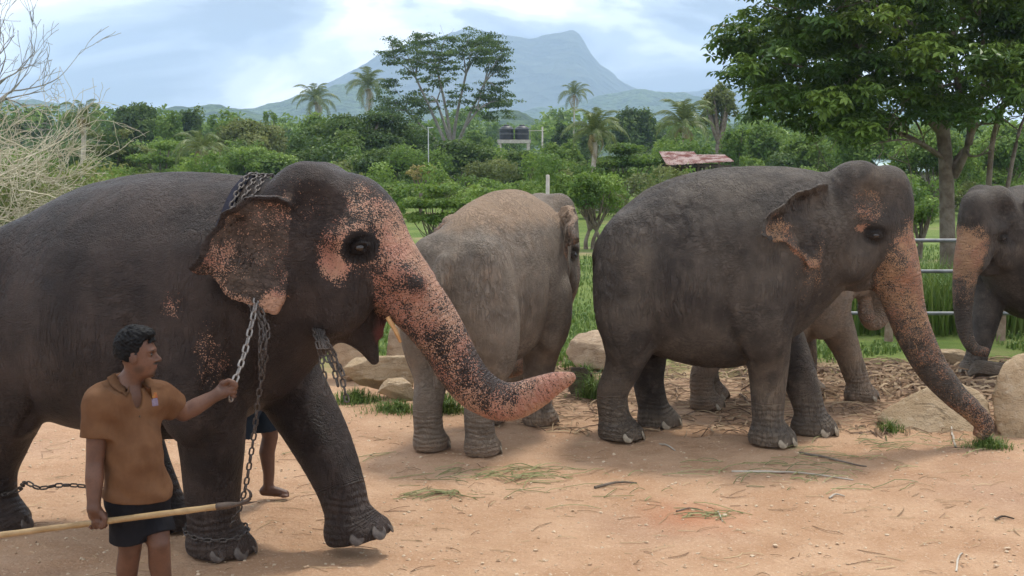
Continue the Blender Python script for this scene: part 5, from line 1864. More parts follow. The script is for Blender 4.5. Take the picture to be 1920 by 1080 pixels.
def rust_mat():
    m, nt, b = material('rusty_sheet', (0.5, 0.4, 0.38), 0.7, 0.3)
    co = nt.coord('Object')
    n = nt.noise(co, 1.8, 6, 0.68)
    col = nt.mix(nt.smooth(n, 0.44, 0.56), (0.46, 0.36, 0.33), (0.19, 0.062, 0.045))
    col = nt.mix(nt.math('MULTIPLY', nt.smooth(nt.noise(co, 5, 5, 0.7), 0.5, 0.7), 0.5), col, (0.26, 0.10, 0.075))
    nt.l.new(col, b.inputs['Base Color'])
    return m


RUST = rust_mat()
DARKWOOD = simple_mat('shed_timber', (0.05, 0.04, 0.032), (0.09, 0.07, 0.055), 3, 0.9)  # dark brown timber of the shed's beam and back wall
pA = at(1247, 300, SD)
shed = empty('open_shed', (pA[0], SD, 0))
mm = SD / FPX


def sheet(u0, u1, v_top, v_bot, dy0, dy1):
    """one corrugated sheet from its ridge (v_top, far) to its eave (v_bot, near)"""
    n = 26
    xs = np.linspace((u0 - 1247) * mm, (u1 - 1247) * mm, n)
    zt = at(1300, v_top, SD + dy1)[2]; zb = at(1300, v_bot, SD + dy0)[2]
    w = 0.022 * np.sin(np.arange(n) * math.pi / 2)
    top = np.stack([xs, np.full(n, dy1), zt + w], 1); bot = np.stack([xs, np.full(n, dy0), zb + w], 1)
    V = np.concatenate([top, bot, top - [0, 0, 0.012], bot - [0, 0, 0.012]])
    i = np.arange(n - 1)
    F = np.concatenate([np.stack([i, i + 1, i + 1 + n, i + n], 1), np.stack([i + 2 * n, i + 3 * n, i + 1 + 3 * n, i + 1 + 2 * n], 1), np.stack([i + n, i + n + 1, i + 3 * n + 1, i + 3 * n], 1)])
    link_mesh('roof_sheet', mesh_np('roof_sheet', V, F, RUST, False), None, shed)


for k in range(4):
    sheet(1247 + 16.5 * k, 1247 + 16.5 * (k + 1) + 1.2, 284, 309 - 1.0 * k, -0.6 - 0.01 * (k % 2), 2.4)
for k in range(4):
    sheet(1311 + 15 * k, 1311 + 15 * (k + 1) + 1.2, 290, 305 - 0.8 * k, -0.4 - 0.01 * (k % 2), 2.2)
zr = at(1300, 312, SD)[2]
for u in (1258, 1286, 1322, 1362):
    x = (u - 1247) * mm
    box_obj('post', (x - 0.045, x + 0.045, -0.35, -0.26, -0.05, zr), POSTM, shed)
    box_obj('post', (x - 0.045, x + 0.045, 2.0, 2.09, -0.05, zr + 0.25), POSTM, shed)
box_obj('back_wall', (0.1, 2.9, 2.12, 2.18, 0, zr + 0.1), DARKWOOD, shed)
box_obj('beam', (0.0, 2.95, -0.36, -0.27, zr - 0.02, zr + 0.06), DARKWOOD, shed)
tag(shed, 'open sided shed with a rusty corrugated roof among the trees', 'shed')

# water tanks on their stand
TD = 100.0
TANK = simple_mat('tank_black_plastic', (0.022, 0.026, 0.034), (0.035, 0.04, 0.05), 3, 0.45, 0.4)
tm = TD / FPX
p0 = at(964, 262, TD)
stand = empty('tank_stand', (p0[0], TD, 0))
zp = p0[2]
box_obj('platform', (-1.35, 1.35, -0.8, 0.8, zp - 0.28, zp), CONC, stand)
for sx in (-1, 1):
    for sy in (-1, 1):
        box_obj('column', (sx * 1.15 - 0.13, sx * 1.15 + 0.13, sy * 0.6 - 0.13, sy * 0.6 + 0.13, -0.1, zp - 0.28), CONC, stand)
for z in (0.45, 0.85):
    Vt, Ft = tube_mesh([[(-1.32, -0.78, zp + z, 0.02), (0, -0.78, zp + z, 0.02), (1.32, -0.78, zp + z, 0.02)]], 6)
    link_mesh('guard_rail', mesh_np('guard_rail', Vt, Ft, PIPE), None, stand)
for x in (-1.3, 1.3):
    Vt, Ft = tube_mesh([[(x, -0.78, zp, 0.02), (x, -0.78, zp + 1.0, 0.02)]], 6)
    link_mesh('guard_post', mesh_np('guard_post', Vt, Ft, PIPE), None, stand)
tag(stand, 'concrete stand with guard rail carrying two water tanks', 'stand')


def lathe(prof, n=20):
    V, F = [], []
    th = np.linspace(0, 2 * math.pi, n, endpoint=False)
    for rr, z in prof:
        V.append(np.stack([rr * np.cos(th), rr * np.sin(th), np.full(n, z)], 1))
    i = np.arange((len(prof) - 1) * n).reshape(-1, n)
    j = np.roll(i, -1, 1)
    return np.concatenate(V), np.stack([i, j, j + n, i + n], -1).reshape(-1, 4)


prof = [(0.0, 0.0), (0.56, 0.0)]
for k in range(6):
    z = 0.05 + k * 0.14
    prof += [(0.56, z), (0.585, z + 0.03), (0.585, z + 0.09), (0.56, z + 0.12)]
prof += [(0.55, 0.9), (0.42, 1.04), (0.22, 1.10)]
for x, lb in ((-0.62, 'ribbed black water tank nearer the tall feathery tree'), (0.64, 'ribbed black water tank farther from the feathery tree, pole side')):
    t = empty('water_tank', (p0[0] + x, TD, zp))
    Vt, Ft = lathe(prof)
    link_mesh('barrel', mesh_np('tank_barrel', Vt, Ft, TANK), None, t)
    Vt, Ft = lathe([(0.23, 1.09), (0.24, 1.17), (0.20, 1.20), (0.0, 1.21)])
    link_mesh('lid', mesh_np('tank_lid', Vt, Ft, TANK), None, t)
    tag(t, lb, 'water tank', 'water tanks')


def pole(label, u, v_top, D, rad, mat, arm=None, name='lamp_pole'):
    p = at(u, v_top, D)
    t = empty(name, (p[0], D, 0))
    Vt, Ft = tube_mesh([[(0, 0, -0.1, rad), (0, 0, p[2] * 0.5, rad * 0.9), (0, 0, p[2], rad * 0.8), (0, 0, p[2] + 0.01, 0.001)]], 8)
    link_mesh('shaft', mesh_np('pole_shaft', Vt, Ft, mat), None, t)
    if arm:
        Vt, Ft = tube_mesh([[(arm[0], 0, p[2] - arm[2], 0.03), (arm[1], 0, p[2] - arm[2] + 0.02, 0.03)]], 6)
        link_mesh('cross_arm', mesh_np('pole_arm', Vt, Ft, mat), None, t)
    return tag(t, label, 'pole')


WHITEP = simple_mat('painted_steel', (0.36, 0.38, 0.39), (0.45, 0.46, 0.47), 2, 0.5)
pole('thin pale lamp pole standing before the dark trees', 803, 238, 60, 0.028, WHITEP, (-0.05, 0.25, 0.05))
pole('grey power pole with a cross arm right of the water tanks', 1017, 238, 96, 0.075, CONC, (-1.1, 0.1, 0.3))
pole('short squared concrete post rising behind the dusty elephant', 1027, 328, 24, 0.045, CONC, None, 'concrete_post')

# pale blue roof far behind the big tree
BD = 60.0
pb = at(1715, 300, BD)
hut = empty('pale_roofed_house', (pb[0], BD, 0))
AQUA = simple_mat('pale_blue_sheet', (0.42, 0.55, 0.56), (0.55, 0.66, 0.66), 1.5, 0.5)
WALLP = simple_mat('limewashed_wall', (0.45, 0.40, 0.33), (0.55, 0.50, 0.43), 1.5, 0.9)
hw = 1.9
zt_, zb_ = at(1715, 296, BD)[2], at(1715, 320, BD)[2]
V = np.array([(-hw, -1.4, zb_), (hw, -1.4, zb_), (hw, 1.4, zt_ + 0.15), (-hw, 1.4, zt_ + 0.15), (-hw, -1.4, zb_ - 0.05), (hw, -1.4, zb_ - 0.05), (hw, 1.4, zt_ + 0.1), (-hw, 1.4, zt_ + 0.1)])
link_mesh('roof', mesh_np('hut_roof', V, np.array([[0, 1, 2, 3], [4, 7, 6, 5], [0, 4, 5, 1], [1, 5, 6, 2], [2, 6, 7, 3], [3, 7, 4, 0]]), AQUA, False), None, hut)
box_obj('wall', (-hw + 0.15, hw - 0.15, -1.1, 1.2, -0.1, zb_ - 0.03), WALLP, hut)
tag(hut, 'small house with a pale blue roof glimpsed behind the big tree', 'house')
# ------------------------------------------------------------------ grass, gravel, straw, sticks
def blades(name, pts, h, w, mat, r, lean=0.5, tint=None):
    """grass blades: bent two-segment strips at pts"""
    n = len(pts)
    hh = (h * r.uniform(0.4, 1.3, n))[:, None]
    a = r.uniform(0, 2 * math.pi, n)
    d = np.stack([np.cos(a), np.sin(a), np.zeros(n)], 1)
    s = np.stack([-np.sin(a), np.cos(a), np.zeros(n)], 1) * w * r.uniform(0.6, 1.3, (n, 1))
    ln = (lean * r.uniform(0.2, 1.2, n))[:, None]
    up = np.array([0, 0, 1.0])
    m = pts + up * hh * 0.6 + d * hh * ln * 0.3
    t = pts + up * hh * (0.95 - 0.3 * ln) + d * hh * ln * 0.9
    V = np.stack([pts - s, pts + s, m + s * 0.8, m - s * 0.8, t], 1).reshape(-1, 3)
    i = np.arange(n) * 5
    me = mesh_np(name, V, [np.stack([i, i + 1, i + 2, i + 3], 1), np.stack([i + 3, i + 2, i + 4], 1)], mat, False)
    float_attr(me, 'tint', np.repeat(r.uniform(0.1, 1, n) if tint is None else tint, 5))
    return me


def tuft(label, u, v, rad, n, h, seed, name='grass_tuft', sx=1.0):
    r = np.random.default_rng(seed)
    g = ground(u, v)
    a, q = r.uniform(0, 2 * math.pi, n), np.abs(r.normal(0, 0.62, n)) * rad
    P = np.stack([q * np.cos(a) * sx, q * np.sin(a) * 0.7, np.full(n, -0.02)], 1)
    P[:, :2] += 0.10 * rad * r.normal(size=(n, 2))
    o = link_mesh(name, blades(name, P, h * (1.25 - 0.7 * np.minimum(q / rad, 1.3)), 0.0042, LEAF['grass'], r, 1.15), None, None, (g[0], g[1], 0))
    return tag(o, label, None, None, 'stuff')


tuft('grass tuft left of the small jagged rock', 668, 752, 0.34, 620, 0.15, 1)
tuft('grass growing at the foot of the small jagged rock', 742, 770, 0.34, 620, 0.13, 2)
tuft('bright grass tuft between the dusty elephant\'s hind feet', 836, 770, 0.24, 560, 0.22, 3)
tuft('tall grass tuft beside the large grey elephant\'s hind foot', 1114, 744, 0.18, 480, 0.30, 4)
tuft('grass sprouting on top of the small dark rock', 1096, 700, 0.12, 200, 0.14, 5)
tuft('handful of cut green grass under the large grey elephant\'s trunk tip', 1852, 838, 0.2, 520, 0.13, 6, 'cut_grass', 1.1)
tuft('wispy grass at the near end of the sloping slab', 1668, 806, 0.14, 160, 0.12, 7)

r = np.random.default_rng(31)
# lawn of the field: thick near, thinning out
P = []
for (y0, y1, n) in ((14.2, 20, 26000), (20, 34, 26000)):
    y = r.uniform(y0, y1, n)
    x = r.uniform(-0.50, 0.50, n) * y
    P.append(np.stack([x, y, np.zeros(n) - 0.02], 1))
P = np.concatenate(P)
keep = (fbm(P[:, 0] * 0.5, P[:, 1] * 0.35, 4, 5) > -0.22) & (P[:, 1] + 2.2 * fbm(P[:, 0] * 0.9, P[:, 1] * 0.9, 3, 8) > 14.6)
P = P[keep]
tag(link_mesh('grass', blades('field_grass', P, 0.13, 0.012, LEAF['grass'], r, 0.8)), 'short grass of the field behind the elephants', kind='stuff')
# tall grass behind the fence
P = np.stack([r.uniform(4.6, 9.5, 6000), r.uniform(17.1, 19.5, 6000), np.zeros(6000) - 0.02], 1)
tag(link_mesh('grass', blades('tall_grass', P, 0.95, 0.012, LEAF['grass'], r, 0.45)), 'tall reedy grass behind the pipe fence', kind='stuff')

# gravel on the bare earth
V0, F0 = ico(1)
n = 9000
y = 5.2 + 7.0 * r.uniform(0, 1, n) ** 1.6
x = r.uniform(-0.46, 0.46, n) * y
s = 0.0030 + 0.011 * r.uniform(0, 1, n) ** 4
z = gz(x, y)
J = (1 + 0.25 * r.normal(size=(n, len(V0), 1)))
GVs = V0[None] * J * s[:, None, None] * np.array([1.2, 1.2, 0.7]) + np.stack([x, y, z + s * 0.25], 1)[:, None]
GFs = F0[None] + (np.arange(n) * len(V0))[:, None, None]
PEB = simple_mat('pebble', (0.40, 0.26, 0.16), (0.58, 0.46, 0.33), 25, 0.9)
tag(link_mesh('gravel', mesh_np('gravel', GVs.reshape(-1, 3), GFs.reshape(-1, 3), PEB, False)), 'loose gravel strewn over the bare earth', kind='stuff')


def straw(name, P0, ang, L, w, mat, r, bend=0.3, lift=0.01):
    """flat bent stalks lying on the ground"""
    n = len(P0)
    ts = np.linspace(-0.5, 0.5, 5)
    d = np.stack([np.cos(ang), np.sin(ang), np.zeros(n)], 1)
    s = np.stack([-np.sin(ang), np.cos(ang), np.zeros(n)], 1)
    kb = r.normal(0, bend, n)
    C = P0[:, None] + d[:, None] * (ts[None, :, None] * L[:, None, None]) + s[:, None] * ((kb[:, None] * (ts ** 2)[None] * L[:, None])[:, :, None])
    C[:, :, 2] += (lift * r.uniform(0.1, 1, n))[:, None] * (1 - (2 * ts[None]) ** 2) + 0.003
    zz = gz(C[:, :, 0], C[:, :, 1])
    C[:, :, 2] += zz
    wv = (w * r.uniform(0.5, 1.4, n))[:, None, None] * s[:, None] * np.array([1, 1, 1, 1, 0.4])[None, :, None]
    up = np.zeros_like(C); up[:, :, 2] = w * 0.9
    V = np.stack([C - wv, C + up, C + wv], 2).reshape(n, -1, 3)
    F = []
    for i in range(4):
        for j in range(2):
            a = i * 3 + j
            F.append([a, a + 1, a + 4, a + 3])
    F = np.array(F)[None] + (np.arange(n) * 15)[:, None, None]
    me = mesh_np(name, V.reshape(-1, 3), F.reshape(-1, 4), mat, False)
    float_attr(me, 'tint', np.repeat(r.uniform(0, 1, n), 15))
    return me


STRAW = leaf_mat('dry_stalk', (0.16, 0.09, 0.05), (0.33, 0.22, 0.12), (0.50, 0.38, 0.22), 0.05, 0.8)
GREENSTALK = leaf_mat('cut_stalk', (0.12, 0.13, 0.05), (0.20, 0.21, 0.08), (0.33, 0.30, 0.14), 0.1, 0.7)
DEADLEAF = leaf_mat('dead_leaf', (0.11, 0.068, 0.045), (0.25, 0.16, 0.095), (0.46, 0.34, 0.21), 0.05, 0.9)
# sparse stalks everywhere on the bare earth
n = 650
y = 5.6 + 7.5 * r.uniform(0, 1, n) ** 0.9
P0 = np.stack([r.uniform(-0.44, 0.46, n) * y, y, np.zeros(n)], 1)
tag(link_mesh('straw', straw('straw', P0, r.normal(0.1, 0.6, n), r.uniform(0.04, 0.22, n), 0.0035, STRAW, r)), 'dry stalks scattered over the bare earth', kind='stuff')
# green feed scattered in front of the standing elephants
n = 200
cl = [(960, 885, 0.30, 60), (830, 925, 0.12, 26), (1120, 905, 0.5, 20), (1450, 890, 0.45, 34), (1700, 830, 0.5, 40), (1330, 965, 0.12, 14), (560, 860, 0.4, 12), (1560, 860, 0.5, 22)]
P0, L = [], []
for (u, v, sd, k) in cl:
    g = ground(u, v)
    P0.append(np.stack([g[0] + sd * r.normal(size=k), g[1] + sd * 0.45 * r.normal(size=k), np.zeros(k)], 1)); L.append(r.uniform(0.06, 0.42, k))
P0, L = np.concatenate(P0), np.concatenate(L)
tag(link_mesh('straw', straw('green_feed', P0, r.normal(0.15, 0.5, len(P0)), L, 0.0045, GREENSTALK, r, 0.25, 0.03)), 'green cut fodder stalks lying in front of the elephants', kind='stuff')
# trampled litter between the feet on the right
n = 1800
x = r.uniform(0.2, 6.8, n); y = r.uniform(11.0, 15.2, n)
k = fbm(x * 0.9, y * 1.1, 4, 4) > -0.12
P0 = np.stack([x, y, np.zeros(n)], 1)[k]
tag(link_mesh('litter', straw('litter', P0, r.uniform(0, 6.28, len(P0)), r.uniform(0.06, 0.42, len(P0)), 0.008, DEADLEAF, r, 0.4, 0.035)), 'trampled dead leaves and stalks around the elephants\' feet', kind='stuff')
n = 900
x = r.uniform(2.6, 6.6, n); y = r.uniform(12.6, 14.6, n)
P0 = np.stack([x, y, np.full(n, 0.02)], 1)
tag(link_mesh('litter', straw('litter_deep', P0, r.uniform(0, 6.28, n), r.uniform(0.08, 0.4, n), 0.014, DEADLEAF, r, 0.5, 0.07)), 'heaped dead leaf stalks behind the large grey elephant', kind='stuff')


def stick(label, a, b, rad, mat=None, bend=0.04, name='stick'):
    A, B = ground(*a), ground(*b)
    o0 = (A + B) / 2
    m = (A + B) / 2 + np.array([0.0, bend, 0.01])
    P = spline([(*(A - o0), rad), (*(m - o0), rad * 0.9), (*(B - o0), rad * 0.55)], 5)
    P[:, 2] += rad * 0.7 + gz(P[:, 0] + o0[0], P[:, 1] + o0[1])
    V, F = tube_mesh([P], 6)
    o = link_mesh(name, mesh_np(name, V, F, mat or BARK), None, None, (o0[0], o0[1], 0))
    return tag(o, label, 'stick', 'sticks on the ground')


stick('short dark stick lying in front of the dusty elephant', (1115, 912), (1194, 904), 0.011, BARK)
stick('pale thin stick right of the short dark one, near the large grey elephant\'s forefoot', (1236, 832), (1266, 842), 0.009, BARK_PALE)
stick('long bent stalk in front of the large grey elephant\'s forefeet', (1372, 882), (1600, 896), 0.009, BARK_PALE, 0.08)
stick('brown stick ending near the slab, crossing in front of the far forefoot', (1500, 846), (1625, 872), 0.010, BARK, -0.05)
stick('curved yellow stalk lying alone at the bottom right', (1793, 1064), (1808, 1030), 0.007, BARK_PALE, 0.03)
stick('small dark twig at the right edge of the open ground', (1866, 974), (1902, 972), 0.008, BARK_DARK)
stick('short pale stick in the middle of the open ground', (1555, 933), (1584, 930), 0.008, BARK_PALE)
stick('bent pale twig in the scuffed red patch, arched end', (1345, 955), (1355, 976), 0.006, BARK_PALE)
stick('crooked thin twig lying across the scuffed red patch', (1268, 958), (1318, 954), 0.006, BARK, 0.03)
stick('pale stake leaning against the sloping slab', (1792, 840), (1783, 786), 0.010, BARK_PALE)
# ------------------------------------------------------------------ people
def person_skin_mat(name, c1, c2):
    m, nt, b = material(name, c1, 0.5, 0.35)
    co = nt.coord('Object')
    col = nt.mix(nt.smooth(nt.noise(co, 6, 4, 0.6), 0.35, 0.65), c1, c2)
    col = nt.mix(nt.math('MULTIPLY', nt.smooth(nt.noise(co, 90, 3, 0.6), 0.5, 0.7), 0.25), col, tuple(c * 0.6 for c in c1))
    col = nt.mix(nt.attr('beard'), col, (0.012, 0.009, 0.008))
    col = nt.mix(nt.math('MULTIPLY', nt.attr('lips'), 0.7), col, (0.16, 0.055, 0.045))
    nt.l.new(col, b.inputs['Base Color'])
    b.inputs['Subsurface Weight'].default_value = 0.06
    b.inputs['Subsurface Radius'].default_value = (0.02, 0.008, 0.004)
    nt.l.new(nt.bump(nt.noise(co, 160, 3, 0.6), 0.25, 0.003), b.inputs['Normal'])
    return m


def cloth_mat(name, c1, c2, weave=420.0, rough=0.85):
    m, nt, b = material(name, c1, rough, 0.15)
    co = nt.coord('Object')
    col = nt.mix(nt.smooth(nt.noise(co, 7, 5, 0.65), 0.35, 0.7), c1, c2)
    nt.l.new(col, b.inputs['Base Color'])
    fold = nt.noise(nt.coord('Object', (1, 1, 0.45), None, (0, R(25), 0)), 9, 2, 0.45, 0.4)
    fine = nt.noise(co, weave, 2, 0.5)
    nt.l.new(nt.bump(nt.math('MULTIPLY_ADD', fold, 3.2, nt.math('MULTIPLY', fine, 0.22)), 0.7, 0.013), b.inputs['Normal'])
    return m


SKIN_A = person_skin_mat('skin_brown', (0.078, 0.036, 0.022), (0.122, 0.058, 0.036))
HAIR_M = simple_mat('black_hair', (0.003, 0.003, 0.0035), (0.006, 0.006, 0.007), 40, 0.6, 0.15, 0.8, 130, 0, 0.006)
POLO = cloth_mat('ochre_polo', (0.105, 0.050, 0.024), (0.138, 0.070, 0.035))
SHORTS_M = cloth_mat('navy_shorts', (0.006, 0.006, 0.008), (0.011, 0.011, 0.014))
SHORTS_B = cloth_mat('blue_shorts', (0.014, 0.022, 0.034), (0.022, 0.034, 0.05))
BUTTON = simple_mat('dark_button', (0.05, 0.03, 0.015), None, rough=0.4)
BADGE_RED = simple_mat('badge_red', (0.20, 0.035, 0.016), (0.24, 0.12, 0.02), 90, 0.8)
BADGE_BLUE = simple_mat('badge_lilac', (0.12, 0.09, 0.14), (0.17, 0.135, 0.18), 110, 0.8)


def fist(f, c, axis, u, r0=0.016, s=1.0):
    """four fingers and a thumb closed round a rod through c along axis; u points from the wrist to the hand"""
    a = unit(np.array(axis, float)); u = np.array(u, float)
    u = unit(u - (u @ a) * a)
    n = np.cross(a, u)
    c = np.array(c, float)
    rr = r0 + 0.009 * s
    f.ell(c - u * 0.030 * s + n * 0.012 * s, (0.040 * s, 0.020 * s, 0.042 * s), 0.02, rot=np.stack([u, n, a], 1))
    for i, (ln, fr) in enumerate(((1.0, 0.0088), (1.06, 0.0092), (1.0, 0.0088), (0.85, 0.0078))):
        off = a * (0.029 - 0.0195 * i) * s
        P = []
        for t in np.linspace(105, 105 - 215 * ln, 8):
            q = c + off + (u * math.cos(R(t)) + n * math.sin(R(t))) * rr
            P.append((*q, fr * s))
        f.chain([(*(c - u * 0.022 * s + n * (rr + 0.006) + off), 0.0105 * s)] + P, 0.006)
    th = [c - u * 0.045 * s + a * 0.030 * s, c - u * 0.022 * s + a * 0.046 * s - n * 0.012 * s, c + u * 0.004 + a * 0.040 * s - n * rr, c + u * 0.014 * s + a * 0.022 * s - n * (rr + 0.004)]
    f.chain([(*q, w * s) for q, w in zip(th, (0.015, 0.0125, 0.0105, 0.0095))], 0.01)


def open_hand(f, w, d, n, s=1.0):
    """a relaxed hand hanging from wrist w along d, palm normal n"""
    d = unit(np.array(d, float)); n = np.array(n, float); n = unit(n - (n @ d) * d)
    b = np.cross(d, n)
    w = np.array(w, float)
    f.ell(w + d * 0.045 * s, (0.050 * s, 0.017 * s, 0.038 * s), 0.02, rot=np.stack([d, n, b], 1))
    for i, ln in enumerate((0.070, 0.078, 0.072, 0.056)):
        q0 = w + d * 0.085 * s + b * (0.027 - 0.018 * i) * s
        q1 = q0 + (d * 0.85 + n * 0.25) * ln * 0.5 * s
        q2 = q1 + (d * 0.65 + n * 0.75) * ln * 0.5 * s
        f.chain([(*q0, 0.0095 * s), (*q1, 0.0088 * s), (*q2, 0.007 * s)], 0.006)
    t0 = w + d * 0.02 * s + b * 0.030 * s
    f.chain([(*t0, 0.014 * s), (*(t0 + d * 0.03 * s + b * 0.022 * s + n * 0.01), 0.0115 * s), (*(t0 + d * 0.058 * s + b * 0.026 * s + n * 0.02), 0.009 * s)], 0.01)


def plane_cut(f, p, n):
    p, n = np.array(p, float), unit(np.array(n, float))
    f.prim(lambda x, y, z: (x - p[0]) * n[0] + (y - p[1]) * n[1] + (z - p[2]) * n[2], f.lo, f.lo + f.h * np.array(f.n), 0.004, 's')


def noise_push(f, amp, sc, seed):
    x, y, z = f.coords(tuple(slice(None) for _ in range(3)))
    w = np.sin(x * sc + 2.1 * np.sin(z * sc * 0.7 + seed)) * np.sin(z * sc * 1.3 + 1.7 * np.sin(y * sc + seed * 2)) + 0.5 * np.sin((x + z) * sc * 1.9 + seed) * np.sin(y * sc * 1.7 + 1.1)
    f.F += (amp * w).astype(np.float32)


def person(name, loc, J, yaw, hyaw, shirt_mat, shorts_mat, label, h=0.006, hands=None, hpitch=0.0, belly=0.0, sleeve=0.62, hem=None, short_t=0.82, collar=True):
    """J: joint name -> (x, y, z) relative to loc"""
    J = {k: np.array(v, float) for k, v in J.items()}
    allp = np.array(list(J.values()))
    lo, hi = allp.min(0) - 0.26, allp.max(0) + 0.26
    B = rot_yp(yaw, 0)
    fw, lf = B[:, 0], B[:, 1]
    pel, che, nk = J['pelvis'], J['chest'], J['neck']
    wai = pel * 0.5 + che * 0.5

    def torso(f, g, k=0.06):
        f.ell(che + np.array([0, 0, 0.02]), (0.104 + g, 0.150 + g, 0.21 + g), k, rot=B)
        f.ell(wai + fw * (0.012 + belly * 0.5), (0.098 + g + belly, 0.128 + g, 0.20 + g), k, rot=B)
        f.ell(pel, (0.104 + g, 0.142 + g, 0.15 + g), k, rot=B)
        for s in 'LR':
            f.ell(J['sh' + s] * 0.72 + nk * 0.28 + np.array([0, 0, -0.035]), (0.075 + g, 0.085 + g, 0.06 + g), k, rot=B)

    def arm(f, s, g, upto=1.0):
        a, b, c = J['sh' + s], J['el' + s], J['wr' + s]
        if upto >= 1.0:
            m = b * 0.65 + c * 0.35
            f.chain([(*a, 0.064 + g), (*(a * 0.5 + b * 0.5), 0.053 + g), (*b, 0.045 + g), (*m, 0.047 + g), (*c, 0.031 + g)], 0.04)
        else:
            f.chain([(*a, 0.066 + g), (*(a * 0.5 + b * 0.5), 0.062 + g), (*(a + (b - a) * (upto + 0.25)), 0.062 + g)], 0.04)
    f = Field(lo, hi, h)
    torso(f, 0.0)
    f.chain([(*(nk - np.array([0, 0, 0.06])), 0.075), (*nk, 0.06), (*(J['head'] + np.array([0, 0, -0.06])), 0.054)], 0.05)
    for s in 'LR':
        arm(f, s, 0)
        hp, kn, an = J['hip' + s], J['kn' + s], J['an' + s]
        calf = kn * 0.68 + an * 0.32 - fw * 0.02
        f.chain([(*hp, 0.092), (*(hp * 0.5 + kn * 0.5), 0.082), (*kn, 0.058), (*calf, 0.058), (*(an * 0.75 + kn * 0.25), 0.042), (*an, 0.038)], 0.03)
        ft = J['to' + s] - an; ft[2] = 0; ft = unit(ft)
        f.chain([(*(an - ft * 0.035 - np.array([0, 0, 0.045])), 0.034), (*(an + ft * 0.06 - np.array([0, 0, 0.045])), 0.036), (*(an + ft * 0.13 - np.array([0, 0, 0.058])), 0.028)], 0.03)
        sd = np.cross(np.array([0, 0, 1]), ft)
        for i in range(5):
            q = an + ft * (0.155 - 0.008 * abs(i - 1)) + sd * (i - 2) * 0.017 - np.array([0, 0, 0.068])
            f.chain([(*(q - ft * 0.03), 0.013), (*q, 0.011)], 0.008)
    # hands
    for s, hd in (hands or {}).items():
        if hd[0] == 'fist':
            fist(f, np.array(hd[1]), hd[2], np.array(hd[1]) - J['wr' + s], hd[3], 1.14)
            f.chain([(*J['wr' + s], 0.030), (*(np.array(hd[1]) * 0.7 + J['wr' + s] * 0.3), 0.026)], 0.02)
        else:
            open_hand(f, J['wr' + s], hd[1], hd[2])
    # head
    HMx = rot_yp(hyaw, hpitch)
    hf = (HMx, J['head'])
    f.ell((-0.012, 0, 0.03), (0.098, 0.076, 0.098), 0.03, frame=hf)
    f.ell((0.022, 0, -0.045), (0.070, 0.058, 0.080), 0.03, frame=hf)
    f.ell((0.060, 0, -0.098), (0.030, 0.030, 0.024), 0.02, frame=hf)          # chin
    f.ell((0.075, 0, 0.022), (0.020, 0.050, 0.014), 0.02, frame=hf)           # brow
    f.ell((0.078, 0.030, 0.002), (0.020, 0.018, 0.014), 0.012, 's', hf, True)   # eye hollows
    f.ell((0.068, 0.030, 0.002), (0.013, 0.015, 0.010), 0.008, 'u', hf, True)
    f.chain([(0.080, 0, 0.012, 0.009), (0.101, 0, -0.016, 0.011), (0.112, 0, -0.030, 0.012)], 0.010, hf)
    f.ell((0.096, 0.012, -0.034), (0.010, 0.008, 0.007), 0.008, frame=hf, mirror=True)
    f.ell((0.089, 0, -0.056), (0.012, 0.022, 0.007), 0.005, frame=hf)
    f.ell((0.086, 0, -0.071), (0.012, 0.020, 0.008), 0.005, frame=hf)
    f.ell((-0.005, 0.078, -0.012), (0.022, 0.010, 0.032), 0.008, frame=hf, mirror=True)   # ears
    V, Q = f.mesh()
    V = relax(V, Q, 1)
    Hl = (V - J['head']) @ HMx
    inhead = np.linalg.norm(Hl, axis=1) < 0.16
    beard = inhead * np.maximum(smoothstep(1.0, 0.5, np.linalg.norm((Hl - [0.092, 0, -0.047]) / [0.035, 0.040, 0.010], axis=1)) * 0.9,
                                smoothstep(1.0, 0.4, np.linalg.norm((Hl - [0.065, 0, -0.100]) / [0.06, 0.042, 0.026], axis=1)) * 0.85)
    ay = np.abs(Hl[:, 1])
    beard = np.maximum(beard, inhead * 0.85 * smoothstep(1.0, 0.5, np.sqrt(((Hl[:, 0] - 0.078) / 0.03) ** 2 + ((ay - 0.032) / 0.024) ** 2 + ((Hl[:, 2] - 0.024) / 0.006) ** 2)))    # eyebrows
    beard = np.maximum(beard, inhead * 0.5 * smoothstep(1.0, 0.3, np.sqrt(((Hl[:, 0] - 0.02) / 0.05) ** 2 + ((ay - 0.062) / 0.02) ** 2 + ((Hl[:, 2] + 0.075) / 0.035) ** 2)))
    lips = inhead * smoothstep(1.0, 0.5, np.linalg.norm((Hl - [0.09, 0, -0.063]) / [0.02, 0.024, 0.011], axis=1))
    me = mesh_np(name + '_body', V, Q, SKIN_A)
    float_attr(me, 'beard', beard); float_attr(me, 'lips', lips)
    root = empty(name, loc)
    link_mesh('body', me, None, root)
    em = bpy.data.meshes.get('human_eye') or dome_mesh('human_eye', 0.011, 0.011, 0.010, EYE_MAT, 10, 6)
    for sd in (1, -1):
        link_mesh('eye', em, None, root, Vector(HMx @ np.array([0.0735, sd * 0.030, 0.002]) + J['head']))
    # hair: a cropped cap with curls
    g = Field(J['head'] - 0.16, J['head'] + 0.18, h * 0.8)
    g.ell((-0.018, 0, 0.045), (0.104, 0.084, 0.098), 0.03, frame=hf)
    g.ell((0.030, 0, 0.105), (0.062, 0.066, 0.040), 0.03, frame=hf)
    g.ell((-0.055, 0, -0.01), (0.062, 0.070, 0.075), 0.03, frame=hf)
    g.prim(lambda x, y, z: -(x - 0.035 - 0.5 * (z - 0.05)) + 0 * y, (0.0, -0.13, -0.2), (0.2, 0.13, 0.072), 0.012, 's', hf)
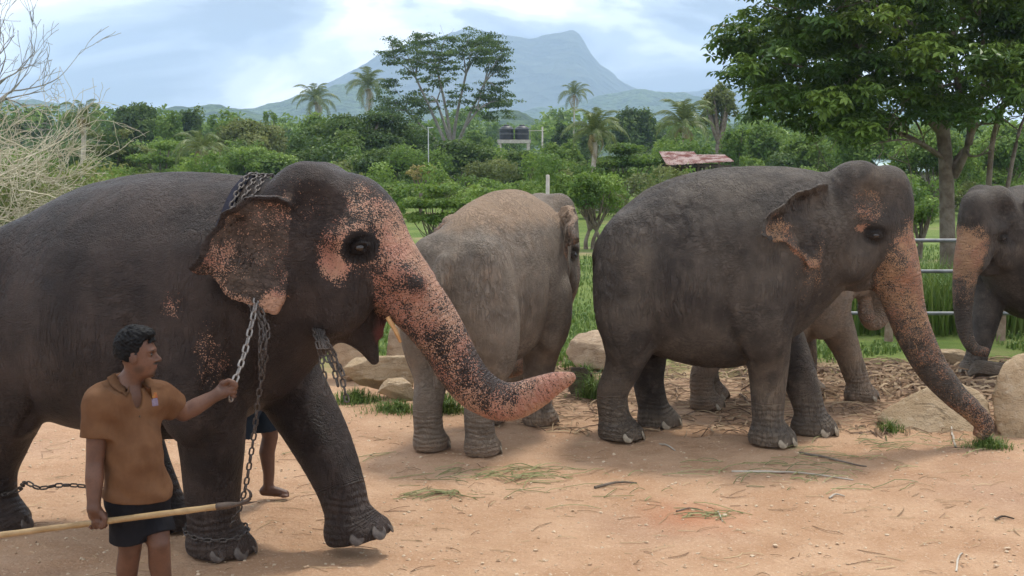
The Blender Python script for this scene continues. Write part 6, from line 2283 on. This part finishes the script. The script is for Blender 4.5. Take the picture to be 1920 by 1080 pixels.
    g.prim(lambda x, y, z: z + 0.028 + 0.35 * (x + 0.05) + 0 * y, (-0.2, -0.13, -0.2), (0.2, 0.13, 0.06), 0.01, 's', hf)
    rr = np.random.default_rng(4)
    for i in range(260):
        d = unit(rr.normal(size=3) + np.array([-0.15, 0, 0.9]))
        p = np.array([-0.012, 0, 0.045]) + d * np.array([0.102, 0.082, 0.100])
        if p[2] < 0.055 and p[0] > 0.01: continue
        g.ell(p, (0.010, 0.010, 0.009), 0.005, frame=hf)
    noise_push(g, 0.0035, 150.0, 0.7)
    V, Q = g.mesh()
    link_mesh('hair', mesh_np(name + '_hair', V, Q, HAIR_M), None, root)
    # shirt
    hemz = hem if hem is not None else pel[2] - 0.05
    g = Field(lo, hi, h)
    torso(g, 0.020, 0.08)
    g.ell(pel + np.array([0, 0, -0.02]), (0.126 + belly * 0.6, 0.160, 0.17), 0.08, rot=B)
    for s in 'LR':
        gs = Field(lo, hi, h)
        arm(gs, s, 0.020, sleeve)
        a, b = J['sh' + s], J['el' + s]
        d = unit(b - a)
        plane_cut(gs, a + d * np.linalg.norm(b - a) * sleeve, -d)
        hole = a + d * np.linalg.norm(b - a) * sleeve
        gs.chain([(*(hole - d * 0.03), 0.058), (*(hole + d * 0.06), 0.066)], 0.004, op='s')
        g.combine(tuple(slice(None) for _ in range(3)), gs.F, 0.035)
    g.chain([(*(nk - np.array([0, 0, 0.05])), 0.085), (*(nk + np.array([0, 0, 0.005])), 0.074)], 0.05)
    noise_push(g, 0.0052, 21.0, 1.3)
    plane_cut(g, (0, 0, hemz), (0.10, 0, 1))
    up_n = unit(np.array([0, 0, 1.0]) + fw * 0.55)
    neckc = nk + np.array([0, 0, 0.012])
    g.prim(lambda x, y, z: np.maximum(-((x - neckc[0]) * up_n[0] + (y - neckc[1]) * up_n[1] + (z - neckc[2]) * up_n[2]), np.sqrt((x - neckc[0]) ** 2 + (y - neckc[1]) ** 2 + (z - neckc[2]) ** 2) - 0.16), neckc - 0.17, neckc + 0.17, 0.004, 's')
    # open neck
    vn = nk + fw * 0.10 - np.array([0, 0, 0.05])
    g.ell(vn, (0.08, 0.030, 0.075), 0.01, 's', rot=B)
    V, Q = g.mesh()
    sh = link_mesh('shirt', mesh_np(name + '_shirt', V, Q, shirt_mat), None, root)
    if collar:
        # collar: a folded band lying round the neck opening
        th = np.linspace(R(24), R(336), 44)
        ring_i, ring_m, ring_o = [], [], []

        def drape(q, lift):
            hit = g.march(q + np.array([0, 0, 0.22]), (0, 0, -1.0), 400)
            z = hit[2] if hit is not None and hit[2] > nk[2] - 0.12 else nk[2] - 0.03
            return np.array([q[0], q[1], z + lift])
        for t in th:
            dirv = fw * math.cos(t) + lf * math.sin(t)
            fr_ = max(0.0, math.cos(t))
            o_ = drape(nk + dirv * (0.112 + 0.02 * fr_) - np.array([0, 0, 0.02]), 0.006)
            i_ = nk + dirv * (0.070 + 0.012 * fr_)
            zt_ = max(o_[2] + 0.022, nk[2] + 0.034 - 0.075 * fr_)
            ring_i.append(np.array([i_[0], i_[1], zt_ - 0.045])); ring_m.append(np.array([i_[0], i_[1], zt_])); ring_o.append(o_)
        A = np.array(ring_i + ring_m + ring_o)
        A = np.concatenate([A, A + np.array([0, 0, 0.005])])
        n = len(th); i = np.arange(n - 1)
        F = []
        for b0 in (0, n):
            F.append(np.stack([i + b0, i + 1 + b0, i + 1 + b0 + n, i + b0 + n], 1))
        F = np.concatenate(F)
        F = np.concatenate([F, F[:, ::-1] + 3 * n])
        link_mesh('collar', mesh_np(name + '_collar', A, F, shirt_mat), None, root)
        for k in range(2):
            p = g.march(vn + fw * 0.3 + np.array([0, 0, -0.07 - 0.045 * k]), -fw)
            if p is not None:
                bm_ = bpy.data.meshes.get('button') or dome_mesh('button', 0.006, 0.006, 0.006, BUTTON, 8, 4)
                link_mesh('button', bm_, None, root, Vector(p))
    # shorts
    q = Field(lo, hi, h)
    q.ell(pel, (0.130 + belly * 0.3, 0.172, 0.15), 0.06, rot=B)
    for s in 'LR':
        hp, kn = J['hip' + s], J['kn' + s]
        e = hp + (kn - hp) * short_t
        d = unit(kn - hp)
        gs = Field(lo, hi, h)
        gs.chain([(*hp, 0.108), (*(hp * 0.5 + e * 0.5), 0.100), (*(e + (kn - hp) * 0.25), 0.104)], 0.0)
        noise_push(gs, 0.003, 21.0, 2.9)
        plane_cut(gs, e, -d)
        gs.chain([(*(e - d * 0.04), 0.080), (*(e + d * 0.08), 0.098)], 0.004, op='s')
        q.combine(tuple(slice(None) for _ in range(3)), gs.F, 0.03)
    plane_cut(q, (0, 0, pel[2] + 0.10), (0, 0, -1))
    V, Q = q.mesh()
    link_mesh('shorts', mesh_np(name + '_shorts', V, Q, shorts_mat), None, root)
    tag(root, label, 'person', 'handlers')
    return root, g, B


# the handler in front
MD = 6.3
mb = at(258, 1213, MD)
m0 = np.array([mb[0], MD, 0.0])


def mj(u, v, dy=0.0):
    return tuple(at(u, v, MD + dy) - m0)


def mz(u, z, dy=0.0):
    """joint at picture column u and real height z"""
    y = MD + dy
    v = 540.0
    for _ in range(12):
        p = at(u, v, y); v += (p[2] - z) * FPX / y
    return tuple(at(u, v, y) - m0)


POLE_A, POLE_B = at(-60, 1011, 6.22), at(424, 948, 6.02)
hz_t = (188 + 60) / (424 + 60)
PG = POLE_A + (POLE_B - POLE_A) * hz_t              # where the right hand holds the shaft
CH_HAND = at(434, 731, 6.66)
man, man_f, man_B = person('person', tuple(m0), dict(
    head=mj(258, 664, 0.0), neck=mj(243, 716, 0.02), chest=mj(238, 790, 0.02), pelvis=mj(258, 925, 0.0),
    shR=mj(186, 752, -0.10), elR=mj(178, 866, -0.14), wrR=tuple(PG - m0 + np.array([-0.012, -0.02, 0.075])),
    shL=mj(298, 742, 0.13), elL=mj(344, 775, 0.26), wrL=tuple(CH_HAND - m0 + np.array([-0.062, -0.035, -0.015])),
    hipR=mj(238, 945, -0.05), knR=mz(244, 0.47, -0.03), anR=mz(236, 0.09, 0.08), toR=mz(268, 0.03, -0.05),
    hipL=mj(280, 945, 0.06), knL=mz(298, 0.49, -0.02), anL=mz(312, 0.09, 0.06), toL=mz(346, 0.03, -0.04)),
    R(-50), R(4), POLO, SHORTS_M, 'man in an ochre polo shirt and black shorts holding a chain and a hooked pole', 0.0058,
    hands={'R': ('fist', PG - m0, POLE_B - POLE_A, 0.016), 'L': ('fist', CH_HAND - m0, (0.12, 0.05, 1.0), 0.013)}, belly=0.030, hem=mj(258, 930)[2], short_t=0.80, sleeve=0.60)
# little embroidered badge on the chest
for k, (mt, dz, hh) in enumerate(((BADGE_RED, 0.0, 0.013), (BADGE_BLUE, -0.034, 0.019))):
    c0 = np.array(mj(290, 742, 0)) + np.array([0, 0, dz])
    p = man_f.march(c0 + man_B[:, 0] * 0.4, -man_B[:, 0], 300)
    if p is not None:
        n_ = 5
        gr = []
        for i in range(n_):
            for j in range(n_):
                qq = p + man_B[:, 1] * (i / (n_ - 1) - 0.5) * (0.038 if k == 0 else 0.034) + np.array([0, 0, (j / (n_ - 1) - 0.5) * hh * 2])
                hq_ = man_f.march(qq + man_B[:, 0] * 0.2, -man_B[:, 0], 400)
                gr.append((hq_ if hq_ is not None else qq) + man_B[:, 0] * 0.004)
        ix = np.arange(n_ * n_).reshape(n_, n_)
        fq = np.stack([ix[:-1, :-1], ix[1:, :-1], ix[1:, 1:], ix[:-1, 1:]], -1).reshape(-1, 4)
        link_mesh('badge', mesh_np('badge', np.array(gr), fq, mt), None, man)

# the second handler, hidden behind the dark elephant but for his legs
ND = ground(505, 938)[1]
nb0 = np.array([at(492, 938, ND)[0], ND, 0.0])


def nz(dx, dy, z):
    return (dx, dy, z)


person('person', tuple(nb0), dict(
    head=nz(0.05, 0, 1.56), neck=nz(0.02, 0, 1.40), chest=nz(0.0, 0, 1.18), pelvis=nz(-0.03, 0, 0.86),
    shR=nz(0.0, -0.18, 1.34), elR=nz(-0.06, -0.24, 1.06), wrR=nz(-0.09, -0.25, 0.82), shL=nz(0.02, 0.18, 1.34), elL=nz(0.04, 0.24, 1.06), wrL=nz(0.10, 0.25, 0.84),
    hipR=nz(-0.04, -0.09, 0.80), knR=nz(-0.16, -0.10, 0.47), anR=nz(-0.32, -0.10, 0.12), toR=nz(-0.20, -0.10, 0.03),
    hipL=nz(-0.0, 0.09, 0.80), knL=nz(0.05, 0.09, 0.46), anL=nz(0.03, 0.08, 0.09), toL=nz(0.18, 0.06, 0.03)),
    0.0, 0.0, POLO, SHORTS_B, 'barefoot person in dark blue shorts walking on the far side of the dark elephant', 0.008,
    hands={'R': ('open', (0.1, 0, -1), (0.3, -1, 0)), 'L': ('open', (0.1, 0, -1), (0.3, 1, 0))}, short_t=0.86)

# hooked pole
BAMBOO = simple_mat('bamboo_shaft', (0.24, 0.155, 0.070), (0.34, 0.235, 0.12), 9, 0.55, 0.35, 0.3, 40)
IRON = simple_mat('dark_iron', (0.045, 0.035, 0.03), (0.10, 0.075, 0.06), 30, 0.5, 0.45, 0.4, 120, 0.6)
hook = empty('hooked_pole', tuple(POLE_A))
ax = POLE_B - POLE_A
V, F = tube_mesh([[(*(ax * t), 0.0155 + 0.0012 * (k % 2) + 0.0006 * math.sin(k * 2.3)) for k, t in enumerate(np.linspace(0, 1, 21))]], 12)
link_mesh('shaft', mesh_np('hook_shaft', V, F, BAMBOO), None, hook)
au = unit(ax)
V, F = tube_mesh([[(*(ax - au * 0.05), 0.019), (*(ax + au * 0.01), 0.0185), (*(ax + au * 0.05), 0.012), (*(ax + au * 0.06), 0.010)]], 10)
link_mesh('socket', mesh_np('hook_socket', V, F, IRON), None, hook)
V, F = tube_mesh([[(*(ax + au * 0.05), 0.010), (*(ax + au * 0.10), 0.008), (*(ax + au * 0.165), 0.0015)]], 8)
link_mesh('spike', mesh_np('hook_spike', V, F, IRON), None, hook)
upv = unit(np.cross(np.cross(au, np.array([0, 0, 1.])), au))
hp_ = [ax + au * 0.055, ax + au * 0.095 + upv * 0.006, ax + au * 0.132 + upv * 0.022, ax + au * 0.138 + upv * 0.052, ax + au * 0.118 + upv * 0.078]
V, F = tube_mesh([spline([(*p, w) for p, w in zip(hp_, (0.009, 0.010, 0.009, 0.007, 0.0015))], 5)], 8)
link_mesh('hook', mesh_np('hook_claw', V, F, IRON), None, hook)
tag(hook, 'long bamboo pole with an iron hook held by the man in the ochre shirt', 'pole')
# ------------------------------------------------------------------ chains
CHAIN_M = simple_mat('chain_iron', (0.040, 0.033, 0.030), (0.105, 0.088, 0.078), 60, 0.5, 0.5, 0.2, 200, 0.5)
CHAIN_B = simple_mat('chain_steel_worn', (0.15, 0.135, 0.125), (0.26, 0.24, 0.225), 60, 0.42, 0.5, 0.2, 200, 0.6)


def link_shape(name, L, W, wire, mat):
    """an oval link along x"""
    n, m = 18, 6
    st = (L - W) / 2
    C = []
    for k in range(n):
        t = 2 * math.pi * k / n
        C.append(((W / 2 - wire) * math.cos(t) + math.copysign(st, math.cos(t)) * (1 if abs(math.cos(t)) > 1e-6 else 0), (W / 2 - wire) * math.sin(t), 0))
    C = np.array(C)
    tg = unit(np.roll(C, -1, 0) - np.roll(C, 1, 0))
    nr = np.cross(tg, [0, 0, 1.])
    th = np.linspace(0, 2 * math.pi, m, endpoint=False)
    V = (C[:, None] + wire * (nr[:, None] * np.cos(th)[None, :, None] + np.array([0, 0, 1.])[None, None] * np.sin(th)[None, :, None])).reshape(-1, 3)
    i = np.arange(n * m).reshape(n, m)
    a, b = np.roll(i, -1, 1), np.roll(i, -1, 0)
    c = np.roll(b, -1, 1)
    return mesh_np(name, V, np.stack([i, a, c, b], -1).reshape(-1, 4), mat)


LINK = link_shape('chain_link', 0.058, 0.036, 0.0058, CHAIN_M)
LINK_BIG = link_shape('chain_link_big', 0.066, 0.040, 0.0066, CHAIN_B)


def chain(label, paths, me, pitch, name='chain', jit=0.25, group='elephant chains'):
    """links threaded along one or more paths of world points"""
    rr = np.random.default_rng(len(label))
    p_all = [np.asarray(p, float) for p in paths]
    o0 = p_all[0][0]
    root = empty(name, tuple(o0))
    for P in p_all:
        S = spline(P, 12)
        sl = np.concatenate([[0], np.cumsum(np.linalg.norm(np.diff(S, axis=0), axis=1))])
        n = max(2, int(sl[-1] / pitch))
        ss = (np.arange(n) + 0.5) * sl[-1] / n
        C = np.stack([np.interp(ss, sl, S[:, k]) for k in range(3)], 1)
        T = unit(np.stack([np.interp(ss + 0.005, sl, S[:, k]) - np.interp(ss - 0.005, sl, S[:, k]) for k in range(3)], 1))
        for k in range(n):
            o = link_mesh('link', me, None, root, Vector(C[k] - o0))
            q = Vector(T[k]).to_track_quat('X', 'Z')
            o.rotation_mode = 'QUATERNION'
            o.rotation_quaternion = q @ Matrix.Rotation((k % 2) * math.pi / 2 + math.pi / 4 + rr.uniform(-jit, jit), 3, 'X').to_quaternion()
    return tag(root, label, 'chain', group)


E1L, E1Y = np.array([-2.174, 7.896, 0.0]), R(-20)


def e1w(p):
    c, s = math.cos(E1Y), math.sin(E1Y)
    return np.array([E1L[0] + c * p[0] - s * p[1], E1L[1] + s * p[0] + c * p[1], p[2]])


def e1_skin(x, ang, z0=1.75, out=0.02, slant=0.0):
    """point on the dark elephant's hide round its neck: ang 0 = top, positive = its right (near) side; the ring leans with slant"""
    d = np.array([0, -math.sin(ang), math.cos(ang)])
    base = np.array([x + slant * math.sin(abs(ang)), 0, z0])
    h = e1['field'].leave(base, d)
    if h is None:
        return None
    return e1w(h + d * out)


# dark strap under the loops
ring = []
for a in np.radians(np.arange(-110, 61, 10)):
    q = []
    for x in (0.545, 0.575, 0.605):
        d = np.array([0, -math.sin(a), math.cos(a)])
        h = e1['field'].leave(np.array([x + 0.10 * math.sin(abs(a)), 0, 1.72]), d)
        q.append(e1w(h + d * 0.014))
    ring.append(q)
ring = np.array(ring)
o0 = ring[0, 0].copy()
ii_ = np.arange(ring.shape[0] * 3).reshape(-1, 3)
sq = np.stack([ii_[:-1, :-1], ii_[1:, :-1], ii_[1:, 1:], ii_[:-1, 1:]], -1).reshape(-1, 4)
sv = (ring - o0).reshape(-1, 3)
inw = np.array([0, 0, -0.012])
STRAP = cloth_mat('dark_strap', (0.012, 0.012, 0.022), (0.02, 0.02, 0.034))
so = link_mesh('neck_strap', mesh_np('neck_strap', np.concatenate([sv, sv + inw]), np.concatenate([sq, sq[:, ::-1] + len(sv)]), STRAP), None, None, tuple(o0))
tag(so, 'dark cloth strap round the dark elephant\'s neck under the chain loops', 'strap')
# loops laid over the neck, running down behind the near ear, then hanging in strands before the chest
for k, x in enumerate((0.60, 0.66, 0.72)):
    pts = []
    for a in np.radians([-125, -100, -75, -50, -25, 0, 20, 40, 58, 74]):
        p = e1_skin(x, a, 1.72, 0.022, 0.10)
        if p is not None: pts.append(p)
    lbl = ('rear', 'middle', 'front')[k]
    low = [at(484 + 7 * k, 596 + 4 * k, 7.02), at(487 + 6 * k, 650, 6.98), at(490 + 3 * k, 704 - 6 * k, 7.0)]
    chain('%s chain loop over the dark elephant\'s neck, hanging down behind its ear' % lbl, [np.array(pts + low)], LINK, 0.0455)
# single chain from the strands down to the ankle, and the loop round the ankle
pts = [at(492, 700, 7.0), at(484, 750, 7.02), at(477, 810, 7.06), at(469, 862, 7.08), at(460, 915, 7.10), at(447, 958, 7.14), at(432, 986, 7.20)]
ank = []
for a in np.linspace(0, 2 * math.pi, 15)[:-1]:
    d = np.array([math.cos(a), math.sin(a), 0])
    h = e1['field'].march(np.array([0.36, -0.158, 0.155 - 0.02 * math.cos(a + 0.6)]) + d * 0.42, -d, 300)
    if h is not None: ank.append(e1w(h + d * 0.012))
chain('chain dropping from the dark elephant\'s neck and looped round its near ankle', [np.array(pts), np.array(ank + [ank[0]])], LINK, 0.0455)
# chain in the man's hand
pts = [CH_HAND + np.array([-0.004, 0, -0.065]), CH_HAND, at(448, 694, 6.74), at(459, 660, 6.84), at(470, 615, 6.94), at(477, 582, 7.0), at(481, 555, 7.06)]
chain('bright chain from the man\'s raised hand to the dark elephant\'s ear', [np.array(pts)], LINK_BIG, 0.051)
# bundle hanging on the far side of the chest
strands = []
for k, (dx, ln) in enumerate(((0, 742), (10, 690), (18, 725), (26, 705), (32, 754))):
    strands.append(np.array([at(575 + dx * 0.3, 560, 7.75), at(592 + dx * 0.5, 630, 7.18), at(602 + dx * 0.85, 668, 7.14), at(608 + dx * 1.05, (668 + ln) / 2, 7.12), at(612 + dx * 1.22, ln, 7.10)]))
chain('bundle of chain strands hanging before the dark elephant\'s far foreleg', strands, LINK, 0.0455)
# hobble chain at the hind feet
rh, lh = e1w((-1.355, -0.2, 0.21)), e1w((-0.32, 0.21, 0.2))
pts = [rh + np.array([0.10, -0.15, 0.05]), rh + np.array([0.17, -0.05, 0.06]), at(48, 905, 7.95), at(74, 915, 7.95), at(112, 910, 8.0), at(160, 912, 8.05), at(230, 925, 8.1), lh + np.array([-0.17, -0.1, 0])]
chain('slack hobble chain stretched between the dark elephant\'s hind ankles', [np.array(pts)], LINK, 0.0455)
